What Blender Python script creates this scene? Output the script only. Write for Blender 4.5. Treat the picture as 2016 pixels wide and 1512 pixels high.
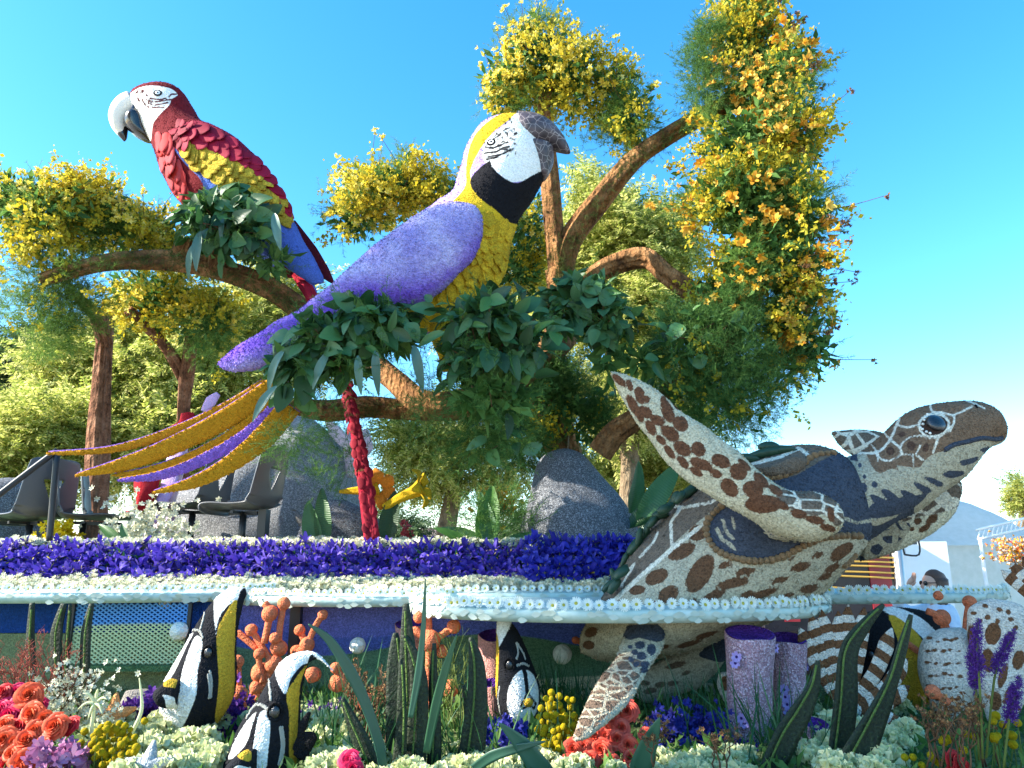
import bpy, math, random
import numpy as np
from mathutils import Vector, Matrix, Quaternion
from mathutils.bvhtree import BVHTree

for _o in list(bpy.data.objects):
    bpy.data.objects.remove(_o, do_unlink=True)
random.seed(11)
rng = np.random.default_rng(11)
scene = bpy.context.scene
COL = scene.collection
R = math.radians

# ------------------------------------------------------------ camera
PITCH = R(13.3); EYE = 1.75; FPX = 1456.0
cam_d = bpy.data.cameras.new('camera'); cam_d.sensor_width = 36; cam_d.lens = 26
cam_d.clip_start = 0.05; cam_d.clip_end = 3000
cam = bpy.data.objects.new('camera', cam_d); COL.objects.link(cam)
cam.location = (0, 0, EYE); cam.rotation_euler = (math.pi/2 + PITCH, 0, 0)
scene.camera = cam
scene.render.resolution_x = 1024; scene.render.resolution_y = 768
# ------------------------------------------------------------ sky and sun
TO_SUN = Vector((-0.84, -0.15, 0.52)).normalized()
SUN_EL = math.asin(TO_SUN.z); SUN_AZ = math.atan2(TO_SUN.x, TO_SUN.y)
world = bpy.data.worlds.new('World'); scene.world = world; world.use_nodes = True
wn = world.node_tree; wn.nodes.clear()
w_out = wn.nodes.new('ShaderNodeOutputWorld'); w_bg = wn.nodes.new('ShaderNodeBackground')
w_sky = wn.nodes.new('ShaderNodeTexSky'); w_sky.sky_type = 'NISHITA'; w_sky.sun_disc = False
w_sky.sun_elevation = SUN_EL; w_sky.sun_rotation = SUN_AZ
w_sky.air_density = 1.0; w_sky.dust_density = 0.35; w_sky.ozone_density = 2.2
w_hs = wn.nodes.new('ShaderNodeHueSaturation')
w_hs.inputs['Hue'].default_value = 0.492; w_hs.inputs['Saturation'].default_value = 1.36
w_bg.inputs['Strength'].default_value = 0.15
wn.links.new(w_sky.outputs[0], w_hs.inputs['Color']); wn.links.new(w_hs.outputs[0], w_bg.inputs[0]); wn.links.new(w_bg.outputs[0], w_out.inputs[0])
sun_d = bpy.data.lights.new('sun', 'SUN'); sun_d.energy = 5.0; sun_d.angle = R(0.5); sun_d.color = (1.0, 0.93, 0.80)
sun = bpy.data.objects.new('sun', sun_d); COL.objects.link(sun); sun.location = (-8, -4, 12)
sun.rotation_euler = TO_SUN.to_track_quat('Z', 'Y').to_euler()
vs = scene.view_settings
vs.view_transform = 'Standard'; vs.look = 'None'; vs.exposure = 1.68; vs.gamma = 1.0; vs.use_curve_mapping = False
scene.cycles.max_bounces = 8; scene.cycles.diffuse_bounces = 4; scene.cycles.transparent_max_bounces = 12

# ------------------------------------------------------------ photo pixel <-> place
CP, SP = math.cos(PITCH), math.sin(PITCH)
def at(px, py, Y):
    u = (px-1008)/FPX; v = (756-py)/FPX
    dy = CP - v*SP; dz = SP + v*CP
    t = Y/dy
    return np.array((u*t, Y, EYE + dz*t))
def pix(P):
    P = np.asarray(P, float); x, y, z = P[:, 0], P[:, 1], P[:, 2]-EYE
    f = y*CP + z*SP; up = -y*SP + z*CP
    return np.stack((1008+FPX*x/f, 756-FPX*up/f), 1)
def mpp(Y): return Y/FPX*1.0     # metres per photo pixel, roughly

# ------------------------------------------------------------ objects
ORG = {}
def fast_mesh(name, V, F, mat=None, smooth=True):
    me = bpy.data.meshes.new(name)
    V = np.asarray(V, np.float32)
    if isinstance(F, np.ndarray):
        m, k = F.shape
        me.vertices.add(len(V)); me.vertices.foreach_set('co', V.ravel())
        me.loops.add(m*k); me.loops.foreach_set('vertex_index', F.astype(np.int32).ravel())
        me.polygons.add(m)
        me.polygons.foreach_set('loop_start', np.arange(0, m*k, k, dtype=np.int32))
        me.polygons.foreach_set('loop_total', np.full(m, k, np.int32))
    else:
        me.from_pydata(V.tolist(), [], F)
    me.update(); me.validate()
    if smooth: me.polygons.foreach_set('use_smooth', np.ones(len(me.polygons), bool))
    if mat: me.materials.append(mat)
    return me
def tag(o, label=None, cat=None, group=None, kind=None):
    if label: o['label'] = label
    if cat: o['category'] = cat
    if group: o['group'] = group
    if kind: o['kind'] = kind
    return o
def thing(name, label, cat, loc, group=None):
    o = bpy.data.objects.new(name, None); COL.objects.link(o); o.empty_display_size = 0.1
    o.location = loc; ORG[o.name] = np.array(loc, float)
    return tag(o, label, cat, group)
def part(name, V, F, mat, parent, smooth=True, kind=None, label=None):
    V = np.asarray(V, float); org = ORG[parent.name]
    o = bpy.data.objects.new(name, fast_mesh(name, V-org, F, mat, smooth)); COL.objects.link(o)
    o.parent = parent; ORG[o.name] = org
    return tag(o, label=label, kind=kind)
def solo(name, V, F, mat, label, cat, group=None, smooth=True, kind=None):
    V = np.asarray(V, float)
    org = np.array((V[:, 0].mean(), V[:, 1].mean(), V[:, 2].min()))
    o = bpy.data.objects.new(name, fast_mesh(name, V-org, F, mat, smooth)); COL.objects.link(o)
    o.location = org; ORG[o.name] = org
    return tag(o, label, cat, group, kind)
def struct(name, V, F, mat, smooth=False):
    o = bpy.data.objects.new(name, fast_mesh(name, V, F, mat, smooth)); COL.objects.link(o); ORG[o.name] = np.zeros(3)
    o['kind'] = 'structure'; return o
def inst(name, me, M, parent=None):
    o = bpy.data.objects.new(name, me); COL.objects.link(o)
    if parent is not None:
        o.parent = parent; o.matrix_local = Matrix.Translation(Vector(-ORG[parent.name])) @ M
        ORG[o.name] = np.array(M.translation)
    else:
        o.matrix_world = M; ORG[o.name] = np.array(M.translation)
    return o
def frame(loc, yaxis, zhint, s=1.0, roll=0.0):
    """matrix: local Y along yaxis, local Z near zhint"""
    y = Vector(yaxis).normalized(); z = Vector(zhint); z = z - y*z.dot(y)
    if z.length < 1e-5: z = y.orthogonal()
    z.normalize(); x = y.cross(z)
    M = Matrix((x, y, z)).transposed().to_4x4()
    if roll: M = M @ Matrix.Rotation(roll, 4, 'Y')
    sc = s if isinstance(s, (tuple, list)) else (s, s, s)
    return Matrix.Translation(Vector(loc)) @ M @ Matrix.Diagonal((*sc, 1))
def copy_tree(o, parent=None):
    c = o.copy(); COL.objects.link(c)
    if parent is not None: c.parent = parent
    for ch in list(o.children): copy_tree(ch, c)
    return c

# ------------------------------------------------------------ shape helpers
def join(*parts):
    Vs, Fs, n = [], [], 0
    for V, F in parts:
        V = np.asarray(V, float)
        Vs.append(V)
        Fs += [tuple(int(i)+n for i in f) for f in F]
        n += len(V)
    return np.vstack(Vs), Fs
def catmull(P, ns, closed=False):
    P = np.asarray(P, float); n = len(P); out = []
    rngk = n if closed else n-1
    for i in range(rngk):
        if closed: p0, p1, p2, p3 = P[(i-1) % n], P[i], P[(i+1) % n], P[(i+2) % n]
        else: p0, p1, p2, p3 = P[max(i-1, 0)], P[i], P[i+1], P[min(i+2, n-1)]
        for k in range(ns):
            t = k/ns
            out.append(0.5*((2*p1)+(-p0+p2)*t+(2*p0-5*p1+4*p2-p3)*t*t+(-p0+3*p1-3*p2+p3)*t**3))
    if not closed: out.append(P[-1])
    return np.array(out)
def grid_faces(nu, nv, wrap=True):
    i = np.arange(nu-1)[:, None]; j = np.arange(nv if wrap else nv-1)[None, :]
    a = i*nv+j; b = i*nv+(j+1) % nv; c = (i+1)*nv+(j+1) % nv; d = (i+1)*nv+j
    return np.stack((a+0*j, b+0*i, c, d+0*j), -1).reshape(-1, 4)
_wk = {}
def snoise(P, freq, seed=0, n=14):
    if (seed, n) not in _wk:
        r = np.random.default_rng(seed+100); k = r.normal(size=(n, 3)); k *= (0.6+0.9*r.random((n, 1)))/np.linalg.norm(k, axis=1)[:, None]
        _wk[(seed, n)] = (k, r.random(n)*6.28)
    k, ph = _wk[(seed, n)]
    return np.sin(np.asarray(P)@(k.T*freq*6.28)+ph).sum(1)/math.sqrt(n)*1.2
def close_ends(V, F, nr):
    """poles on a wrapped grid; returns list faces"""
    F = [tuple(f) for f in F.tolist()]; n = len(V)
    c0 = V[:nr].mean(0); c1 = V[-nr:].mean(0)
    V = np.vstack((V, c0, c1))
    for j in range(nr):
        F.append((n, (j+1) % nr, j)); F.append((n+1, n-nr+j, n-nr+(j+1) % nr))
    return V, F
def loft(secs, nr=40, ns=8, pw=2.0, rough=0.0, rfreq=6, seed=0, depth=(0, 1, 0)):
    """secs: (x1,y1,x2,y2,Y,halfdepth_m) outline pairs in photo pixels -> closed rounded body"""
    rows = []
    for (x1, y1, x2, y2, Y, th) in secs:
        p, q = at(x1, y1, Y), at(x2, y2, Y)
        rows.append(np.concatenate(((p+q)/2, (p-q)/2, (th,))))
    D = catmull(rows, ns)
    a = np.linspace(0, 2*math.pi, nr, endpoint=False)
    ca = np.sign(np.cos(a))*np.abs(np.cos(a))**(2/pw); sa = np.sign(np.sin(a))*np.abs(np.sin(a))**(2/pw)
    dv = np.array(depth, float)
    V = D[:, None, 0:3] + ca[None, :, None]*D[:, None, 3:6] + sa[None, :, None]*np.maximum(D[:, None, 6:7], 0.002)*dv
    if rough:
        C = D[:, None, 0:3]; d = V-C; L = np.linalg.norm(d, axis=2, keepdims=True)+1e-6
        nz = snoise(V.reshape(-1, 3), rfreq, seed).reshape(V.shape[0], nr, 1)
        V = V + d/L*nz*rough
    F = grid_faces(V.shape[0], nr); V, F = close_ends(V.reshape(-1, 3), F, nr)
    # consistent outward winding
    return V, F
def tube(path, nr=10, ns=6, rough=0.0, rfreq=5, seed=0, caps=True, flat=None):
    """path: list of (x,y,z,r) world metres"""
    D = catmull(path, ns) if len(path) > 2 else np.array([np.array(path[0])+(np.array(path[-1])-np.array(path[0]))*t for t in np.linspace(0, 1, ns+1)])
    C = D[:, :3]; T = np.gradient(C, axis=0); T /= np.linalg.norm(T, axis=1)[:, None]+1e-9
    n0 = np.cross(T[0], (0.3, 1, 0.2)); n0 /= np.linalg.norm(n0); N = [n0]
    for i in range(1, len(C)):
        v = N[-1]-T[i]*np.dot(N[-1], T[i]); N.append(v/(np.linalg.norm(v)+1e-9))
    N = np.array(N); B = np.cross(T, N)
    a = np.linspace(0, 2*math.pi, nr, endpoint=False)
    V = C[:, None]+D[:, None, 3:4]*(np.cos(a)[None, :, None]*N[:, None]+np.sin(a)[None, :, None]*B[:, None])
    if rough:
        d = V-C[:, None]; L = np.linalg.norm(d, axis=2, keepdims=True)+1e-6
        along = np.cumsum(np.r_[0, np.linalg.norm(np.diff(C, axis=0), axis=1)])
        Q = np.stack((np.broadcast_to(np.cos(a)[None], (len(C), nr)), np.broadcast_to(np.sin(a)[None], (len(C), nr)), np.broadcast_to(along[:, None]*0.5, (len(C), nr))), -1)
        nz = snoise(Q.reshape(-1, 3), rfreq*0.12, seed).reshape(len(C), nr, 1)+0.9*snoise(Q.reshape(-1, 3)*np.array((2.2, 2.2, 0.6)), rfreq*0.16, seed+1).reshape(len(C), nr, 1)
        V = V+d/L*nz*rough
    F = grid_faces(len(C), nr)
    if caps: return close_ends(V.reshape(-1, 3), F, nr)
    return V.reshape(-1, 3), [tuple(f) for f in F.tolist()]
def ptube(pp, **k): return tube([(*at(x, y, Y), r) for (x, y, Y, r) in pp], **k)
def box(x0, x1, y0, y1, z0, z1):
    V = [(x, y, z) for z in (z0, z1) for y in (y0, y1) for x in (x0, x1)]
    return np.array(V, float), [(0, 2, 3, 1), (4, 5, 7, 6), (0, 1, 5, 4), (2, 6, 7, 3), (0, 4, 6, 2), (1, 3, 7, 5)]
def sphere(c, r, nu=10, nv=16, rough=0, seed=0, freq=3):
    r = np.broadcast_to(np.array(r, float), 3); V = []
    for i in range(1, nu):
        th = math.pi*i/nu
        for j in range(nv):
            ph = 2*math.pi*j/nv; V.append((math.sin(th)*math.cos(ph), math.sin(th)*math.sin(ph), math.cos(th)))
    V = np.array(V); 
    if rough: V = V*(1+rough*snoise(V, freq, seed)[:, None])
    V = V*r+np.array(c)
    V, F = close_ends(V, grid_faces(nu-1, nv), nv)
    return V, F
def blade(pts, wid, th, nv=5, up=None, cup=0.0):
    """flat curved blade: pts Nx3 spine, wid N half widths, solid thickness"""
    C = np.array(pts, float); n = len(C); T = np.gradient(C, axis=0); T /= np.linalg.norm(T, axis=1)[:, None]+1e-9
    up = np.array((0, -1, 0) if up is None else up, float)
    S = np.cross(T, up); S /= np.linalg.norm(S, axis=1)[:, None]+1e-9; N = np.cross(S, T)
    w = np.array(wid, float)[:, None]
    top, bot = [], []
    for k in np.linspace(-1, 1, nv):
        off = C+S*w*k+N*cup*w*(k*k)
        tt = th*(1-0.75*k*k)
        top.append(off+N*tt); bot.append(off-N*tt)
    ring = np.array(top+bot[::-1])          # 2nv x n x 3
    V = ring.transpose(1, 0, 2).reshape(-1, 3)
    return close_ends(V, grid_faces(n, 2*nv), 2*nv)

def sdf_poly(P, poly):
    poly = np.asarray(poly, float); d = np.full(len(P), 1e18); ins = np.zeros(len(P), bool)
    n = len(poly)
    for i in range(n):
        a = poly[i]; b = poly[(i+1) % n]; e = b-a; w = P-a
        t = np.clip((w@e)/(e@e+1e-9), 0, 1); q = w-t[:, None]*e
        d = np.minimum(d, (q*q).sum(1))
        c = ((a[1] > P[:, 1]) != (b[1] > P[:, 1])) & (P[:, 0] < (b[0]-a[0])*(P[:, 1]-a[1])/(b[1]-a[1]+1e-12)+a[0])
        ins ^= c
    d = np.sqrt(d); return np.where(ins, d, -d)
def sdf_line(P, pts, w):
    pts = np.asarray(pts, float); d = np.full(len(P), 1e18)
    for a, b in zip(pts[:-1], pts[1:]):
        e = b-a; q = P-a; t = np.clip((q@e)/(e@e+1e-9), 0, 1); q = q-t[:, None]*e
        d = np.minimum(d, (q*q).sum(1))
    return w-np.sqrt(d)
def sdf_ell(P, cx, cy, rx, ry, ang=0):
    a = R(ang); x = P[:, 0]-cx; y = P[:, 1]-cy
    u = (x*math.cos(a)+y*math.sin(a))/rx; v = (-x*math.sin(a)+y*math.cos(a))/ry
    return (1-np.sqrt(u*u+v*v))*min(rx, ry)
def smoothpoly(p, ns=4): return catmull(np.array(p, float), ns, closed=True)
def region(P, polys=(), lines=(), ells=(), smooth=True):
    s = np.full(len(P), -999.0)
    for p in polys: s = np.maximum(s, sdf_poly(P, smoothpoly(p) if smooth else p))
    for pts, w in lines: s = np.maximum(s, sdf_line(P, pts, w))
    for e in ells: s = np.maximum(s, sdf_ell(P, *e))
    return np.clip(s, -60, 60)
def setattr_f(o, name, arr):
    a = o.data.attributes.new(name, 'FLOAT', 'POINT'); a.data.foreach_set('value', np.asarray(arr, np.float32))
def world_pts(o):
    n = len(o.data.vertices); c = np.empty(n*3, np.float32); o.data.vertices.foreach_get('co', c)
    return c.reshape(-1, 3)+ORG[o.name]
def bvh_of(objs):
    V, F, n = [], [], 0
    for o in objs:
        P = world_pts(o); V += P.tolist(); F += [tuple(i+n for i in p.vertices) for p in o.data.polygons]; n += len(P)
    return BVHTree.FromPolygons(V, F)
def chips(o, n, size, tilt=0.9, name='petal_chips'):
    """glue loose chips over a sculpted form; each keeps the colour of the spot it sits on"""
    me = o.data; me.calc_loop_triangles(); m = len(me.loop_triangles); t = np.empty(m*3, np.int32); me.loop_triangles.foreach_get('vertices', t); t = t.reshape(-1, 3)
    c = np.empty(len(me.vertices)*3, np.float32); me.vertices.foreach_get('co', c); c = c.reshape(-1, 3).astype(float)
    A, B, C = c[t[:, 0]], c[t[:, 1]], c[t[:, 2]]; nr = np.cross(B-A, C-A); ar = np.linalg.norm(nr, axis=1); ix = rng.choice(m, n, p=ar/ar.sum())
    u, v = rng.random(n), rng.random(n); f = u+v > 1; u[f] = 1-u[f]; v[f] = 1-v[f]; w = 1-u-v
    P = A[ix]*w[:, None]+B[ix]*u[:, None]+C[ix]*v[:, None]; N = nr[ix]/(ar[ix, None]+1e-12)
    T1 = np.cross(N, rng.normal(size=(n, 3))); T1 /= np.linalg.norm(T1, axis=1)[:, None]+1e-9; T2 = np.cross(N, T1); a = (rng.random(n)*tilt)[:, None]; E = T2*np.cos(a)+N*np.sin(a)
    s1 = size*(.5+.8*rng.random((n, 1))); s2 = s1*(.4+.4*rng.random((n, 1)))
    Q = np.stack((P-E*s1, P+T1*s2, P+E*s1, P-T1*s2), 1)+N[:, None]*0.0; F = np.arange(n*4).reshape(-1, 4)
    par = o.parent; ob = bpy.data.objects.new(name, fast_mesh(name, Q.reshape(-1, 3), F, me.materials[0], False)); COL.objects.link(ob); ob.parent = o; ORG[ob.name] = ORG[o.name]; ob['kind'] = 'stuff'
    for at_ in me.attributes:
        if at_.name.startswith('a_'):
            d = np.empty(len(me.vertices), np.float32); at_.data.foreach_get('value', d); q = d[t[ix, 0]]*w+d[t[ix, 1]]*u+d[t[ix, 2]]*v; setattr_f(ob, at_.name, np.repeat(q, 4))
    return ob
CAMV = Vector((0, 0, EYE))
def stick(bvh, px, py):
    d = (Vector(at(px, py, 5.0))-CAMV).normalized()
    loc, nor, idx, dist = bvh.ray_cast(CAMV, d)
    if loc is None: return None, None
    if nor.dot(d) > 0: nor = -nor
    return loc, nor
def zc(pts, ox, oy, s): return [(ox+x/s, oy+y/s) for x, y in pts]

# ------------------------------------------------------------ scatter (one mesh of many small pieces)
def rots(dirs, zh=None):
    n = len(dirs); y = dirs/(np.linalg.norm(dirs, axis=1)[:, None]+1e-9)
    z = rng.normal(size=(n, 3)) if zh is None else zh+rng.normal(size=(n, 3))*0.4
    z -= y*(y*z).sum(1)[:, None]; z /= np.linalg.norm(z, axis=1)[:, None]+1e-9
    x = np.cross(y, z)
    return np.stack((x, y, z), 2)
def scatter(temps, pos, dirs, scale, zh=None):
    """temps: list of (V, F ndarray) templates of equal face size"""
    pos = np.asarray(pos, float); n = len(pos); M = rots(np.asarray(dirs, float), zh)
    scale = np.broadcast_to(np.asarray(scale, float), n)
    which = rng.integers(0, len(temps), n); Vs, Fs, off = [], [], 0
    for t, (tv, tf) in enumerate(temps):
        ix = np.nonzero(which == t)[0]
        if not len(ix): continue
        v = np.einsum('nij,vj->nvi', M[ix], tv)*scale[ix, None, None]+pos[ix, None]
        Vs.append(v.reshape(-1, 3)); k = len(tv)
        Fs.append((tf[None]+(np.arange(len(ix))*k)[:, None, None]+off).reshape(-1, tf.shape[1])); off += len(ix)*k
    return np.vstack(Vs), np.vstack(Fs)
def T(V, F): return np.array(V, float), np.array(F, int)
def leaf_t(L=1, W=0.4, fold=0.12, droop=0.15, n=4):
    V, F = [], []
    for i in range(n+1):
        t = i/n; w = W*0.5*math.sin(math.pi*min(1, t**0.8*0.97+0.02))**0.8
        z = -droop*t*t*L
        V += [(-w, t*L, z+fold*w*2), (0, t*L, z), (w, t*L, z+fold*w*2)]
    for i in range(n):
        a = i*3
        F += [(a, a+1, a+4, a+3), (a+1, a+2, a+5, a+4)]
    return T(V, F)
def quads(V, F): return T(V, F)
def sprig_t(nl=8, ll=0.22, lw=0.08, spread=60, jit=0.2, seed=0):
    """feathery compound leaf, length 1 along Y, every leaflet a folded diamond quad"""
    r = np.random.default_rng(seed); V, F = [], []
    V += [(-0.006, 0, 0), (0.006, 0, 0), (0.004, 1, -0.12), (-0.004, 1, -0.12)]; F.append((0, 1, 2, 3))
    for i in range(nl):
        t = (i+0.6)/nl; z = -0.12*t*t; L = ll*(1.1-0.6*abs(t-0.45)*1.6)
        for s in (-1, 1):
            a = R(spread)*(1+jit*r.normal()); dx, dy = s*math.sin(a), math.cos(a); dz = -0.25+0.3*r.normal()
            b = np.array((0, t, z)); e = b+np.array((dx, dy, dz))*L; m = (b+e)/2; p = np.array((-dy, dx, 0.2))*lw
            k = len(V); V += [tuple(b), tuple(m+p), tuple(e), tuple(m-p)]; F.append((k, k+1, k+2, k+3))
    return T(V, F)
def fern_t(nn=26, L=0.26, w=0.006, seed=0):
    """asparagus fern: thread-like needles round a drooping stem"""
    r = np.random.default_rng(seed); V, F = [], []
    bend = r.normal()*0.15
    def c(t): return np.array((bend*t*t, t, -0.25*t*t))
    for i in range(3):
        a, b = c(i/3), c((i+1)/3); k = len(V); V += [tuple(a-(w, 0, 0)), tuple(a+(w, 0, 0)), tuple(b+(w, 0, 0)), tuple(b-(w, 0, 0))]; F.append((k, k+1, k+2, k+3))
    for i in range(nn):
        t = 0.1+0.9*r.random(); b = c(t); d = r.normal(size=3); d[1] = abs(d[1])*0.7+0.3; d /= np.linalg.norm(d); e = b+d*L*(0.5+0.6*r.random())*(1.1-0.5*t)
        s = np.cross(d, r.normal(size=3)); s = s/np.linalg.norm(s)*w*1.5; k = len(V)
        V += [tuple(b-s), tuple(b+s), tuple(e+s*0.3), tuple(e-s*0.3)]; F.append((k, k+1, k+2, k+3))
    return T(V, F)
def bloom_t(np_=6, L=0.5, W=0.3, cup=0.8, seed=0):
    """open lily-like bloom, petals round local Y"""
    r = np.random.default_rng(seed); V, F = [], []
    for i in range(np_):
        a = 2*math.pi*i/np_+r.normal()*0.12; ca, sa = math.cos(a), math.sin(a); k = len(V)
        c2 = cup*(1+0.25*r.normal())
        def P(rad, h, s): return (rad*ca-s*sa, h, rad*sa+s*ca)
        V += [P(0.02, 0, -0.03), P(0.02, 0, 0.03), P(L*0.45, L*c2*0.75, W*0.5), P(L*0.45, L*c2*0.75, -W*0.5), P(L*0.95, L*c2*0.9, 0.06), P(L*0.95, L*c2*0.9, -0.06)]
        F += [(k, k+1, k+2, k+3), (k+3, k+2, k+4, k+5)]
    return T(V, F)
def puff_t(n=16, s=0.12, seed=0, el=(0.35, 0.9, 0.35)):
    """goldenrod: loose spray of tiny blossoms"""
    r = np.random.default_rng(seed); V, F = [], []
    for i in range(n):
        c = r.normal(size=3)*np.array(el)*0.5+np.array((0, 0.45, 0)); d = r.normal(size=3); d /= np.linalg.norm(d); e = np.cross(d, r.normal(size=3)); e /= np.linalg.norm(e)
        q = s*(0.6+0.7*r.random()); k = len(V)
        V += [tuple(c-d*q), tuple(c-e*q*0.8), tuple(c+d*q), tuple(c+e*q*0.8)]; F.append((k, k+1, k+2, k+3))
    return T(V, F)
def pts_clump(cl, n, shell=0.55):
    """cl: list of (px,py,Y,rx_px,ry_px,rdepth_m). returns pos, outward dirs"""
    wts = np.array([c[3]*c[4] for c in cl], float); wts /= wts.sum(); cnt = rng.multinomial(n, wts); P, D = [], []
    for c, k in zip(cl, cnt):
        C = at(c[0], c[1], c[2]); s = mpp(c[2]); rad = np.array((c[3]*s, c[5], c[4]*s))
        d = rng.normal(size=(k, 3)); d /= np.linalg.norm(d, axis=1)[:, None]
        r = rng.random(k)**(shell); lump = 1+0.30*snoise(d*1.0+C, 1.1, 3)+0.14*snoise(d+C, 2.7, 4)
        P.append(C+d*rad*(r*lump)[:, None]); D.append(d)
    return np.vstack(P), np.vstack(D)
def patchy(ell, n, shell, seed, freq=1.6, thr=0.1):
    """points gathered in drifts, not evenly"""
    P, D = pts_clump(ell, n*3, shell); m = snoise(P, freq, seed)+0.35*rng.normal(size=len(P)); ix = np.argsort(-m)[:n]
    return P[ix], D[ix]
# ------------------------------------------------------------ materials
def lin(r, g, b):
    f = lambda c: ((c/255+0.055)/1.055)**2.4 if c > 10 else c/255/12.92
    return (f(r), f(g), f(b), 1)
class NT:
    def __init__(s, name):
        s.m = bpy.data.materials.new(name); s.m.use_nodes = True; s.t = s.m.node_tree; s.t.nodes.clear()
        s.out = s.n('ShaderNodeOutputMaterial')
    def n(s, typ, **kw):
        nd = s.t.nodes.new(typ)
        for k, v in kw.items():
            if k in nd.inputs.keys() if isinstance(k, str) else False: pass
            setattr(nd, k, v)
        return nd
    def l(s, a, b): s.t.links.new(a, b)
    def val(s, nd, **kw):
        for k, v in kw.items(): nd.inputs[k.replace('_', ' ')].default_value = v
        return nd
    def coord(s, scale=1.0, kind='Object'):
        tc = s.n('ShaderNodeTexCoord'); mp = s.n('ShaderNodeMapping')
        mp.inputs['Scale'].default_value = scale if isinstance(scale, (tuple, list)) else (scale,)*3
        s.l(tc.outputs[kind], mp.inputs['Vector']); return mp.outputs['Vector']
    def noise(s, vec, scale, detail=3, rough=0.6):
        nd = s.n('ShaderNodeTexNoise'); nd.inputs['Scale'].default_value = scale; nd.inputs['Detail'].default_value = detail; nd.inputs['Roughness'].default_value = rough
        s.l(vec, nd.inputs['Vector']); return nd.outputs['Fac']
    def voro(s, vec, scale, feature='F1', out='Distance', rand=1.0):
        nd = s.n('ShaderNodeTexVoronoi'); nd.feature = feature; nd.inputs['Scale'].default_value = scale; nd.inputs['Randomness'].default_value = rand
        s.l(vec, nd.inputs['Vector']); return nd.outputs[out]
    def ramp(s, fac, stops, interp='LINEAR'):
        nd = s.n('ShaderNodeValToRGB'); cr = nd.color_ramp; cr.interpolation = interp
        while len(cr.elements) > 1: cr.elements.remove(cr.elements[-1])
        cr.elements[0].position = stops[0][0]; cr.elements[0].color = stops[0][1]
        for p, c in stops[1:]:
            e = cr.elements.new(p); e.color = c
        s.l(fac, nd.inputs['Fac']); return nd.outputs['Color']
    def math(s, op, a, b=None, c=None):
        nd = s.n('ShaderNodeMath'); nd.operation = op
        for i, x in enumerate((a, b, c)):
            if x is None: continue
            if isinstance(x, (int, float)): nd.inputs[i].default_value = x
            else: s.l(x, nd.inputs[i])
        return nd.outputs[0]
    def mix(s, fac, a, b, mode='MIX'):
        nd = s.n('ShaderNodeMix'); nd.data_type = 'RGBA'; nd.blend_type = mode; nd.clamp_factor = True
        for sock, x in ((nd.inputs[0], fac), (nd.inputs[6], a), (nd.inputs[7], b)):
            if isinstance(x, (int, float)): sock.default_value = x
            elif isinstance(x, tuple): sock.default_value = x
            else: s.l(x, sock)
        return nd.outputs[2]
    def attr(s, name):
        nd = s.n('ShaderNodeAttribute'); nd.attribute_name = name; return nd.outputs['Fac']
    def step(s, x, lo, hi):
        nd = s.n('ShaderNodeMapRange'); nd.interpolation_type = 'SMOOTHSTEP'; nd.inputs['From Min'].default_value = lo; nd.inputs['From Max'].default_value = hi
        s.l(x, nd.inputs['Value']); return nd.outputs['Result']
    def bump(s, h, strength=0.5, dist=0.01, nrm=None):
        nd = s.n('ShaderNodeBump'); nd.inputs['Strength'].default_value = strength; nd.inputs['Distance'].default_value = dist
        s.l(h, nd.inputs['Height'])
        if nrm is not None: s.l(nrm, nd.inputs['Normal'])
        return nd.outputs['Normal']
    def bsdf(s, color, rough=0.8, spec=0.3, normal=None, sheen=0, trans=None, metal=0, coat=0):
        b = s.n('ShaderNodeBsdfPrincipled')
        if isinstance(color, tuple): b.inputs['Base Color'].default_value = color
        else: s.l(color, b.inputs['Base Color'])
        if isinstance(rough, (int, float)): b.inputs['Roughness'].default_value = rough
        else: s.l(rough, b.inputs['Roughness'])
        b.inputs['Specular IOR Level'].default_value = spec; b.inputs['Metallic'].default_value = metal
        if sheen: b.inputs['Sheen Weight'].default_value = sheen
        if coat: b.inputs['Coat Weight'].default_value = coat; b.inputs['Coat Roughness'].default_value = 0.15
        if normal is not None: s.l(normal, b.inputs['Normal'])
        if trans:
            tr = s.n('ShaderNodeBsdfTranslucent'); mx = s.n('ShaderNodeMixShader'); mx.inputs[0].default_value = trans[0]
            if len(trans) > 1 and trans[1] is not None: tr.inputs['Color'].default_value = trans[1]
            elif not isinstance(color, tuple): s.l(color, tr.inputs['Color'])
            else: tr.inputs['Color'].default_value = color
            s.l(b.outputs[0], mx.inputs[1]); s.l(tr.outputs[0], mx.inputs[2]); s.l(mx.outputs[0], s.out.inputs['Surface'])
        else: s.l(b.outputs[0], s.out.inputs['Surface'])
        return s.m
def sc(c, k): return (min(c[0]*k, 1), min(c[1]*k, 1), min(c[2]*k, 1), 1)

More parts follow.
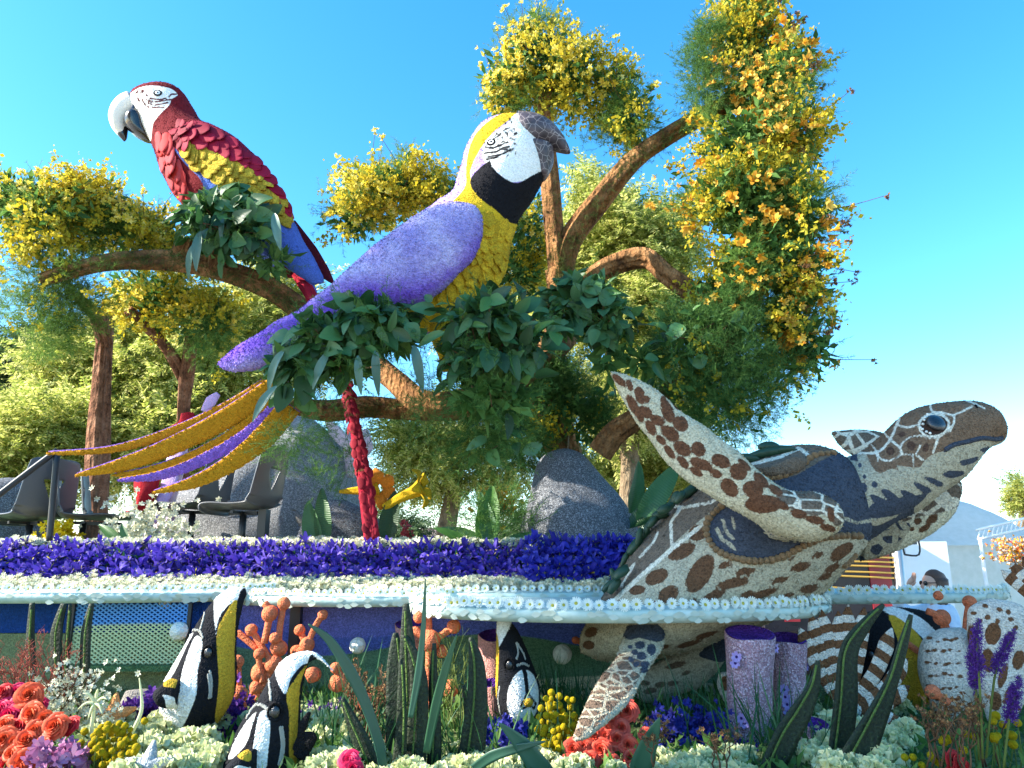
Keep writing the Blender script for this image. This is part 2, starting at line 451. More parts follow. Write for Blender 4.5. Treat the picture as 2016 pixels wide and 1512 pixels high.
def grain(name, c, scale=120, var=0.35, bump=0.6, rough=0.9, sheen=0.0, spec=0.15, c2=None, patch=0.25):
    """surface glued over with chopped petals or seeds"""
    scale = min(scale, 400)*0.7; var = var*0.7
    t = NT(name); v = t.coord()
    vo = t.voro(v, scale, out='Color'); hs = t.n('ShaderNodeSeparateColor'); t.l(vo, hs.inputs[0])
    col = t.ramp(hs.outputs[0], [(0, sc(c, 1-var)), (0.6, c), (1, c2 or sc(c, 1+var))])
    big = t.noise(v, 4, 3); col = t.mix(t.math('MULTIPLY', t.step(big, 0.35, 0.7), patch), col, sc(c, 0.7), 'MIX')
    h = t.voro(v, scale); n = t.bump(h, bump, 0.008)
    n = t.bump(t.noise(v, scale*0.35, 2), bump*0.6, 0.02, n)
    return t.bsdf(col, rough, spec, n, sheen)
def painted(name, base, layers, scale=170, var=0.3, bump=0.6, wob=2.0, rough=0.9, gloss=None, soft=1.0, spec=0.15):
    """granular surface; layers = [(attribute holding px distance inside a marking, colour)]"""
    scale = scale*0.62; var = var*0.72
    t = NT(name); v = t.coord()
    nz = t.math('SUBTRACT', t.noise(v, 60, 2), 0.5); nz2 = t.math('SUBTRACT', t.noise(v, 14, 1), 0.5)
    wobv = t.math('ADD', t.math('MULTIPLY', nz, wob*2.2), t.math('MULTIPLY', nz2, wob*1.6))
    col = base; rg = None
    for (a, c) in layers:
        f = t.step(t.math('ADD', t.attr(a), wobv), -soft, soft)
        if callable(c): c = c(t, v)
        col = t.mix(f, col, c)
    vo = t.voro(v, scale, out='Color'); hs = t.n('ShaderNodeSeparateColor'); t.l(vo, hs.inputs[0])
    g = t.ramp(hs.outputs[0], [(0, (1-var,)*3+(1,)), (0.5, (1, 1, 1, 1)), (1, (1+var*0.6,)*3+(1,))])
    col = t.mix(1.0, col, g, 'MULTIPLY')
    n = t.bump(t.voro(v, scale), bump, 0.008); n = t.bump(t.noise(v, scale*0.3, 2), bump*0.5, 0.02, n)
    return t.bsdf(col, rough, spec, n)
def leafm(name, cols, trans=0.35, rough=0.55, per='island', spec=0.3, tcol=None, veins=False):
    """leaf / petal with light coming through; colours vary piece by piece"""
    t = NT(name)
    if per == 'island': r = t.n('ShaderNodeNewGeometry').outputs['Random Per Island']
    else: r = t.n('ShaderNodeObjectInfo').outputs['Random']
    n = len(cols); col = t.ramp(r, [(i/max(n-1, 1), c) for i, c in enumerate(cols)])
    v = t.coord()
    col = t.mix(t.math('MULTIPLY', t.noise(v, 9, 2), 0.5), col, t.mix(1.0, col, (0.55, 0.6, 0.5, 1), 'MULTIPLY'))
    nr = None
    if veins:
        w = t.n('ShaderNodeTexWave'); w.inputs['Scale'].default_value = 9; w.inputs['Distortion'].default_value = 1.5; w.bands_direction = 'Y'; t.l(v, w.inputs['Vector'])
        nr = t.bump(w.outputs['Fac'], 0.25, 0.01)
    return t.bsdf(col, rough, spec, nr, trans=(trans, tcol))
def plain(name, c, rough=0.5, spec=0.4, metal=0, bump=0, bscale=40, var=0.12, coat=0):
    t = NT(name); v = t.coord()
    col = t.mix(t.noise(v, bscale*0.3, 3), sc(c, 1-var), sc(c, 1+var))
    n = t.bump(t.noise(v, bscale, 3), bump, 0.01) if bump else None
    rg = t.math('ADD', t.math('MULTIPLY', t.noise(v, 7, 2), 0.25), rough-0.12)
    return t.bsdf(col, rg, spec, n, metal=metal, coat=coat)

M = {}
def bark(name, a, b, c):
    t = NT(name); v = t.coord((1, 1, 1))
    n1 = t.noise(v, 7, 4); n2 = t.noise(v, 55, 3); col = t.ramp(n1, [(0.3, a), (0.5, b), (0.72, c)])
    col = t.mix(t.math('MULTIPLY', t.step(n2, 0.45, 0.7), 0.5), col, sc(a, 0.55))
    n = t.bump(n2, 0.8, 0.02); n = t.bump(t.voro(t.coord((9, 9, 3)), 3.0), 0.9, 0.03, n)
    return t.bsdf(col, 0.95, 0.1, n)
M['bark'] = bark('bark', lin(84, 60, 42), lin(142, 102, 66), lin(176, 132, 90))
M['bark_red'] = bark('bark_red', lin(82, 58, 46), lin(132, 92, 70), lin(168, 126, 100))
M['bark_grey'] = bark('bark_grey', lin(92, 78, 62), lin(128, 110, 88), lin(150, 134, 110))
M['moss'] = leafm('moss', [lin(60, 74, 30), lin(92, 104, 44), lin(76, 84, 52)], 0.2, 0.9)
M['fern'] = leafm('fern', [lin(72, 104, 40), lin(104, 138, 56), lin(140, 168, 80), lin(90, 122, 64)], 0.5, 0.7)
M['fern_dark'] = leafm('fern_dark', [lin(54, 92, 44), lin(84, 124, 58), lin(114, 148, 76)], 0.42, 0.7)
M['lemon_leaf'] = leafm('lemon_leaf', [lin(34, 66, 34), lin(50, 92, 48), lin(66, 110, 62), lin(84, 126, 84), lin(72, 118, 42)], 0.2, 0.45, 'object', 0.5, veins=True)
M['blade_blue'] = leafm('blade_blue', [lin(60, 98, 92), lin(84, 122, 112), lin(100, 140, 128)], 0.25, 0.4, 'object', 0.5)
M['tree_leaf'] = leafm('tree_leaf', [lin(112, 130, 52), lin(172, 180, 80), lin(214, 210, 116), lin(232, 224, 146), lin(150, 162, 72), lin(86, 108, 46)], 0.62, 0.6)
M['tree_leaf_dark'] = leafm('tree_leaf_dark', [lin(52, 72, 40), lin(84, 104, 58), lin(70, 96, 60)], 0.3, 0.6)
M['goldenrod'] = leafm('goldenrod', [lin(196, 176, 40), lin(222, 196, 52), lin(160, 158, 50), lin(230, 202, 70)], 0.45, 0.8)
M['gold_bloom'] = leafm('gold_bloom', [lin(244, 202, 56), lin(232, 160, 36), lin(250, 222, 110), lin(222, 138, 30)], 0.4, 0.6)
M['yellow_small'] = leafm('yellow_small', [lin(248, 226, 80), lin(238, 212, 60), lin(250, 236, 140), lin(226, 206, 70)], 0.5, 0.6)
M['orange_bloom'] = leafm('orange_bloom', [lin(236, 182, 62), lin(228, 158, 44), lin(242, 206, 100)], 0.4, 0.6, 'object')
M['yellow_bloom'] = leafm('yellow_bloom', [lin(250, 224, 90), lin(244, 206, 60), lin(250, 236, 150)], 0.45, 0.6, 'object')
M['brown_seed'] = leafm('brown_seed', [lin(140, 96, 62), lin(104, 70, 50), lin(180, 140, 90)], 0.2, 0.9)
M['stem'] = leafm('stem', [lin(86, 106, 44), lin(120, 130, 60)], 0.2, 0.7)
M['stem_brown'] = leafm('stem_brown', [lin(86, 62, 44), lin(116, 84, 60)], 0.05, 0.9)
M['iris'] = leafm('iris', [lin(66, 46, 168), lin(92, 70, 194), lin(58, 40, 150), lin(128, 106, 214)], 0.3, 0.6, 'object')
M['iris_blue'] = leafm('iris_blue', [lin(50, 46, 172), lin(66, 64, 192), lin(44, 40, 148), lin(96, 92, 206)], 0.3, 0.6, 'object')
M['white_petal'] = leafm('white_petal', [lin(226, 224, 200), lin(238, 234, 214), lin(206, 206, 172)], 0.25, 0.7)
M['daisy_petal'] = leafm('daisy_petal', [lin(240, 244, 238), lin(248, 250, 246)], 0.25, 0.7)
M['daisy_eye'] = grain('daisy_eye', lin(214, 204, 90), 400, 0.3)
M['cream_green'] = leafm('cream_green', [lin(222, 224, 172), lin(234, 234, 194), lin(202, 212, 148)], 0.3, 0.7)
def rose_m(name, a, b, trans=0.25):
    return leafm(name, [sc(a, .8), a, b], trans, 0.55, 'island')
M['rose_coral'] = rose_m('rose_coral', lin(228, 84, 66), lin(238, 116, 92))
M['rose_orange'] = rose_m('rose_orange', lin(238, 92, 54), lin(246, 122, 76))
M['rose_red'] = rose_m('rose_red', lin(216, 40, 50), lin(228, 70, 66))
M['rose_pink'] = rose_m('rose_pink', lin(222, 30, 90), lin(230, 60, 110))
M['orchid_pink'] = rose_m('orchid_pink', lin(176, 108, 158), lin(206, 146, 184))
M['craspedia'] = grain('craspedia', lin(214, 184, 24), 500, 0.4, 0.8)
M['white_bead'] = grain('white_bead', lin(226, 224, 214), 90, 0.15, 0.8)
M['coral'] = grain('coral', lin(222, 122, 84), 200, 0.28, 0.8)
M['coral_dark'] = grain('coral_dark', lin(160, 84, 70), 200, 0.28, 0.8)
M['sponge'] = grain('sponge', lin(186, 146, 160), 230, 0.5, 0.9, c2=lin(226, 200, 214))
M['sponge_pink'] = grain('sponge_pink', lin(204, 146, 138), 230, 0.4, 0.9)
M['sponge_top'] = grain('sponge_top', lin(84, 44, 130), 180, 0.4, 0.9)
M['rock'] = grain('rock', lin(112, 115, 122), 260, 0.7, 1.0, c2=lin(176, 180, 188))
M['rock_sunlit'] = grain('rock_sunlit', lin(146, 148, 152), 260, 0.6, 1.0, c2=lin(206, 208, 212))  # lighter copy of rock, sunlight on the big boulder put into the colour
M['pebble'] = grain('pebble', lin(150, 144, 138), 260, 0.5, 1.0)
M['walnut'] = grain('walnut', lin(182, 146, 108), 120, 0.25, 0.9)
M['cucumber'] = plain('cucumber', lin(36, 62, 42), 0.45, 0.4, bump=0.3, bscale=60, var=0.35)
M['black_plastic'] = plain('black_plastic', lin(78, 80, 84), 0.34, 0.5, bump=0.12, bscale=300)  # black plastic greyed, the sun's sheen is put into the base colour
M['black_metal'] = plain('black_metal', lin(26, 27, 30), 0.4, 0.5)
M['gloss_black'] = plain('gloss_black', lin(28, 27, 30), 0.2, 0.5, coat=0.6, bump=0.25, bscale=18)
M['seed_black'] = grain('seed_black', lin(24, 23, 26), 200, 0.5, 0.9)
M['leaf_blade'] = None
def blade_mat():
    t = NT('painted_blade'); v = t.coord()
    n = t.noise(v, 90, 3); col = t.ramp(n, [(0.35, lin(16, 26, 16)), (0.6, lin(34, 48, 28)), (0.8, lin(56, 74, 44))])
    return t.bsdf(col, 0.6, 0.35, t.bump(n, 0.6, 0.01))
M['leaf_blade'] = blade_mat()
M['blade_rib'] = grain('blade_rib', lin(84, 106, 54), 240, 0.3)
M['grass'] = leafm('grass', [lin(40, 84, 50), lin(62, 106, 66)], 0.25, 0.5)
M['teal_petal'] = leafm('teal_petal', [lin(196, 206, 194), lin(212, 218, 206), lin(182, 196, 184)], 0.2, 0.5)
def water_m():
    t = NT('water_plate'); v = t.coord()
    n = t.noise(v, 9, 3); col = t.ramp(n, [(0.3, lin(164, 188, 180)), (0.7, lin(196, 210, 202))])
    return t.bsdf(col, 0.6, 0.25, t.bump(t.noise(v, 22, 3), 0.5, 0.01))
M['water_plate'] = water_m()
M['liatris'] = leafm('liatris', [lin(96, 48, 150), lin(74, 34, 120), lin(122, 72, 176)], 0.3, 0.8)
M['delphinium'] = leafm('delphinium', [lin(34, 38, 130), lin(50, 56, 160), lin(40, 34, 110)], 0.3, 0.7)
M['skin'] = plain('skin', lin(214, 166, 142), 0.55, 0.3, var=0.05)
M['hair'] = plain('hair', lin(92, 62, 46), 0.55, 0.4, bump=0.5, bscale=120, var=0.3)
M['glass_dark'] = plain('glass_dark', lin(20, 18, 18), 0.12, 0.6)
M['white_paint'] = plain('white_paint', lin(236, 236, 234), 0.5, 0.4, var=0.04)
M['white_canvas'] = plain('white_canvas', lin(240, 240, 236), 0.8, 0.2, var=0.03)
M['steel'] = plain('steel', lin(150, 156, 160), 0.35, 0.5, metal=0.7)
M['moss_skirt'] = grain('moss_skirt', lin(80, 108, 72), 150, 0.4, 0.9)
# ------------------------------------------------------------ ground
def ground_m():
    t = NT('bounce_ground'); v = t.coord()
    n = t.noise(v, 60, 4); col = t.ramp(n, [(0.3, (0.30, 0.275, 0.24, 1)), (0.7, (0.42, 0.39, 0.345, 1))])  # unseen ground, coloured pale and warm to bounce light onto the float
    col = t.mix(t.math('MULTIPLY', t.noise(v, 0.6, 3), 0.6), col, (0.36, 0.335, 0.30, 1))
    return t.bsdf(col, 0.9, 0.2, t.bump(n, 0.5, 0.01))
struct('ground', [(-900, -900, 0), (900, -900, 0), (900, 900, 0), (-900, 900, 0)], [(0, 1, 2, 3)], ground_m())
# ------------------------------------------------------------ float body: chassis, skirt, bed, deck
BED_Z = 0.96; DECK_Z = 1.80
def soil_m():
    t = NT('bed_moss'); v = t.coord()
    n = t.noise(v, 40, 4); col = t.ramp(n, [(0.3, lin(54, 70, 40)), (0.55, lin(104, 120, 78)), (0.75, lin(150, 160, 118))])
    return t.bsdf(col, 0.95, 0.1, t.bump(n, 1.0, 0.03))
fl = thing('parade_float', 'flower covered parade float body with raised deck and blue wave wall', 'parade float', (0, 4.6, 0))
part('chassis', *box(-4.6, 4.2, 2.35, 4.95, 0.12, BED_Z-0.06), M['moss_skirt'], fl, False)
# bed top, gently humped
nx, ny = 90, 40; xs = np.linspace(-4.6, 4.2, nx); ys = np.linspace(2.35, 5.2, ny)
G = np.array([(x, y, 0) for y in ys for x in xs]); G[:, 2] = BED_Z+0.03*snoise(G, 0.5, 5)+0.012*snoise(G, 2.2, 6)
part('bed', G, grid_faces(ny, nx, False), soil_m(), fl)
DX1 = 1.35
part('deck', *box(-4.6, DX1, 4.98, 8.2, 1.56, DECK_Z), M['moss_skirt'], fl, False)
part('deck_support', *box(-4.6, DX1, 5.2, 8.1, 0.12, 1.56), M['black_metal'], fl, False)
def wall_m():
    t = NT('wave_wall'); v = t.coord(); sx = t.n('ShaderNodeSeparateXYZ'); t.l(v, sx.inputs[0])
    X, Z = sx.outputs[0], sx.outputs[2]
    def wave(a, f, ph): return t.math('MULTIPLY', t.math('SINE', t.math('ADD', t.math('MULTIPLY', X, f), ph)), a)
    col = lin(88, 104, 184)
    f1 = t.step(t.math('SUBTRACT', Z, t.math('ADD', wave(0.10, 2.1, 0.4), 1.40)), -0.008, 0.008)
    col = t.mix(f1, col, lin(108, 114, 196))
    f2 = t.step(t.math('SUBTRACT', t.math('ADD', wave(0.06, 3.1, 2.0), 1.26), Z), -0.006, 0.006)
    col = t.mix(f2, col, lin(96, 132, 104))
    f3 = t.step(t.math('SUBTRACT', t.math('ADD', wave(0.05, 2.3, 0.3), 1.04), Z), -0.006, 0.006)
    col = t.mix(f3, col, lin(206, 200, 170))
    vo = t.voro(v, 170, out='Color'); hs = t.n('ShaderNodeSeparateColor'); t.l(vo, hs.inputs[0])
    col = t.mix(1.0, col, t.ramp(hs.outputs[0], [(0, (0.6, 0.6, 0.6, 1)), (1, (1.3, 1.3, 1.3, 1))]), 'MULTIPLY')
    return t.bsdf(col, 0.9, 0.1, t.bump(t.voro(v, 170), 0.6, 0.01))
part('wave_wall', *box(-1.62, 1.42, 4.56, 4.62, 0.9, 1.50), wall_m(), fl, False)
for px in (582,): 
    x = at(px, 1250, 4.54)[0]; part('post', *box(x-0.03, x+0.03, 4.50, 4.555, 0.9, 1.50), M['black_metal'], fl, False)
# driver's mesh screen, left
def mesh_screen_m():
    t = NT('painted_screen'); v = t.coord(); sx = t.n('ShaderNodeSeparateXYZ'); t.l(v, sx.inputs[0])
    X, Z = sx.outputs[0], sx.outputs[2]
    lim = t.math('ADD', t.math('MULTIPLY', t.math('SINE', t.math('ADD', t.math('MULTIPLY', X, 2.6), 1.2)), 0.025), 0.275)
    col = t.mix(t.step(t.math('SUBTRACT', lim, Z), -0.01, 0.01), lin(84, 146, 214), lin(190, 198, 150))
    return t.bsdf(col, 0.6, 0.3)
sm = mesh_screen_m()
x0, x1 = at(140, 1280, 4.32)[0], at(365, 1280, 4.32)[0]
Vs, Fs = [], []; zc0, zc1 = 1.187, 1.508; step = 0.034
scr = thing('mesh_screen', 'expanded metal screen painted blue over pale green below white rim', 'mesh screen', ((x0+x1)/2, 4.32, 1.1))
bars = []
k = int((x1-x0)/step)
for i in range(-26, k+26):
    for s in (1, -1):
        a = np.array((x0+i*step, 4.32+0.002*s, zc0)); b = a+np.array((s*(zc1-zc0)*1.5, 0, zc1-zc0))
        # clip to the frame
        ta, tb = 0.0, 1.0; dx = b[0]-a[0]
        lo, hi = sorted(((x0-a[0])/dx, (x1-a[0])/dx)); ta, tb = max(ta, lo), min(tb, hi)
        if tb-ta < 0.02: continue
        p, q = a+(b-a)*ta, a+(b-a)*tb; w = np.array((0, 0, 0.0048)); d = np.array((0, 0.0015, 0))
        bars.append((np.array([p-w-d, p+w-d, p+w+d, p-w+d, q-w-d, q+w-d, q+w+d, q-w+d]), [(0, 1, 5, 4), (1, 2, 6, 5), (2, 3, 7, 6), (3, 0, 4, 7)]))
V, F = join(*bars); part('strand', V, F, sm, scr, False, kind='stuff')
M['sky_panel'] = grain('sky_panel', lin(26, 62, 130), 150, 0.3)
M['sand_panel'] = grain('sand_panel', lin(120, 126, 92), 150, 0.35)
part('back_panel', *box(x0-0.5, x1+0.12, 4.42, 4.45, 1.34, 1.508), M['sky_panel'], scr, False)
part('lower_panel', *box(x0-0.5, x1+0.12, 4.41, 4.46, 0.9, 1.337), M['sand_panel'], scr, False)
# sill rail
V, F = box(x0-0.02, at(445, 1325, 4.3)[0], 4.26, 4.315, 1.155, 1.185)
part('sill', V, F, M['moss_skirt'], scr, False)
for xx in (x0-0.02, x1): part('frame_post', *box(xx, xx+0.02, 4.30, 4.32, 1.19, 1.508), M['black_metal'], scr, False)

# ------------------------------------------------------------ flower templates
def ring_petals(n, L, W, lift, r0=0.1, nseg=2, jit=0.1, seed=0, cup=0.0, yoff=0):
    r = np.random.default_rng(seed); V, F = [], []
    for i in range(n):
        a = 2*math.pi*(i+jit*r.normal())/n; ca, sa = math.cos(a), math.sin(a); k = len(V); lf = lift+jit*0.6*r.normal()
        for j in range(nseg+1):
            t = j/nseg; rad = r0+L*t*math.cos(lf*(1 if nseg == 1 else (0.5+0.5*t))); h = yoff+L*t*math.sin(lf)-cup*t*t
            w = W*(0.35+0.65*math.sin(math.pi*(0.12+0.76*t)))*0.5
            V += [(rad*ca-w*sa, h, rad*sa+w*ca), (rad*ca+w*sa, h, rad*sa-w*ca)]
        for j in range(nseg): F.append((k+2*j, k+2*j+1, k+2*j+3, k+2*j+2))
    return V, F
def dome(r, h, y0=0, n=10):
    V = [(0, y0+h, 0)]; F = []
    for k, (rr, hh) in enumerate(((0.6, 0.8), (1, 0))):
        for i in range(n): a = 2*math.pi*i/n; V.append((rr*r*math.cos(a), y0+hh*h, rr*r*math.sin(a)))
    for i in range(n): j = (i+1) % n; F += [(0, 1+j, 1+i), (1+i, 1+j, 1+n+j, 1+n+i)]
    return V, F
def multi(name, parts, smooth=True):
    """parts: [(V,F,mat)] -> one mesh with several materials"""
    V, F = join(*[(p[0], p[1]) for p in parts]); me = fast_mesh(name, V, F, None, smooth)
    idx = []
    for i, p in enumerate(parts): me.materials.append(p[2]); idx += [i]*len(p[1])
    me.polygons.foreach_set('material_index', np.array(idx, np.int32)); me.update()
    return me
DAISY = []
for s in range(3):
    a = ring_petals(18, 0.78, 0.26, 0.25, 0.2, 2, 0.12, s); b = ring_petals(14, 0.62, 0.24, 0.55, 0.15, 2, 0.12, s+9, yoff=0.05); c = dome(0.26, 0.16, 0.1)
    DAISY.append(multi('daisy', [(*a, M['daisy_petal']), (*b, M['daisy_petal']), (*c, M['daisy_eye'])]))
# water discs: plate with skirt of pale petals and a rim of daisies
def disc(cx, cy, a, b, z, th, label, dr, n, arc=(0, 360), seed=0, wob=0.02, eyes=True):
    r = np.random.default_rng(seed); o = thing('water_disc', label, 'water disc', (cx, cy, z-th), 'water discs round the float')
    N = 96; ang = np.linspace(0, 2*math.pi, N, endpoint=False); rr = 1+wob*np.sin(3*ang+seed)
    E = np.stack((cx+a*np.cos(ang)*rr, cy+b*np.sin(ang)*rr), 1)
    rings = []
    for (s, zz) in ((0.0, z), (0.5, z+0.004), (0.93, z), (0.985, z-0.006), (1.0, z-0.018), (0.995, z-th*0.6), (0.965, z-th), (0.5, z-th-0.004), (0.0, z-th)):
        P = np.c_[cx+(E[:, 0]-cx)*s, cy+(E[:, 1]-cy)*s, np.full(N, zz)]; rings.append(P)
    V = np.vstack(rings); part('plate', V, grid_faces(len(rings), N), M['water_plate'], o)
    # overlapping petals on the edge
    pv = []; k = int(2*math.pi*(a+b)/2/0.028)
    lt = leaf_t(0.046, 0.026, 0.04, 0.02, 3); A = r.random(k)*6.283
    ed = lambda t: np.stack((cx+a*np.cos(t)*(1+wob*np.sin(3*t+seed)), cy+b*np.sin(t)*(1+wob*np.sin(3*t+seed))), 1)
    e = ed(A); out = np.stack((np.cos(A)*b, np.sin(A)*a), 1); out /= np.linalg.norm(out, axis=1)[:, None]
    tan = np.stack((-out[:, 1], out[:, 0]), 1)
    pos = np.c_[e+out*0.001, z-0.016-r.random(k)*th*0.6]
    V, F = scatter([lt], pos, np.c_[tan+out*0.03, r.normal(size=k)*0.12], 1.0, np.c_[out, np.zeros(k)]*4)
    part('edge_petals', V, F, M['teal_petal'], o, kind='stuff')
    for i in range(n):
        t = R(arc[0])+(R(arc[1])-R(arc[0]))*(i+0.2*r.random())/n
        p = ed(np.array([t]))[0]; u = np.array((math.cos(t)*b, math.sin(t)*a)); u /= np.linalg.norm(u)
        nrm = Vector((u[0], u[1], 0.15+0.4*r.random()))+Vector(r.normal(size=3)*0.14)
        inst('daisy', DAISY[i % 3], frame((p[0]-u[0]*0.012, p[1]-u[1]*0.012, z+0.012+0.012*r.random()), nrm, (0, 0, 1), dr*(0.85+0.3*r.random()), r.random()*6.28), o)
    return o
# front disc that the turtle rises through
FZ = 1.535
disc(at(1210, 1200, 4.05)[0], 4.02, 1.09, 0.62, FZ, 0.062, 'large pale teal water disc with daisy rim cut through by the sea turtle', 0.028, 84, (150, 385), 1)
disc(at(1560, 1200, 4.75)[0]+0.25, 4.95, 1.18, 0.42, 1.55, 0.06, 'narrow water disc with daisy rim reaching out beside the tube sponges', 0.030, 66, (182, 365), 2)
disc(at(1010, 1170, 4.72)[0], 4.72, 1.06, 0.36, 1.565, 0.06, 'middle water disc with cream daisy rim behind the large turtle disc', 0.023, 74, (160, 380), 3)
disc(at(690, 1170, 4.6)[0]+0.05, 4.72, 0.78, 0.48, 1.55, 0.06, 'water disc with beady white rim above the striped fish and orange coral', 0.023, 66, (160, 380), 4)
disc(at(80, 1170, 4.6)[0], 4.72, 1.55, 0.58, 1.575, 0.06, 'sunlit water disc with cream blossom rim over the painted mesh screen', 0.023, 100, (180, 375), 5)

# white chrysanthemum drift on top of the discs, in front of the irises
pom = []
for s in range(3):
    V, F = [], []
    for (n, L, lf, y) in ((9, 0.5, 0.1, 0), (8, 0.42, 0.6, 0.1), (6, 0.3, 1.1, 0.18)):
        v, f = ring_petals(n, L, 0.22, lf, 0.05, 1, 0.3, s*7+n, yoff=y); f = [tuple(i+len(V) for i in q) for q in f]; V += v; F += f
    pom.append(T(V, F))
def pom_bed(name, label, x0, x1, y0, y1, z0, z1, n, size, seed):
    X = x0+(x1-x0)*rng.random(n); t = rng.random(n)
    P = np.c_[X, y0+(y1-y0)*t+0.02*rng.normal(size=n), z0+(z1-z0)*t+0.012*rng.normal(size=n)]
    D = np.c_[rng.normal(size=n)*0.4, -0.6+rng.normal(size=n)*0.3, np.full(n, 1.0)]
    V, F = scatter(pom, P, D, size*(0.7+0.6*rng.random(n)))
    return solo(name, V, F, M['white_petal'], label, 'flowers', kind='stuff')
pom_bed('chrysanthemum_drift', 'band of small white chrysanthemums under the purple irises', -3.5, 0.72, 4.52, 4.98, 1.585, 1.655, 3300, 0.044, 1)
pom_bed('deck_blossoms', 'white blossoms carpeting the deck behind the purple irises', -3.6, 0.2, 5.0, 5.35, 1.825, 1.845, 2000, 0.075, 2)

# ------------------------------------------------------------ iris border
def iris_mesh(seed, mat):
    r = np.random.default_rng(seed); parts = []
    def petal(a, L, W, e0, e1, tw):
        n = 4; V, F = [], []; p = np.array((0.0, 0.0)); ca, sa = math.cos(a), math.sin(a)
        for i in range(n+1):
            t = i/n; e = e0+(e1-e0)*t
            if i: p = p+np.array((math.cos(e), math.sin(e)))*L/n
            w = W*(0.25+0.75*math.sin(math.pi*min(0.97, 0.1+t*0.85)))*0.5; ru = 0.22*w*math.sin(t*9+tw)
            V += [(p[0]*ca-w*sa, p[1]+ru+w*0.25, p[0]*sa+w*ca), (p[0]*ca, p[1], p[0]*sa), (p[0]*ca+w*sa, p[1]-ru+w*0.25, p[0]*sa-w*ca)]
        for i in range(n): k = 3*i; F += [(k, k+1, k+4, k+3), (k+1, k+2, k+5, k+4)]
        return V, F
    for i in range(3): parts.append(petal(2.094*i+r.normal()*0.2, 0.7, 0.27, 1.3+0.1*r.normal(), 0.9+0.3*r.normal(), i))
    for i in range(3): parts.append(petal(2.094*i+1.05+r.normal()*0.25, 0.8, 0.34, 0.8, -1.1+0.3*r.normal(), i+3))
    for i in range(3): parts.append(petal(2.094*i+0.5+r.normal()*0.3, 0.5, 0.14, 1.1, 0.2+0.3*r.normal(), i+5))
    V, F = join(*parts); sv, sf = tube([(0, -0.7, 0, 0.035), (0, -0.3, 0, 0.03), (0, 0.05, 0, 0.045)], nr=5, ns=2)
    yv, yf = join(*[petal(2.094*i+1.05, 0.34, 0.07, 0.9, 0.2, i) for i in range(3)]); yv = yv+np.array((0, 0.03, 0))
    return multi('iris_flower', [(V, F, mat), (sv, sf, M['stem']), (yv, yf, M['yellow_small'])])
IRIS = [iris_mesh(s, M['iris']) for s in range(5)]; IRISB = [iris_mesh(s+20, M['iris_blue']) for s in range(4)]
def iris_band(label, px0, px1, n, meshes, zlo, zhi, y0, size, seed, loc):
    r = np.random.default_rng(seed); o = thing('iris_border', label, 'flowers', loc)
    for i in range(n):
        t = (i+r.random())/n; row = i % 4; f = row/3
        z = zlo+(zhi-zlo)*f+r.normal()*0.015; y = y0+0.13*f+r.normal()*0.02
        px = px0+(px1-px0)*t; x = (px-1008)/FPX*y*1.03
        d = (r.normal()*0.45, -1.0+0.85*f+r.normal()*0.3, 0.35+0.7*f)
        inst('iris_flower', meshes[i % len(meshes)], frame((x, y, z), d, (0, 0, 1), size*(0.85+0.4*r.random()), r.random()*6.28), o)
    return o
iris_band('lower row of deep purple irises spilling over the white blossoms', -25, 1025, 292, IRIS, 1.65, 1.74, 4.79, 0.092, 1, (-1.6, 4.8, 1.6)); iris_band('upper row of deep purple irises along the deck edge', -25, 1025, 292, IRIS, 1.74, 1.815, 4.86, 0.092, 3, (-1.6, 4.9, 1.6))
iris_band('taller clump of blue violet irises below the grey cone rock', 1035, 1235, 150, IRISB, 1.66, 1.83, 4.68, 0.098, 2, (0.4, 4.7, 1.6))
# dark foliage under the irises
k = 1500; P = np.c_[-3.5+4.25*rng.random(k), 4.88+0.1*rng.random(k), 1.61+0.16*rng.random(k)]
V, F = scatter([leaf_t(0.09, 0.02, 0.1, 0.2, 2)], P, np.c_[rng.normal(size=k)*0.5, -0.8+0*P[:, 0], rng.normal(size=k)*0.5], 1.0)
solo('border_leaves', V, F, M['grass'], 'dark green leaves packed under the iris flowers', 'leaves', kind='stuff')
# ------------------------------------------------------------ sea turtle
TY = 4.0
tu = thing('sea_turtle', 'giant brown and cream sea turtle sculpture swimming up through the daisy rimmed disc', 'turtle sculpture', tuple(at(1400, 1330, TY)))
CREAM = lin(170, 161, 138); BROWN = lin(96, 68, 48); TAUPE = lin(110, 96, 82); NAVY = lin(64, 69, 80); VEIN = lin(216, 208, 188); DKB = lin(82, 60, 48)
body_secs = [(1146, 1246, 1143, 1284, 4.12, .10), (1168, 1212, 1200, 1300, 4.12, .34), (1200, 1155, 1300, 1290, 4.1, .46), (1246, 1082, 1420, 1250, 4.08, .50),
    (1320, 1003, 1535, 1212, 4.05, .50), (1410, 930, 1622, 1150, 4.03, .46), (1510, 890, 1682, 1085, 4.02, .38), (1600, 880, 1697, 1045, 4.02, .27), (1655, 905, 1690, 985, 4.02, .15)]
V, F = loft(body_secs, 120, 16, 2.15, 0.006, 3, 1)
body = part('shell', V, F, None, tu)
P = pix(world_pts(body))
cara = [(1175, 1215), (1190, 1150), (1235, 1070), (1305, 995), (1400, 915), (1500, 870), (1600, 862), (1670, 885), (1650, 905), (1610, 915), (1570, 938), (1510, 955), (1450, 982), (1400, 1008), (1335, 1062), (1275, 1122), (1225, 1172), (1195, 1205)]
navy = [(1397, 1047), (1405, 1018), (1450, 985), (1510, 952), (1570, 934), (1612, 910), (1660, 890), (1740, 890), (1740, 1062), (1690, 1057), (1640, 1057), (1590, 1067), (1545, 1094), (1500, 1104), (1435, 1094), (1408, 1076)]
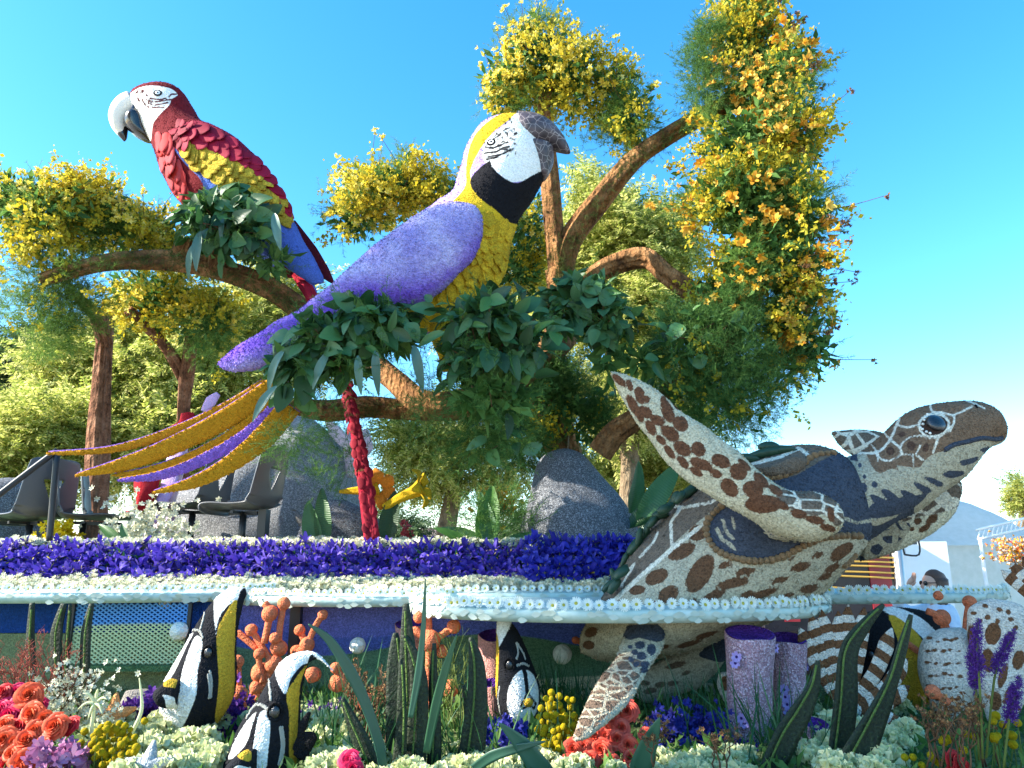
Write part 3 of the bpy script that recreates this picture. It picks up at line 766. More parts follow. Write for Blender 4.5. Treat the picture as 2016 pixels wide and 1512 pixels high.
spots = [(1342, 1086, 30, 15, -25), (1378, 1130, 44, 22, -58), (1293, 1136, 25, 15, -25), (1254, 1162, 17, 10, -10), (1316, 1170, 23, 16, -35), (1375, 1048, 22, 16, -20),
    (1405, 1173, 27, 9, -20), (1443, 1148, 34, 10, -10), (1468, 1124, 25, 8, -5), (1500, 1170, 36, 8, -18), (1534, 1142, 24, 6, -12), (1577, 1116, 23, 9, -15), (1610, 1093, 15, 6, -20),
    (1657, 1086, 29, 13, -35), (1639, 1118, 18, 7, -25), (1593, 1159, 20, 9, -12), (1623, 1136, 16, 6, -20), (1459, 1193, 18, 6, -15), (1570, 1182, 14, 6, -25), (1223, 1188, 13, 7, 0),
    (1164, 1245, 14, 10, -20), (1159, 1270, 12, 9, 0), (1355, 1268, 27, 5, -15), (1391, 1250, 25, 5, -15), (1250, 1265, 20, 6, -10), (1300, 1275, 18, 5, -10), (1428, 1112, 18, 7, -20), (1470, 1168, 16, 5, -15), (1552, 1172, 15, 5, -18), (1328, 1200, 16, 6, -15), (1285, 1190, 13, 7, -10), (1520, 1190, 18, 5, -10), (1555, 1098, 12, 5, -20), (1362, 1186, 14, 6, -20)]
veins = [(zc([(740, 590), (650, 640), (530, 660), (485, 720), (490, 830)], 1100, 700, 2.2009), 3.2), (zc([(430, 765), (410, 810), (350, 875)], 1100, 700, 2.2009), 2.6),
    (zc([(440, 650), (530, 655)], 1100, 700, 2.2009), 2.6), (zc([(300, 930), (330, 900), (270, 1000)], 1100, 700, 2.2009), 2.2), (zc([(750, 600), (640, 720), (500, 830), (350, 960), (220, 1080)], 1100, 700, 2.2009), 4.0),
    (zc([(840, 470), (960, 440), (1040, 400), (1080, 430)], 1100, 700, 2.2009), 3.2)]
gills = [(zc(q, 1100, 700, 2.2009), 3.4) for q in ([(680, 740), (710, 800), (765, 840)], [(710, 710), (730, 770), (765, 805)], [(750, 700), (765, 755)], [(1240, 705), (1290, 725), (1350, 715)])]
setattr_f(body, 'a_cara', region(P, [cara])); setattr_f(body, 'a_spot', region(P, ells=[(x, y, rx*.98, ry*.96, a) for x, y, rx, ry, a in spots])); setattr_f(body, 'a_navy', region(P, [navy]))
setattr_f(body, 'a_vein', region(P, lines=veins)); setattr_f(body, 'a_gill', region(P, lines=gills))
body.data.materials.append(painted('turtle_shell', CREAM, [('a_spot', BROWN), ('a_cara', TAUPE), ('a_vein', VEIN), ('a_navy', NAVY), ('a_gill', CREAM)], 230, 0.5, 0.4, 1.6))
bb = bvh_of([body])

def cells(scl, stretch, c_in, c_edge, w=0.10, warp=0.0):
    """scale pattern: cells with pale joints, per object coordinates"""
    def f(t, v):
        mp = t.n('ShaderNodeMapping'); mp.inputs['Rotation'].default_value = stretch[1]; mp.inputs['Scale'].default_value = stretch[0]; t.l(v, mp.inputs['Vector'])
        e = t.voro(mp.outputs[0], scl, 'DISTANCE_TO_EDGE', rand=0.75)
        nz = t.math('MULTIPLY', t.math('SUBTRACT', t.noise(v, 70, 2), 0.5), 0.10)
        return t.mix(t.step(t.math('ADD', e, nz), w-0.03, w+0.03), c_edge, c_in)
    return f
# head and neck
head_secs = [(1600, 930, 1650, 1090, 4.0, .24), (1655, 905, 1705, 1062, 3.98, .23), (1700, 886, 1760, 1030, 3.96, .22), (1745, 848, 1815, 998, 3.95, .21), (1800, 808, 1868, 958, 3.95, .215), (1858, 794, 1905, 922, 3.95, .195), (1915, 793, 1940, 884, 3.95, .15), (1948, 806, 1966, 874, 3.95, .10), (1966, 832, 1974, 866, 3.95, .045)]
V, F = loft(head_secs, 110, 16, 2.1, 0.004, 4, 2); head = part('head', V, F, None, tu)
P = pix(world_pts(head)); z5 = lambda q: zc(q, 1600, 760, 4.846)
brown_top = z5([(150, 640), (380, 620), (500, 640), (560, 760), (640, 830), (760, 790), (860, 840), (800, 760), (1000, 780), (1060, 720), (1150, 650), (1280, 610), (1480, 540), (1620, 500), (1830, 510), (1900, 300), (1700, 60), (1100, 60), (600, 300), (400, 500)])
hl = [(catmull(np.array(z5(q)), 4), w*0.72) for q, w in (([(440, 640), (540, 640), (640, 620), (740, 510), (800, 370), (830, 310)], 3.2), ([(830, 310), (815, 370), (900, 392), (1010, 372)], 3), ([(1120, 150), (1140, 240), (1250, 255), (1350, 275), (1520, 195)], 3.2),
    ([(1350, 275), (1335, 380), (1210, 470), (1150, 640)], 3.0), ([(740, 510), (830, 590), (840, 650), (740, 712), (640, 690), (600, 620)], 2.8), ([(840, 650), (980, 660), (1060, 712)], 2.8), ([(1030, 560), (980, 660)], 2.5), ([(830, 590), (900, 500), (1040, 470), (1160, 490)], 2.5),
    ([(960, 690), (960, 765)], 2.4), ([(560, 560), (620, 640), (620, 720)], 2.2), ([(660, 420), (740, 510)], 2.4), ([(1240, 60), (1500, 150), (1640, 215)], 2.6), ([(1020, 470), (1130, 500), (1290, 450), (1330, 380)], 2.2))]
eye_ring = [(1600+1155/4.846, 760+370/4.846, 32, 24, -8)]
eye_in = [(1600+1155/4.846, 760+375/4.846, 27, 20, -8)]
lip = [(z5([(1260, 615), (1350, 560), (1480, 530), (1620, 495), (1740, 505), (1810, 495)]), 4.2)]
dark_c = [(z5([(x, y)])[0][0], z5([(x, y)])[0][1], rx/4.846, ry/4.846, a) for x, y, rx, ry, a in ((740, 620, 60, 60, 0), (850, 460, 60, 45, -20), (940, 570, 60, 70, -40), (1080, 590, 50, 70, 20))]
thr = [z5(q) for q in ([(1240, 850), (1290, 810), (1440, 815), (1430, 850), (1320, 880)], [(1400, 720), (1500, 690), (1590, 670), (1540, 730), (1430, 760)], [(1590, 610), (1680, 575), (1660, 640)], [(1060, 880), (1110, 865), (1250, 930), (1200, 960)], [(960, 930), (1010, 925), (1150, 1000), (1060, 1020)],
    [(830, 1000), (900, 1000), (1000, 1060), (930, 1110)], [(650, 1000), (720, 990), (840, 1090), (760, 1120)], [(540, 1050), (600, 1040), (720, 1110), (640, 1150)], [(560, 1130), (760, 1080), (960, 1050), (1090, 1040), (900, 1200), (560, 1260)])]
nk = [(z5([(x, y)])[0][0], z5([(x, y)])[0][1], rx/4.846, ry/4.846, a) for x, y, rx, ry, a in ((195, 880, 40, 75, -10), (280, 855, 36, 80, 5), (225, 745, 45, 25, -40), (310, 720, 30, 45, 30), (390, 680, 40, 25, -40), (345, 750, 22, 22, 0), (450, 755, 20, 26, 0), (405, 850, 24, 30, -20), (495, 865, 20, 24, 0), (480, 970, 45, 48, -20), (590, 940, 30, 32, -20), (355, 1000, 38, 52, -15), (415, 705, 18, 20, 0))]
setattr_f(head, 'a_brown', region(P, [brown_top])); setattr_f(head, 'a_line', region(P, lines=hl)); setattr_f(head, 'a_ring', region(P, ells=eye_ring)); setattr_f(head, 'a_in', region(P, ells=eye_in))
setattr_f(head, 'a_lip', region(P, lines=lip)); setattr_f(head, 'a_dark', region(P, ells=dark_c)-4); setattr_f(head, 'a_thr', region(P, thr, ells=nk))
nav2 = [(1560, 880), (1640, 900), (1632, 930), (1626, 950), (1640, 975), (1665, 990), (1690, 1010), (1720, 1035), (1760, 1020), (1800, 1000), (1760, 1120), (1560, 1120)]
setattr_f(head, 'a_nav', region(P, [nav2]))
head.data.materials.append(painted('turtle_head', CREAM, [('a_nav', NAVY), ('a_thr', NAVY), ('a_brown', lin(116, 92, 72)), ('a_dark', DKB), ('a_line', VEIN), ('a_ring', VEIN), ('a_in', lin(60, 42, 34)), ('a_lip', NAVY)], 230, 0.5, 0.4, 1.3))
hb = bvh_of([head])
loc, nor = stick(hb, 1843, 833); V, F = sphere((0, 0, 0), 1, 14, 24)
eye = inst('eye', fast_mesh('eye', V, F, M['gloss_black']), frame(loc, (1, 0, -0.15), nor, (0.052, 0.05, 0.026)), tu)
for (x, y) in ((1817, 835), (1812, 842), (1816, 845), (1824, 850), (1831, 853), (1822, 822), (1826, 816), (1820, 827)):
    l2, n2 = stick(hb, x, y); v, f = sphere(tuple(l2), 0.0075, 6, 8); part('pearl', v, f, M['white_bead'], tu)
l2, n2 = stick(hb, 1922, 800); v, f = sphere((0, 0, 0), 1, 8, 12); inst('nostril', fast_mesh('nostril', v, f, M['seed_black']), frame(l2, (1, 0, -0.4), n2, (0.02, 0.008, 0.006)), tu)
# lip roll
pts = []
for (x, y) in z5([(1260, 612), (1350, 560), (1480, 530), (1620, 497), (1740, 507), (1800, 500)]):
    l2, n2 = stick(hb, x, y)
    if l2: pts.append((*l2, 0.012))
part('lip', *tube(pts, 8, 6), grain('turtle_navy', NAVY, 220, 0.4), tu)
# flippers
def flip(name, secs, mat, attrs=None, nr=72, ns=14, seed=3):
    V, F = loft(secs, nr, ns, 2.0, 0.004, 4, seed); o = part(name, V, F, mat, tu)
    if attrs:
        P = pix(world_pts(o))
        for n, kw in attrs.items(): setattr_f(o, n, region(P, **kw))
    return o
z3 = lambda q: zc(q, 1100, 700, 2.2009)
def z3e(L): return [(1100+x/2.2009, 700+y/2.2009, rx/2.2009, ry/2.2009, a) for x, y, rx, ry, a in L]
zf = lambda L: [(1160+x/4.032, 640+y/4.032, rx/4.032, ry/4.032, a) for x, y, rx, ry, a in L]
fs = zf([(240, 440, 62, 26, 42), (320, 480, 44, 24, 70), (405, 560, 70, 36, 72), (455, 590, 24, 30, 0), (350, 640, 90, 32, 62), (445, 690, 60, 40, 35), (540, 755, 58, 36, 22), (620, 680, 95, 42, 68), (725, 785, 62, 50, 50), (640, 860, 78, 45, 35), (490, 815, 62, 34, 62),
    (570, 910, 44, 26, 45), (740, 980, 72, 48, 35), (868, 985, 58, 48, 40), (890, 1105, 90, 40, 22), (1045, 1080, 72, 48, 25), (640, 1010, 60, 26, 55), (745, 1090, 60, 28, 50), (1005, 1180, 48, 30, 22), (1185, 1165, 66, 58, 30), (850, 1165, 56, 26, 35), (1115, 1290, 78, 52, 48), (1300, 1305, 78, 62, 20), (1365, 1230, 70, 34, 45), (1385, 1420, 135, 66, 0),
    (1480, 1310, 62, 30, 35), (400, 720, 60, 24, 65), (1230, 1110, 60, 24, 45), (690, 640, 34, 18, 45), (590, 590, 22, 30, -20)])
fs += z3e([(1040, 685, 34, 18, 12), (1110, 712, 40, 16, 12), (1165, 745, 34, 14, 15), (960, 645, 40, 16, 30), (1180, 690, 14, 30, -10)])
arm = flip('front_flipper', [(1203, 733, 1206, 742, 3.62, .012), (1240, 742, 1225, 783, 3.62, .03), (1296, 772, 1252, 828, 3.58, .04), (1352, 816, 1302, 893, 3.54, .05), (1400, 850, 1345, 942, 3.49, .06), (1450, 888, 1410, 982, 3.45, .07), (1502, 934, 1470, 1018, 3.42, .08), (1550, 966, 1530, 1052, 3.42, .09), (1600, 968, 1590, 1066, 3.42, .10), (1640, 988, 1640, 1050, 3.42, .09), (1656, 1010, 1656, 1030, 3.42, .03)], None,
    {'a_spot': dict(ells=[(x, y, rx*1.1, ry*1.12, a) for x, y, rx, ry, a in fs]), 'a_sc': dict(polys=[z3([(940, 590), (1060, 575), (1180, 600), (1240, 700), (1200, 740), (1160, 690), (1080, 690), (980, 650)])])}, 110, 16)
arm.data.materials.append(painted('flipper_near', lin(190, 180, 152), [('a_sc', cells(9, ((1.3, 1, 2.2), (0, 0.5, 0)), TAUPE, VEIN, 0.08)), ('a_spot', lin(100, 66, 46))], 230, 0.5, 0.4, 1.5))
sp2 = cells(24, ((1, 1, 1.6), (0, 0.4, 0)), NAVY, CREAM, 0.16)
t_ = painted('flipper_root', CREAM, [('a_all', sp2)], 230, 0.5, 0.4, 1.0)
flip('arm_root', [(1490, 1010, 1500, 1050, 3.58, .05), (1530, 1000, 1530, 1062, 3.52, .08), (1580, 1000, 1580, 1068, 3.48, .09), (1625, 1005, 1625, 1055, 3.45, .07), (1645, 1020, 1645, 1040, 3.44, .03)], t_, {'a_all': dict(ells=[(1550, 1030, 300, 300, 0)])})
far_m = painted('flipper_far', lin(206, 198, 172), [('a_hi', cells(11, ((1, 1, 1.2), (0, 0.5, 0)), TAUPE, VEIN, 0.1)), ('a_lo', cells(13, ((1, 1, 1), (0, 0.4, 0)), NAVY, CREAM, 0.2)), ('a_b', BROWN)], 230, 0.5, 0.4, 1.2)
flip('front_flipper', [(1690, 1040, 1695, 1104, 4.28, .07), (1735, 1020, 1745, 1092, 4.27, .08), (1790, 985, 1805, 1066, 4.26, .085), (1835, 962, 1860, 1028, 4.25, .08), (1858, 944, 1888, 985, 4.26, .07), (1852, 936, 1884, 948, 4.30, .05), (1846, 934, 1866, 936, 4.34, .02)], far_m,
    {'a_hi': dict(polys=[[(1725, 1030), (1780, 985), (1850, 930), (1900, 930), (1900, 990), (1850, 1010), (1800, 1020), (1750, 1040)]]), 'a_lo': dict(polys=[[(1690, 1030), (1725, 1025), (1790, 1030), (1780, 1060), (1740, 1110), (1680, 1110)]]), 'a_b': dict(ells=[(1807, 1026, 8, 7, 0), (1835, 1022, 14, 8, -35), (1820, 1040, 14, 6, -30), (1795, 1042, 6, 5, 0)])})
flip('flipper_tip', [(1639, 850, 1641, 858, 4.5, .015), (1660, 847, 1654, 878, 4.5, .03), (1700, 845, 1678, 895, 4.48, .05), (1735, 850, 1715, 905, 4.44, .06), (1765, 870, 1750, 915, 4.40, .06)], far_m, {'a_hi': dict(ells=[(1690, 870, 200, 200, 0)]), 'a_lo': dict(ells=[(0, 0, 1, 1, 0)]), 'a_b': dict(ells=[(0, 0, 1, 1, 0)])})
# hind flippers below the disc
hs = [(1100+x/2.2009, 700+y/2.2009, rx/2.2009, ry/2.2009, a) for x, y, rx, ry, a in [(225, 1375, 46, 18, -50), (260, 1355, 38, 16, -50), (195, 1410, 46, 18, -55), (170, 1445, 46, 18, -55), (145, 1480, 44, 16, -58), (290, 1335, 30, 16, -45), (230, 1440, 30, 10, -50), (205, 1475, 30, 10, -52)]]
hn = [(1100+x/2.2009, 700+y/2.2009, rx/2.2009, ry/2.2009, a) for x, y, rx, ry, a in [(370, 1250, 22, 18, 0), (420, 1275, 24, 20, 0), (340, 1285, 14, 12, 0), (385, 1310, 18, 16, 0), (430, 1330, 16, 22, 0), (330, 1330, 12, 14, 0), (355, 1350, 14, 12, 0), (310, 1290, 10, 10, 0), (300, 1320, 10, 10, 0), (400, 1360, 12, 12, 0)]]
hm = painted('hind_flipper', lin(178, 168, 144), [('a_pl', cells(17, ((1.0, .6, 1.9), (0, .55, 0)), lin(112, 92, 76), CREAM, .085)), ('a_b', lin(112, 92, 76)), ('a_n', NAVY)], 230, 0.5, 0.4, 1.3)
z6 = lambda q: zc(q, 600, 1100, 2.88)
hs2 = [(600+x/2.88, 1100+y/2.88, rx/2.88, ry/2.88, a) for x, y, rx, ry, a in [(1720, 670, 40, 34, -45), (1770, 620, 40, 36, -40), (1690, 720, 60, 30, -50), (1655, 765, 60, 26, -52), (1630, 810, 60, 26, -55), (1605, 855, 58, 24, -58), (1590, 900, 56, 22, -60), (1570, 945, 50, 20, -62), (1550, 985, 40, 18, -62), (1815, 590, 24, 20, 0), (1740, 700, 30, 16, -50), (1790, 560, 18, 16, 0)]]
hn2 = [(600+x/2.88, 1100+y/2.88, rx/2.88, ry/2.88, a) for x, y, rx, ry, a in [(1900, 490, 30, 22, 0), (1965, 515, 26, 34, 0), (1870, 530, 20, 18, 0), (1910, 550, 28, 24, 0), (1850, 570, 18, 16, 0), (1930, 600, 26, 20, 0), (1880, 600, 18, 16, 0), (1925, 630, 20, 18, 0), (1845, 500, 16, 12, 0)]]
leg = flip('hind_flipper', [(1300, 1225, 1240, 1222, 3.72, .10), (1308, 1262, 1228, 1262, 3.58, .09), (1285, 1305, 1210, 1300, 3.43, .08), (1262, 1345, 1185, 1330, 3.28, .06), (1240, 1380, 1163, 1365, 3.14, .05), (1200, 1420, 1143, 1405, 3.02, .035), (1165, 1450, 1132, 1440, 2.95, .025), (1140, 1459, 1128, 1456, 2.92, .012)], None,
    {'a_pl': dict(polys=[[(1262, 1300), (1205, 1290), (1160, 1350), (1130, 1410), (1118, 1462), (1148, 1456), (1188, 1415), (1226, 1375), (1258, 1335)]]), 'a_b': dict(ells=[(0, 0, 1, 1, 0)]), 'a_n': dict(ells=hn2, polys=[z6([(1800, 430), (1830, 380), (2040, 380), (2020, 470), (1900, 450), (1840, 460)])])})
leg.data.materials.append(hm)
leg2 = flip('hind_flipper', [(1448, 1240, 1400, 1225, 4.3, .08), (1430, 1290, 1370, 1255, 4.28, .09), (1390, 1345, 1320, 1290, 4.25, .08), (1340, 1368, 1270, 1318, 4.22, .06), (1275, 1385, 1248, 1335, 4.2, .04), (1250, 1365, 1242, 1345, 4.2, .015)], None,
    {'a_pl': dict(ells=[(0, 0, 1, 1, 0)]), 'a_b': dict(ells=[(1330, 1310, 22, 6, -15), (1280, 1360, 14, 6, -10), (1300, 1348, 12, 6, -10), (1270, 1345, 10, 5, 0), (1325, 1345, 12, 5, -10), (1350, 1325, 10, 4, -20)]), 'a_n': dict(polys=[[(1375, 1290), (1390, 1275), (1440, 1235), (1460, 1260), (1430, 1300), (1400, 1300)]])})
leg2.data.materials.append(hm)
# walnut beads round the opening of the shell
def bead_row(pts, r, n):
    q = catmull(np.array(pts, float), 12); L = np.r_[0, np.cumsum(np.linalg.norm(np.diff(q, axis=0), axis=1))]
    for s in np.linspace(0, L[-1], n):
        x = np.interp(s, L, q[:, 0]); y = np.interp(s, L, q[:, 1]); l2, n2 = stick(bb, x, y)
        if l2 is None: continue
        inst('walnut', WAL[random.randrange(3)], frame(l2+n2*r*0.3, (random.gauss(0, 1), random.gauss(0, 1), random.gauss(0, 1)), (0, 0, 1), r*(0.9+0.25*random.random())), tu)
WAL = [fast_mesh('walnut', *sphere((0, 0, 0), (1, 0.92, 0.88), 8, 12, 0.06, s, 0.5), M['walnut']) for s in range(3)]
bead_row([(1440, 985), (1415, 1003), (1395, 1025), (1391, 1050), (1405, 1077), (1435, 1095), (1480, 1104), (1510, 1103), (1545, 1094), (1580, 1075), (1610, 1062), (1650, 1054), (1690, 1054)], 0.019, 38)
bead_row([(1510, 944), (1545, 936), (1575, 920), (1592, 905), (1610, 896), (1640, 893)], 0.019, 13)
bead_row([(1662, 1112), (1672, 1104), (1682, 1092)], 0.016, 5)
# marginal plates of the shell top
def plate(name, outline, Yb, th, mat):
    q = smoothpoly(outline, 5); c = q.mean(0); rows = []
    for s, d in ((1.0, th*0.6), (1.0, 0), (0.86, -th*0.8), (0.5, -th), (0.05, -th)):
        rows.append(np.array([at(c[0]+(x-c[0])*s, c[1]+(y-c[1])*s, Yb+d) for x, y in q]))
    n = len(q); V = np.vstack(rows); part(name, *close_ends(V, grid_faces(len(rows), n), n), mat, tu)
TM = grain('scute', TAUPE, 210, 0.4, 0.8)
plate('scute', z3([(825, 490), (900, 478), (960, 455), (1040, 430), (1075, 452), (1060, 490), (1000, 520), (900, 525)]), 3.68, 0.05, TM)
plate('scute', z3([(1060, 410), (1100, 392), (1150, 398), (1200, 425), (1195, 440), (1130, 432), (1080, 440)]), 3.86, 0.04, TM)
# cucumber ridge along the back of the shell
def cuke(pp, r):
    pts = [(*at(x, y, Y), r*k) for (x, y, Y), k in zip(pp, (0.55, 0.95, 1.05, 0.95, 0.5))]; part('cucumber', *tube(pts, 10, 3, 0.002, 4, int(pp[0][0])), M['cucumber'], tu)
for i in range(46):
    t = i/45; q = catmull(np.array([(1200, 1150), (1240, 1085), (1300, 1015), (1360, 965), (1430, 922), (1500, 893), (1560, 880)], float), 8); k = t*(len(q)-1); j = int(min(k, len(q)-2)); c = q[j]+(q[j+1]-q[j])*(k-j); d = q[j+1]-q[j]; d = d/np.linalg.norm(d)
    a = random.gauss(0, 0.35); d = np.array((d[0]*math.cos(a)-d[1]*math.sin(a), d[0]*math.sin(a)+d[1]*math.cos(a))); L = 13+7*random.random(); o = random.gauss(0, 5)
    Yc = 4.02+random.gauss(0, 0.05)-(0.12 if random.random() < 0.4 else 0)
    if random.random() < 0.4: c = c+np.array((6, 9))
    cuke([(c[0]+d[0]*L*s, c[1]+d[1]*L*s+o-2*(1-s*s), Yc) for s in (-1, -.5, 0, .5, 1)], 0.016+0.008*random.random())
cuke([(1478+x, 893-y, 3.85) for x, y in ((0, -6), (25, 0), (50, 4), (75, 6), (92, 2))], 0.022); cuke([(1440+x, 905-y, 3.86) for x, y in ((0, 0), (15, 3), (30, 4), (45, 2), (55, -2))], 0.026)

for nm, n_, sz in (('shell', 26000, .009), ('head', 11000, .0075), ('front_flipper', 9000, .008), ('arm_root', 2500, .007), ('hind_flipper', 4500, .008), ('flipper_tip', 1500, .007)):
    for ch in list(tu.children):
        if ch.name.split('.')[0] == nm: chips(ch, n_, sz, 0.8, 'seed_chips')
# ------------------------------------------------------------ petal-covered feathers
def feather_mesh(name, mat, W=0.8, curl=0.25, rag=0.06, n=6, m=4, seed=0, th=0.02):
    r = np.random.default_rng(seed); top = []
    for i in range(n+1):
        t = i/n
        for j in range(m+1):
            k = 2*j/m-1; w = W*0.5*(math.sin(math.pi*(0.16+0.78*t))**0.6)
            top.append((k*w*(1+rag*r.normal()), t*(1-0.10*k*k*t)+rag*0.4*r.normal(), 0.06+curl*0.35*t*t-0.10*k*k+0.012*r.normal()))
    V = np.array(top); B = V.copy(); B[:, 2] -= th; a = grid_faces(n+1, m+1, False).tolist(); N = len(V)
    F = [tuple(f) for f in a]+[tuple(i+N for i in f[::-1]) for f in a]
    edge = list(range(m+1))+[i*(m+1)+m for i in range(1, n+1)]+[n*(m+1)+j for j in range(m-1, -1, -1)]+[i*(m+1) for i in range(n-1, 0, -1)]
    for i in range(len(edge)): p, q = edge[i], edge[(i+1) % len(edge)]; F.append((q, p, p+N, q+N))
    return fast_mesh(name, np.vstack((V, B)), F, mat)
def feathers(name, meshes, bvh, spots, parent, lift=0.004):
    """spots: (px,py,dirx,diry,len_m,wscale)"""
    for (x, y, dx, dy, L, w) in spots:
        l, n = stick(bvh, x, y)
        if l is None: continue
        l2 = Vector(at(x+dx*10, y+dy*10, l.y)); d = l2-Vector(at(x, y, l.y)); d = d-n*d.dot(n)
        inst(name, meshes[random.randrange(len(meshes))], frame(l+n*lift, d, n, (L*w, L, L*0.6), random.gauss(0, 0.08)), parent)
def rows_between(A, B, nr, nc, stag=True, jit=2.0):
    """grid of points between polyline A and B"""
    A = catmull(np.array(A, float), 10); B = catmull(np.array(B, float), 10); out = []
    for i in range(nr):
        t = (i+0.5)/nr
        for j in range(nc):
            u = (j+(0.5 if (stag and i % 2) else 0.0)+0.25)/nc
            if u > 1: continue
            a = A[int(u*(len(A)-1))]; b = B[int(u*(len(B)-1))]; p = a+(b-a)*t+np.array((random.gauss(0, jit), random.gauss(0, jit))); out.append((p[0], p[1], t, u))
    return out

# ------------------------------------------------------------ scarlet macaw
RY = 6.0
rm = thing('scarlet_macaw', 'red macaw sculpture with white beak perched on the leafy branch', 'parrot sculpture', tuple(at(470, 520, RY)))
z1 = lambda q: zc(q, 200, 140, 4.2)
secs = [(286, 172, 330, 166, RY, .05), (262, 188, 358, 180, RY, .15), (258, 212, 378, 206, RY, .19), (276, 248, 390, 232, RY, .19), (300, 284, 408, 246, RY, .22), (313, 322, 462, 272, RY, .28), (332, 366, 516, 322, RY, .31), (368, 412, 548, 376, RY, .30), (425, 455, 568, 430, RY, .22), (500, 505, 590, 490, RY, .12), (560, 545, 615, 540, RY, .05)]
V, F = loft(secs, 90, 16, 2.0, 0.006, 3, 5); rb = part('body', V, F, None, rm); P = pix(world_pts(rb))
face = z1([(265, 165), (330, 130), (430, 120), (560, 140), (630, 195), (580, 230), (560, 280), (500, 340), (455, 390), (425, 440), (410, 560), (390, 570), (300, 400), (200, 330), (230, 200)])
dash = [(z1(q), 1.5) for q in ([(300, 170), (310, 190)], [(320, 155), (325, 185)], [(345, 155), (340, 180)], [(330, 200), (340, 225)], [(360, 190), (380, 205)], [(300, 215), (310, 250)], [(335, 240), (350, 265)], [(350, 270), (390, 300)], [(415, 300), (520, 300)], [(400, 225), (430, 230), (490, 235), (530, 225)], [(370, 235), (400, 250), (430, 254)], [(440, 254), (520, 246)], [(530, 240), (580, 235)], [(380, 262), (420, 278)], [(440, 280), (500, 272)], [(515, 268), (550, 260)], [(555, 215), (575, 190), (620, 190)], [(280, 185), (300, 160)])]
setattr_f(rb, 'a_face', region(P, [face])); setattr_f(rb, 'a_dash', region(P, lines=dash))
setattr_f(rb, 'a_blue', region(P, [z1([(580, 620), (620, 650), (760, 800), (900, 900), (1000, 1000), (1500, 1100), (1800, 1500), (1200, 1600), (900, 1100), (820, 900), (700, 780)])]))
rb.data.materials.append(painted('scarlet_body', lin(112, 26, 34), [('a_face', lin(240, 238, 232)), ('a_dash', lin(90, 24, 34)), ('a_blue', lin(80, 104, 176))], 200, 0.3, 0.5, 0.7, soft=0.6))
rbv = bvh_of([rb])
# eye: ring and pupil discs
def disc_on(bvh, px, py, r, mat, name, parent, lift, hgt=0.3):
    l, n = stick(bvh, px, py); v, f = dome(1, 0.5, 0, 20); inst(name, fast_mesh(name, v, f, mat), frame(l+n*lift, n, (0, 0, 1), (r, r*hgt, r)), parent)
disc_on(rbv, 310.5, 183, 0.037, M['seed_black'], 'eye_ring', rm, 0.001); disc_on(rbv, 310.5, 183, 0.026, M['white_paint'], 'iris', rm, 0.004, 0.35); disc_on(rbv, 310.5, 183, 0.010, M['gloss_black'], 'pupil', rm, 0.0075, 0.5)
M['white_beak'] = grain('white_beak', lin(240, 236, 228), 260, 0.12, 0.3)
V, F = loft([(258, 186, 276, 222, RY, .13), (240, 194, 268, 228, RY, .13), (224, 212, 258, 236, RY, .125), (217, 234, 252, 244, RY, .11), (221, 252, 249, 256, RY, .08), (228, 262, 249, 264, RY, .05), (233, 268, 249, 268, RY, .035)], 40, 8, 2.0); part('upper_beak', V, F, M['white_beak'], rm)
V, F = loft([(227, 260, 251, 252, RY, .052), (233, 268, 250, 265, RY, .042), (240, 275, 249, 273, RY, .02), (243, 278, 246, 278, RY, .006)], 30, 8, 2.0); part('beak_tip', V, F, M['gloss_black'], rm)
V, F = loft([(262, 204, 270, 204, RY-.1, .02), (256, 222, 280, 220, RY-.06, .07), (250, 236, 292, 234, RY-.02, .13), (248, 250, 298, 255, RY, .14), (262, 266, 300, 272, RY, .11), (280, 276, 298, 279, RY, .04)], 40, 8, 2.0); part('lower_beak', V, F, M['gloss_black'], rm)
# wing
def pmat(name, cols, trans=0.1): return leafm(name, cols, trans, 0.75, 'object', 0.2)
M['f_red'] = pmat('f_red', [lin(136, 16, 46), lin(164, 24, 60), lin(116, 14, 40)]); M['f_yel'] = None
def yel_m(name, a):
    t = NT(name); v = t.coord((1, 1, 1)); vo = t.voro(v, 16, out='Color'); h = t.n('ShaderNodeSeparateColor'); t.l(vo, h.inputs[0])
    oi = t.n('ShaderNodeObjectInfo').outputs['Random']; k = t.ramp(oi, [(0, (.62, .6, .55, 1)), (1, (1.1, 1.1, 1.1, 1))])
    return t.bsdf(t.mix(1.0, t.ramp(h.outputs[0], [(0, sc(a, 0.7)), (0.5, a), (1, sc(a, 1.3))]), k, 'MULTIPLY'), 0.9, 0.15, t.bump(t.voro(v, 16), 0.4, 0.03))
M['f_yel'] = yel_m('f_yel', lin(186, 160, 54)); M['f_gold'] = yel_m('f_gold', lin(196, 160, 40)); M['f_pink'] = pmat('f_pink', [lin(206, 72, 78), lin(210, 52, 50), lin(208, 84, 94), lin(188, 38, 38)], 0.2)
FR = [feather_mesh('red_feather', M['f_red'], 0.75, 0.55, 0.05, seed=s) for s in range(4)]
FY = [feather_mesh('yellow_feather', M['f_yel'], 0.8, 0.6, 0.04, seed=s+10, th=0.09) for s in range(4)]
FP = [feather_mesh('pink_feather', M['f_pink'], 0.8, 0.4, 0.07, seed=s+20) for s in range(4)]
FG = [feather_mesh('gold_feather', M['f_gold'], 0.95, 0.8, 0.10, seed=s+30, th=0.07) for s in range(4)]
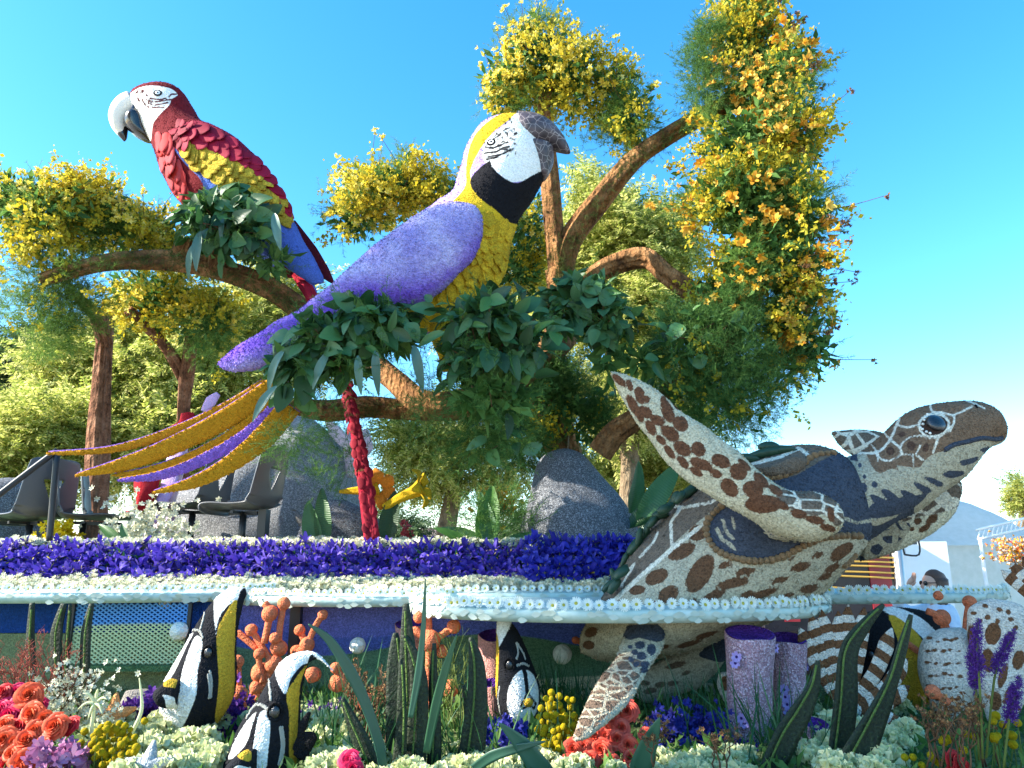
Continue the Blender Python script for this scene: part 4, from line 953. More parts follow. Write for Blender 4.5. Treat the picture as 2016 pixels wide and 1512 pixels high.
# the wing itself, a raised shield on the camera side
wing_secs = [(356, 246, 340, 288, RY-.2, .05), (392, 240, 362, 312, RY-.235, .09), (440, 258, 392, 345, RY-.26, .11), (490, 294, 425, 385, RY-.27, .12), (530, 338, 465, 420, RY-.27, .11), (556, 384, 500, 455, RY-.25, .10), (576, 430, 530, 490, RY-.22, .085), (606, 488, 562, 524, RY-.18, .07), (636, 538, 594, 548, RY-.15, .05), (638, 556, 614, 560, RY-.14, .02)]
V, F = loft(wing_secs, 70, 12, 2.0, 0.004, 3, 7); rw = part('wing', V, F, None, rm); P = pix(world_pts(rw))
setattr_f(rw, 'a_red', region(P, [z1([(560, 400), (820, 380), (1100, 520), (1300, 740), (1450, 950), (1560, 1200), (1480, 1200), (1200, 800), (900, 650), (680, 620), (580, 580)])]))
rw.data.materials.append(painted('scarlet_wing', lin(78, 110, 192), [('a_red', lin(132, 24, 52))], 220, 0.35, 0.5, 0.8)); rwv = bvh_of([rw, rb])
top = z1([(640, 440), (860, 430), (1050, 560), (1220, 680), (1330, 820), (1430, 950), (1540, 1180)]); mid = z1([(640, 585), (800, 580), (950, 655), (1070, 705), (1210, 750), (1345, 840), (1510, 1130)]); low = z1([(720, 680), (830, 770), (950, 870), (1030, 930), (1160, 990), (1300, 1060), (1520, 1200)])
sp = [(x, y, 0.72+0.2*random.random(), 0.70, 0.2*(1-0.25*u), 1.0) for x, y, t, u in sorted(rows_between(top, mid, 3, 10), key=lambda q: -q[3])]
feathers('red_feather', FR, rwv, sp, rm)
for i in range(9):   # rosette at the shoulder
    a = i*2.399; rr = 2+3.4*math.sqrt(i); sp = [(360+rr*math.cos(a), 262+rr*1.2*math.sin(a), math.cos(a), math.sin(a), 0.07+0.006*i, 1.1)]; feathers('red_feather', FR, rwv, sp, rm, 0.03-0.003*i)
sp = [(x, y, 0.5+0.3*random.random(), 0.85, 0.21*(1-0.25*u), 0.85) for x, y, t, u in sorted(rows_between(mid, low, 4, 10, jit=1.5), key=lambda q: -q[3])]
feathers('yellow_feather', FY, rwv, sp, rm)
# pink breast
sp = [(x, y, 0.25+0.25*random.gauss(0, 1), 0.95, 0.2, 0.8) for x, y, t, u in sorted(rows_between(z1([(450, 520), (470, 620), (510, 760), (580, 900), (680, 1050)]), z1([(535, 510), (555, 610), (620, 780), (650, 900), (700, 1060)]), 3, 9), key=lambda q: -q[3])]
feathers('pink_feather', FP, rbv, sp, rm)
# tail: dark blade, short red blades, and the long red one that reaches down to the deck
M['maroon'] = grain('maroon', lin(84, 24, 38), 220, 0.3); M['red_tail'] = grain('red_tail', lin(164, 30, 52), 220, 0.3)
def pblade(name, pts, wid, th, mat, parent, up=None, cup=0.0):
    q = catmull(np.array([at(x, y, Y) for x, y, Y in pts]), 6); w = np.interp(np.linspace(0, 1, len(q)), np.linspace(0, 1, len(wid)), wid)
    return part(name, *blade(q, w, th, 7, up, cup), mat, parent)
pblade('tail_feather', [(572, 440, RY+.05), (612, 495, RY+.05), (638, 535, RY+.05), (656, 557, RY+.05)], [.05, .06, .05, .01], 0.02, M['maroon'], rm)
pblade('tail_feather', [(575, 525, RY), (598, 558, RY-.1), (615, 588, RY-.2), (628, 625, RY-.3)], [.04, .055, .05, .04], 0.02, M['red_tail'], rm)
M['blue_tail'] = grain('blue_tail', lin(92, 110, 184), 220, 0.3)
pblade('tail_feather', [(590, 530, RY-.05), (606, 555, RY-.1), (617, 575, RY-.15), (622, 590, RY-.2)], [.03, .04, .03, .005], 0.02, M['blue_tail'], rm)
q = [(600, 560, RY-.1), (640, 640, RY-.4), (676, 740, RY-.65), (696, 830, RY-.75), (715, 930, RY-.82), (735, 1082, RY-.86)]
V, F = tube([(*at(x, y, Y), r) for (x, y, Y), r in zip(q, (.034, .032, .033, .038, .045, .05))], 16, 10, 0.004, 6, 3); lt = part('tail_feather', V, F, M['red_tail'], rm, label='long red tail feather reaching down to the deck'); ltv = bvh_of([lt])
sp = []
for i in range(26):
    t = i/25; y = 735+338*t; xc = np.interp(y, [735, 830, 930, 1082], [675, 696, 715, 736])
    for s in (-0.55, 0.0, 0.6): sp.append((xc+s*11+random.gauss(0, 2), y+random.gauss(0, 5), 0.2*s+0.15, 1, 0.072+0.02*random.random(), 0.75))
M['f_crim'] = pmat('f_crim', [lin(140, 20, 42), lin(164, 32, 52), lin(120, 16, 36)]); FC = [feather_mesh('tail_scale', M['f_crim'], 0.9, 0.45, 0.05, seed=s+40) for s in range(3)]
feathers('tail_scale', FC, ltv, sp[::-1], rm)
# claws on the branch
for (x, y) in ((405, 512), (430, 524)):
    for k in (-1, 0, 1):
        part('claw', *ptube([(x+k*7, y-16, RY-.28, .02), (x+k*9, y-4, RY-.36, .026), (x+k*10, y+8, RY-.34, .018), (x+k*10, y+14, RY-.3, .008)], nr=8, ns=4), M['seed_black'], rm)

# ------------------------------------------------------------ blue and gold macaw
GY = 4.95
gm = thing('blue_macaw', 'violet winged macaw sculpture with yellow breast and black beak leaning over the garlands', 'parrot sculpture', tuple(at(850, 640, GY)))
z2 = lambda q: zc(q, 400, 200, 2.6526)
secs = [(975, 232, 1025, 229, GY, .05), (938, 258, 1052, 246, GY, .16), (915, 300, 1070, 290, GY, .21), (905, 340, 1072, 335, GY, .23), (890, 382, 1052, 385, GY, .235), (850, 412, 1018, 440, GY, .25), (790, 452, 1003, 485, GY, .28), (730, 505, 985, 550, GY, .30), (690, 550, 930, 605, GY, .27), (660, 590, 850, 650, GY, .2), (630, 620, 740, 670, GY, .1), (610, 640, 660, 670, GY, .03)]
V, F = loft(secs, 110, 16, 2.0, 0.006, 3, 8); gb = part('body', V, F, None, gm); P = pix(world_pts(gb))
wface = z2([(1640, 60), (1590, 110), (1480, 200), (1460, 290), (1500, 340), (1560, 390), (1600, 420), (1700, 410), (1745, 380), (1900, 250), (1750, 60)])
blk = z2([(1490, 310), (1395, 405), (1430, 490), (1520, 560), (1640, 640), (1800, 500), (1900, 330), (1750, 370), (1640, 425), (1560, 390), (1510, 340)])
yel = z2([(1540, 70), (1430, 160), (1385, 260), (1372, 360), (1365, 450), (1280, 540), (1200, 600), (1000, 1100), (1200, 1200), (1600, 1000), (1660, 600), (1400, 420), (1480, 200), (1640, 60)])
mk = [(z2(q), 1.9) for q in [[(1500, 205), (1520, 195)], [(1550, 165), (1570, 195)], [(1580, 140), (1590, 180)], [(1605, 130), (1610, 160)], [(1560, 210), (1590, 215)], [(1600, 190), (1625, 200)], [(1470, 240), (1520, 240), (1560, 225)], [(1465, 270), (1530, 262), (1570, 240), (1600, 235)], [(1480, 290), (1560, 275), (1620, 245)], [(1620, 215), (1635, 225)], [(1560, 250), (1600, 255)], [(1470, 215), (1480, 230)], [(1530, 165), (1540, 180)], [(1600, 90), (1610, 110)], [(1620, 160), (1630, 175)], [(1575, 110), (1585, 125)], [(1545, 230), (1555, 240)], [(1475, 305), (1540, 290)]]]
rd = random.Random(5)
for r_ in range(5):
    for k_ in range(8):
        an = R(-62+21*k_+rd.gauss(0, 4)); rr = 14+9.5*r_; x = 967+rr*1.05*math.cos(an); y = 280+rr*math.sin(an)*.9
        if 940 < x < 1017 and y < 312+(x-967)*0.0 and y > 232 and sdf_poly(np.array([(x, y)]), wface)[0] > 4: mk.append(([(x-4.2*math.sin(an), y+4.2*math.cos(an)), (x+4.2*math.sin(an), y-4.2*math.cos(an))], 1.25))
setattr_f(gb, 'a_yel', region(P, [yel])); setattr_f(gb, 'a_wh', region(P, [wface])); setattr_f(gb, 'a_bk', region(P, [blk])); setattr_f(gb, 'a_mk', region(P, lines=mk))
gb.data.materials.append(painted('macaw_body', lin(158, 138, 200), [('a_yel', lin(206, 172, 40)), ('a_wh', lin(240, 240, 236)), ('a_bk', lin(24, 23, 27)), ('a_mk', lin(34, 32, 36))], 230, 0.22, 0.5, 0.6)); gbv = bvh_of([gb])
disc_on(gbv, 967, 280, 0.034, M['seed_black'], 'eye_ring', gm, 0.001); disc_on(gbv, 967, 280, 0.026, M['white_paint'], 'iris', gm, 0.003); disc_on(gbv, 967, 280, 0.011, M['gloss_black'], 'pupil', gm, 0.006)
def beak_m():
    t = NT('cracked_beak'); v = t.coord(); e = t.voro(v, 19, 'DISTANCE_TO_EDGE'); f = t.step(e, 0.0, 0.05)
    n = t.noise(v, 12, 3); col = t.mix(f, lin(150, 140, 140), t.ramp(n, [(0.35, lin(54, 48, 54)), (0.7, lin(92, 82, 88))]))
    return t.bsdf(col, 0.42, 0.4, t.bump(e, 0.3, 0.01))
M['beak'] = beak_m()
V, F = loft([(1020, 226, 1022, 292, GY-.02, .15), (1048, 228, 1038, 296, GY-.02, .165), (1078, 241, 1058, 296, GY-.02, .15), (1103, 262, 1076, 290, GY-.02, .11), (1117, 284, 1090, 294, GY-.02, .07), (1122, 299, 1106, 299, GY-.02, .03), (1121, 302, 1116, 302, GY-.02, .008)], 50, 10, 2.1, 0.004, 6, 3); part('upper_beak', V, F, M['beak'], gm)
V, F = loft([(1024, 285, 1060, 282, GY-.05, .08), (1028, 300, 1086, 292, GY-.02, .14), (1040, 322, 1089, 318, GY, .13), (1054, 342, 1080, 345, GY, .10), (1066, 352, 1072, 353, GY, .03)], 44, 10, 2.0, 0.004, 6, 4); part('lower_beak', V, F, M['beak'], gm)
def violet(t, v):
    n = t.noise(v, 3.0, 3); return t.ramp(n, [(0.35, lin(138, 128, 200)), (0.55, lin(166, 158, 214)), (0.72, lin(196, 190, 228))])
wing_secs = [(948, 424, 950, 446, GY-.28, .03), (930, 404, 945, 480, GY-.3, .08), (880, 402, 920, 520, GY-.32, .12), (820, 428, 872, 568, GY-.33, .14), (760, 466, 830, 596, GY-.33, .14), (706, 512, 775, 612, GY-.32, .13), (655, 562, 720, 632, GY-.3, .12), (600, 604, 660, 652, GY-.28, .10), (540, 640, 600, 690, GY-.26, .09), (482, 674, 530, 718, GY-.24, .07), (442, 702, 470, 732, GY-.23, .04), (428, 716, 440, 728, GY-.22, .012)]
V, F = loft(wing_secs, 90, 14, 2.1, 0.005, 3, 9); gw = part('wing', V, F, None, gm); P = pix(world_pts(gw))
setattr_f(gw, 'a_all', np.full(len(P), 30.0)); setattr_f(gw, 'a_low', region(P, [z2([(1460, 700), (1400, 850), (1300, 920), (1100, 1080), (900, 1060), (700, 1150), (100, 1400), (0, 1300), (500, 1080), (800, 950), (1100, 950), (1300, 860)])])*0.2)
gw.data.materials.append(painted('violet_wing', lin(128, 112, 210), [('a_all', violet), ('a_low', lin(122, 84, 200))], 210, 0.35, 0.7, 3.0, soft=6)); gwv = bvh_of([gw])
# ragged gold breast
sp = [(x, y, -0.15+0.2*random.gauss(0, 1), 0.95, 0.13, 0.85) for x, y, t, u in sorted(rows_between([(925, 395), (935, 450), (925, 500), (895, 545), (860, 590)], [(1012, 440), (1003, 475), (992, 520), (980, 555), (950, 585)], 6, 9), key=lambda q: -q[3])]
feathers('gold_feather', FG, gbv, sp, gm)
# leg
V, F = loft([(850, 560, 960, 570, GY-.05, .16), (845, 610, 930, 615, GY-.05, .15), (850, 660, 905, 660, GY-.05, .11), (862, 700, 895, 700, GY-.05, .06), (868, 730, 890, 730, GY-.05, .04)], 40, 8, 2, 0.006, 4, 2); part('leg', V, F, grain('gold_leg', lin(204, 166, 40), 230, 0.35), gm)
# long tail plumes: gold blades with violet backs
M['plume_gold'] = grain('plume_gold', lin(196, 138, 30), 260, 0.35); M['plume_violet'] = grain('plume_violet', lin(142, 104, 196), 260, 0.35)
def plume(pts, wid, gold=True, lab=None):
    q = catmull(np.array([at(x, y, Y) for x, y, Y in pts]), 7); w = np.interp(np.linspace(0, 1, len(q)), np.linspace(0, 1, len(wid)), wid)
    o = part('tail_plume', *blade(q, w, 0.008, 7, (0, -0.86, -0.3)), M['plume_gold' if gold else 'plume_violet'], gm)
    e = part('violet_backing' if gold else 'gold_backing', *blade(q+np.array((0.0, 0.018, 0.012)), w*1.02, 0.006, 7, (0, -0.86, -0.3)), M['plume_violet' if gold else 'plume_gold'], o)
plume([(548, 738, 4.75), (450, 800, 4.7), (340, 850, 4.62), (220, 885, 4.55), (92, 893, 4.5)], [.035, .035, .03, .02, .006])
plume([(560, 745, 4.72), (460, 815, 4.66), (350, 873, 4.58), (240, 915, 4.5), (148, 936, 4.45)], [.06, .065, .055, .04, .005])
plume([(565, 770, 4.72), (480, 840, 4.68), (390, 893, 4.6), (300, 924, 4.55), (222, 936, 4.5)], [.03, .035, .03, .02, .005])
plume([(562, 778, 4.62), (490, 850, 4.58), (410, 900, 4.52), (320, 935, 4.46), (232, 946, 4.42)], [.03, .032, .034, .026, .005], False)
plume([(570, 800, 4.6), (520, 860, 4.55), (450, 915, 4.5), (380, 950, 4.45), (300, 970, 4.42)], [.07, .07, .05, .035, .005])

for ob_, n_, sz in ((gw, 26000, .010), (gb, 20000, .009), (rb, 14000, .009), (rw, 9000, .009)): chips(ob_, n_, sz)
for ch in list(gm.children):
    if ch.name.startswith(('tail_plume', 'leg')): chips(ch, 3500, .009)
# ------------------------------------------------------------ float trees
FERN = [fern_t(26, 0.30, 0.006, s) for s in range(5)]; SPRIG = [sprig_t(10, 0.22, 0.035, 58, 0.25, s) for s in range(4)]
PUFF = [puff_t(18, 0.13, s) for s in range(4)]; BLOOM = [bloom_t(6, 0.5, 0.3, 0.8, s) for s in range(4)]
SMALL = [leaf_t(1, 0.42, 0.15, 0.2, 2)]
mt = thing('float_tree', 'branching bark covered tree carrying both macaws and all the garlands', 'tree', tuple(at(1150, 1070, 6.3)))
def limb(pp, name='branch', rough=0.012, parent=mt, m='bark', nr=14, ns=10, seed=0):
    return part(name, *ptube(pp, nr=30, ns=ns, rough=rough, rfreq=9, seed=seed), M[m], parent)
limb([(1135, 1080, 6.3, .15), (1125, 960, 6.2, .14), (1095, 850, 6.05, .13), (1062, 770, 5.9, .12), (1080, 700, 5.85, .115), (1106, 620, 5.8, .11), (1101, 530, 5.75, .10)], 'trunk', 0.016, seed=1)
limb([(1104, 560, 5.75, .10), (1092, 450, 5.72, .085), (1084, 360, 5.7, .075), (1075, 280, 5.7, .065), (1068, 210, 5.68, .05), (1085, 140, 5.65, .035)], seed=2)
limb([(1100, 560, 5.75, .10), (1125, 470, 5.7, .085), (1180, 392, 5.62, .075), (1240, 322, 5.55, .07), (1310, 272, 5.5, .065), (1380, 230, 5.4, .06), (1440, 195, 5.3, .055), (1485, 120, 5.25, .045), (1492, 20, 5.2, .03)], seed=3)
limb([(1110, 620, 5.8, .10), (1165, 548, 5.65, .075), (1220, 518, 5.55, .07), (1275, 510, 5.45, .065), (1320, 545, 5.35, .06), (1400, 590, 5.25, .06), (1470, 560, 5.2, .06), (1500, 440, 5.2, .05), (1500, 300, 5.2, .04)], seed=4)
limb([(1112, 660, 5.8, .11), (1070, 705, 5.6, .10), (960, 775, 5.3, .095), (850, 800, 5.25, .09), (780, 750, 5.45, .085), (700, 690, 5.7, .085), (590, 610, 5.85, .08), (530, 568, 5.75, .08), (440, 532, 5.65, .075), (360, 515, 5.6, .075), (290, 512, 5.55, .07), (200, 520, 5.45, .06), (80, 552, 5.35, .045)], seed=5, nr=16)
limb([(880, 806, 5.45, .08), (800, 806, 5.6, .075), (720, 800, 5.65, .07), (640, 806, 5.65, .055), (560, 790, 5.65, .03)], seed=6)
limb([(1180, 892, 5.35, .085), (1210, 852, 5.3, .08), (1255, 820, 5.2, .07), (1320, 770, 5.15, .065), (1420, 690, 5.15, .06), (1490, 580, 5.2, .05)], seed=7)
limb([(420, 530, 5.6, .05), (425, 495, 5.55, .05), (440, 470, 5.55, .04)], seed=8)
limb([(350, 512, 5.6, .06), (365, 485, 5.55, .055), (372, 470, 5.52, .03)], seed=9)
# bark ridges and moss along the limbs
mb = bvh_of([o for o in mt.children])
def mossline(pts, n, spread, parent, L=0.10, mat='moss', lab=None):
    q = catmull(np.array(pts, float), 10); P, D = [], []
    for i in range(n):
        c = q[random.randrange(len(q))]; x, y = c[0]+random.gauss(0, spread), c[1]+random.gauss(0, spread)
        l, nr_ = stick(mb, x, y)
        if l is None: continue
        P.append(l+nr_*0.004); D.append(nr_*0.4+Vector((random.gauss(0, .6), random.gauss(0, .3), random.gauss(-.3, .6))))
    if P:
        V, F = scatter(FERN[:3], np.array(P), np.array(D), L*(0.6+0.8*rng.random(len(P)))); part('moss', V, F, M[mat], parent, kind='stuff')
mossline([(80, 552), (200, 520), (300, 505), (440, 532), (530, 568), (590, 600)], 500, 9, mt, 0.1)
mossline([(1110, 540), (1150, 430), (1240, 322), (1310, 272), (1420, 210)], 420, 8, mt, 0.09)
mossline([(1086, 380), (1100, 480), (1104, 540)], 160, 8, mt, 0.07)
mossline([(640, 806), (740, 802), (850, 806)], 200, 10, mt, 0.1)

def left_tree(label, limbs, seed):
    base = limbs[0][0]; o = thing('bark_tree', label, 'tree', tuple(at(base[0], base[1], base[2])))
    for i, l in enumerate(limbs): limb(l, 'trunk' if i == 0 else 'branch', 0.011, o, 'bark_red', 16, 12, seed+i)
    return o
lt1 = left_tree('straight shaggy red brown trunk behind the black chairs', [[(190, 1075, 7.0, .095), (192, 930, 7.0, .085), (196, 830, 7.0, .08), (203, 740, 7.0, .07), (208, 660, 7.0, .06), (212, 590, 7.0, .05)], [(208, 680, 7.0, .06), (190, 620, 6.8, .05), (150, 580, 6.6, .03)]], 21)
lt2 = left_tree('forked brown trunk rising behind the violet tail plumes', [[(362, 1070, 6.9, .06), (360, 900, 6.9, .05), (362, 800, 6.8, .05), (367, 735, 6.7, .06), (372, 690, 6.6, .05), (380, 630, 6.4, .035)], [(364, 745, 6.75, .055), (330, 690, 6.5, .042), (290, 645, 6.3, .04), (255, 612, 6.1, .032)]], 31)

# ------------------------------------------------------------ blossom clusters on the branch ends
YB = [multi('blossom', [(*bloom_t(6, 0.5, 0.34, 0.8+0.2*s, s+3), M['yellow_bloom'])]) for s in range(3)]
OB = [multi('blossom', [(*bloom_t(6, 0.5, 0.34, 1.1+0.2*s, s+6), M['orange_bloom'])]) for s in range(3)]
def cluster(label, ell, fern=0, gold=0, tiny=0, blooms=0, bm=None, bsize=0.06, wisps=0, leaves=0, lm='tree_leaf', fernm='fern', fl=0.16, group='blossom clusters on the branch ends', tinym='yellow_small', side=None):
    leaves = int(leaves*2.5); gold = int(gold*1.05); fern = int(fern*1.25) if fern < 3000 else fern; tiny = int(tiny*1.4)
    c = max(ell, key=lambda e: e[3]*e[4]); o = thing('blossom_cluster', label, 'flowers', tuple(at(c[0], c[1]+c[4]*0.8, c[2])), group)
    up = np.array((0, 0, 0.35))
    if fern:
        P, D = (patchy(ell, fern, 0.42, 31) if fern < 5000 else pts_clump(ell, fern, 0.4)); V, F = scatter(FERN, P, D+up+rng.normal(size=D.shape)*0.6, fl*(0.6+0.7*rng.random(fern))); part('fern', V, F, M[fernm], o, kind='stuff')
    if leaves:
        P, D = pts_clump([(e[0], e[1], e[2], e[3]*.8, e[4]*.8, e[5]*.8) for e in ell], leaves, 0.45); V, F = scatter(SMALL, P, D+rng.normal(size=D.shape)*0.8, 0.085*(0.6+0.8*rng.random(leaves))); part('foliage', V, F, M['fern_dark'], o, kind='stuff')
    if gold:
        P, D = patchy(ell, gold, 0.3, 32); V, F = scatter(PUFF, P, D+up+rng.normal(size=D.shape)*0.4, 0.12*(0.6+0.7*rng.random(gold))); part('goldenrod', V, F, M['goldenrod'], o, kind='stuff')
    if tiny:
        P, D = patchy(ell, tiny, 0.22, 33); V, F = scatter(BLOOM, P, D+up+rng.normal(size=D.shape)*0.5, 0.058*(0.6+0.7*rng.random(tiny))); part('small_blossoms', V, F, M[tinym], o, kind='stuff')
    if blooms:
        P, D = patchy(ell, blooms, 0.14, 34, 2.2)
        for i in range(blooms):
            inst('blossom', bm[i % len(bm)], frame(P[i]*1.0, Vector(D[i])+Vector((random.gauss(0, .4), random.gauss(-.35, .3), random.gauss(0, .4))), (0, 0, 1), bsize*(0.75+0.5*random.random()), random.random()*6.28), o)
    # stalks with dry seed heads standing clear of the mass
    if wisps:
        parts, hp, hd = [], [], []
        P, D = pts_clump(ell, wisps*3, 0.12); 
        if side is not None: keep = [i for i in range(len(P)) if D[i] @ np.array(side) > 0.45][:wisps]
        else: keep = [i for i in range(len(P)) if D[i][2] > 0.1][:wisps]
        for i in keep:
            d = D[i]+np.array((0, 0, 0.5 if side is None else 0.0))+rng.normal(size=3)*0.25; d /= np.linalg.norm(d); L = 0.08+0.22*random.random(); b = P[i]-d*0.12; e = P[i]+d*L
            parts.append(tube([(*b, .003), (*((b+e)/2+rng.normal(size=3)*0.012), .0025), (*e, .002)], nr=4, ns=3))
            for k in range(random.randint(5, 9)): hp.append(e+rng.normal(size=3)*0.014); hd.append(d+rng.normal(size=3)*0.5)
        if parts:
            V, F = join(*parts); part('stalks', V, F, M['stem_brown'], o, kind='stuff')
            V, F = scatter(BLOOM, np.array(hp), np.array(hd), 0.034); part('seed_heads', V, F, M['brown_seed' if side is not None else tinym], o, kind='stuff')
    return o
cluster('yellow goldenrod and fern cluster hanging over the left branch tip', [(90, 430, 5.4, 105, 95, .38), (30, 400, 5.4, 70, 70, .3), (180, 400, 5.5, 70, 60, .3)], 900, 420, 420, 46, YB, 0.055, 16, 500)
cluster('sunny yellow cluster between the left branch and the leafy perch', [(255, 455, 5.8, 85, 50, .35), (320, 480, 5.9, 50, 40, .25)], 240, 300, 520, 34, YB, 0.055, 8, 200)
cluster('trailing moss fern hanging under the left branch', [(70, 540, 5.35, 80, 55, .28), (60, 640, 5.5, 75, 60, .25), (170, 570, 5.5, 80, 45, .25), (120, 600, 5.6, 90, 50, .2)], 1500, 40, 0, fl=0.15)
cluster('lit yellow blossom cluster hanging behind the forked trunk', [(340, 590, 6.3, 95, 70, .4), (410, 640, 6.2, 70, 70, .3), (270, 580, 6.4, 70, 50, .3)], 700, 420, 620, 40, YB, 0.06, 0, 420)
cluster('round yellow blossom cluster between the two macaws', [(745, 390, 5.9, 95, 70, .4), (800, 360, 5.9, 60, 50, .3), (700, 430, 5.9, 60, 45, .25), (860, 375, 5.9, 40, 35, .2)], 420, 420, 620, 50, YB, 0.06, 18, 400)
cluster('yellow blossom cluster behind the breast of the violet macaw', [(1030, 450, 6.1, 50, 80, .3), (1020, 540, 6.2, 60, 60, .3)], 260, 160, 200, 8, YB, 0.05, 0, 320)
cluster('airy yellow cluster topping the upright limb above the black beak', [(1040, 130, 5.65, 85, 80, .38), (1120, 150, 5.6, 90, 80, .38), (1210, 180, 5.6, 70, 60, .3), (1245, 240, 5.55, 45, 50, .22), (985, 180, 5.65, 45, 50, .25), (1060, 90, 5.6, 60, 55, .28)], 900, 520, 760, 80, YB, 0.055, 40, 650)
cluster('towering column of orange and yellow blossoms at the top of the right limb', [(1470, 70, 5.2, 75, 75, .35), (1500, 180, 5.2, 105, 90, .4), (1545, 120, 5.2, 60, 70, .3), (1460, 290, 5.15, 105, 80, .4), (1550, 280, 5.2, 80, 90, .35), (1470, -20, 5.2, 60, 60, .3)], 1500, 620, 620, 200, OB, 0.082, 40, 1400, tinym='gold_bloom', side=(1, 0, 0))
cluster('lower mass of orange blossoms hanging from the right limb', [(1460, 400, 5.15, 120, 80, .4), (1550, 430, 5.15, 85, 100, .35), (1500, 520, 5.15, 115, 80, .36), (1580, 560, 5.2, 60, 80, .3), (1420, 580, 5.15, 60, 50, .25), (1590, 680, 5.2, 55, 60, .25), (1540, 640, 5.2, 50, 70, .25)], 1700, 540, 520, 210, OB, 0.085, 40, 1900, tinym='gold_bloom', side=(1, 0, 0))
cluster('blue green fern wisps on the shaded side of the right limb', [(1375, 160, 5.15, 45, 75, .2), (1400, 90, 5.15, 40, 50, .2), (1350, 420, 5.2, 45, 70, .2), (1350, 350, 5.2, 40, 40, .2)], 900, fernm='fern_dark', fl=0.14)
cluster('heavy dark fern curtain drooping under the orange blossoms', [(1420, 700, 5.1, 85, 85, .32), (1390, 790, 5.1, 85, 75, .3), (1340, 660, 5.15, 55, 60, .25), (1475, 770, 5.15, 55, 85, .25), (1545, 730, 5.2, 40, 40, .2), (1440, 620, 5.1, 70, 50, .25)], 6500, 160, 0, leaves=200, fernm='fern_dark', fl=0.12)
cluster('fern wisps falling below the top yellow cluster', [(1200, 280, 5.6, 35, 45, .18), (1060, 205, 5.6, 60, 30, .2)], 260, 30, 0, fl=0.14)

# ------------------------------------------------------------ lemon-leaf garlands, leaf by leaf
def leaf_solid(L, W, fold, droop, mat, n=6, curl=0.0):
    V, F = [], []
    for i in range(n+1):
        t = i/n; w = W*0.5*math.sin(math.pi*min(0.985, 0.03+t**0.85*0.95))**0.75; z = -droop*t*t; wv = 0.03*math.sin(t*8+curl*9)
        V += [(-w, t*L, z+fold*w*2+wv*w*4), (-w*0.5, t*L, z+fold*w*0.8), (0, t*L, z), (w*0.5, t*L, z+fold*w*0.8), (w, t*L, z+fold*w*2-wv*w*4)]
    for i in range(n):
        for j in range(4): a = i*5+j; F.append((a, a+1, a+6, a+5))
    return fast_mesh('leaf', V, F, mat)
LEAF = [leaf_solid(1, 0.56+0.06*s, 0.14, 0.10+0.09*s, M['lemon_leaf'], curl=s*0.3) for s in range(5)]+[leaf_solid(1, 0.36+0.1*s, 0.3-.1*s, 0.3+0.2*s, M['lemon_leaf'], curl=2+s) for s in range(3)]
BLD = [leaf_solid(1, 0.26, 0.2, 0.35+0.2*s, M['blade_blue'], 9, s) for s in range(3)]
def garland(label, ell, n, size, fern=0, blades=0, cat='garland', seed=0, fill=0, shell=0.2, blist=()):
    c = max(ell, key=lambda e: e[3]*e[4]); o = thing('leaf_garland', label, cat, tuple(at(c[0], c[1]+c[4]*0.7, c[2])), 'lemon leaf garlands on the branches')
    n = min(int(n*1.75), 298); size *= 0.95; fill = int(fill*1.6); P, D = pts_clump(ell, n*2, shell); m = 0
    cen = np.array([at(e[0], e[1], e[2]) for e in ell]).mean(0)
    order = [i for i in range(len(P)) if D[i][1] < 0.45][:n]; P0 = P
    for i in order:
        d = Vector(D[i])*0.75+Vector((random.gauss(0, .45), random.gauss(-0.1, .3), random.gauss(-0.15, .5)))
        zh = Vector(D[i])*0.9+Vector((random.gauss(0, .3), -0.7+random.gauss(0, .3), 0.6))
        inst('leaf', LEAF[i % 8], frame(P[i], d, zh, size*(0.45+0.85*random.random()**1.5), random.gauss(0, 0.35)), o)
    if fill:
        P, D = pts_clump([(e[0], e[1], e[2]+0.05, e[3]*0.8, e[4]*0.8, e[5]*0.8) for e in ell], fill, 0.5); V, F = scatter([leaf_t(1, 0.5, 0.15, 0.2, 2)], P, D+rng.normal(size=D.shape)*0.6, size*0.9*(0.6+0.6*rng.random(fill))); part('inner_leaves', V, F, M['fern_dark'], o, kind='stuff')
    if fern:
        P, D = pts_clump(ell, fern, 0.25); V, F = scatter(FERN, P, D*0.8+rng.normal(size=D.shape)*0.5-np.array((0, 0, 0.3)), 0.17*(0.6+0.7*rng.random(fern))); part('fern', V, F, M['fern_dark'], o, kind='stuff')
    tw_ = []
    for i in order[::6]:
        b = P0[i]*.35+cen*.65; m_ = (b+P0[i])/2+rng.normal(size=3)*.02; tw_.append(tube([(*b, .005), (*m_, .004), (*P0[i], .0025)], 5, 3))
    V, F = join(*tw_); part('twigs', V, F, M['stem_brown'], o, kind='stuff')
    for i, (x, y, dx, dz, L) in enumerate(blist):
        inst('long_leaf', BLD[i % 3], frame(at(x, y, c[2]-c[5]*0.9), (dx, -0.25, dz), (0, -1, 0.5), (L*.75, L*.8, L*.8)), o)
    return o
garland('lemon leaf spray around the feet of the red macaw', [(430, 430, 5.5, 75, 45, .22), (475, 465, 5.5, 62, 40, .2), (400, 470, 5.5, 42, 38, .18), (540, 515, 5.5, 32, 28, .12)], 130, 0.17, 200, seed=1, fill=260, blist=[(395, 455, -0.05, -1, .38), (410, 450, -0.5, -1, .36), (380, 420, -1, 0.15, .32), (540, 420, 0.25, -1, .36), (440, 430, -0.1, -1, .22), (385, 480, -0.4, -1, .3)])
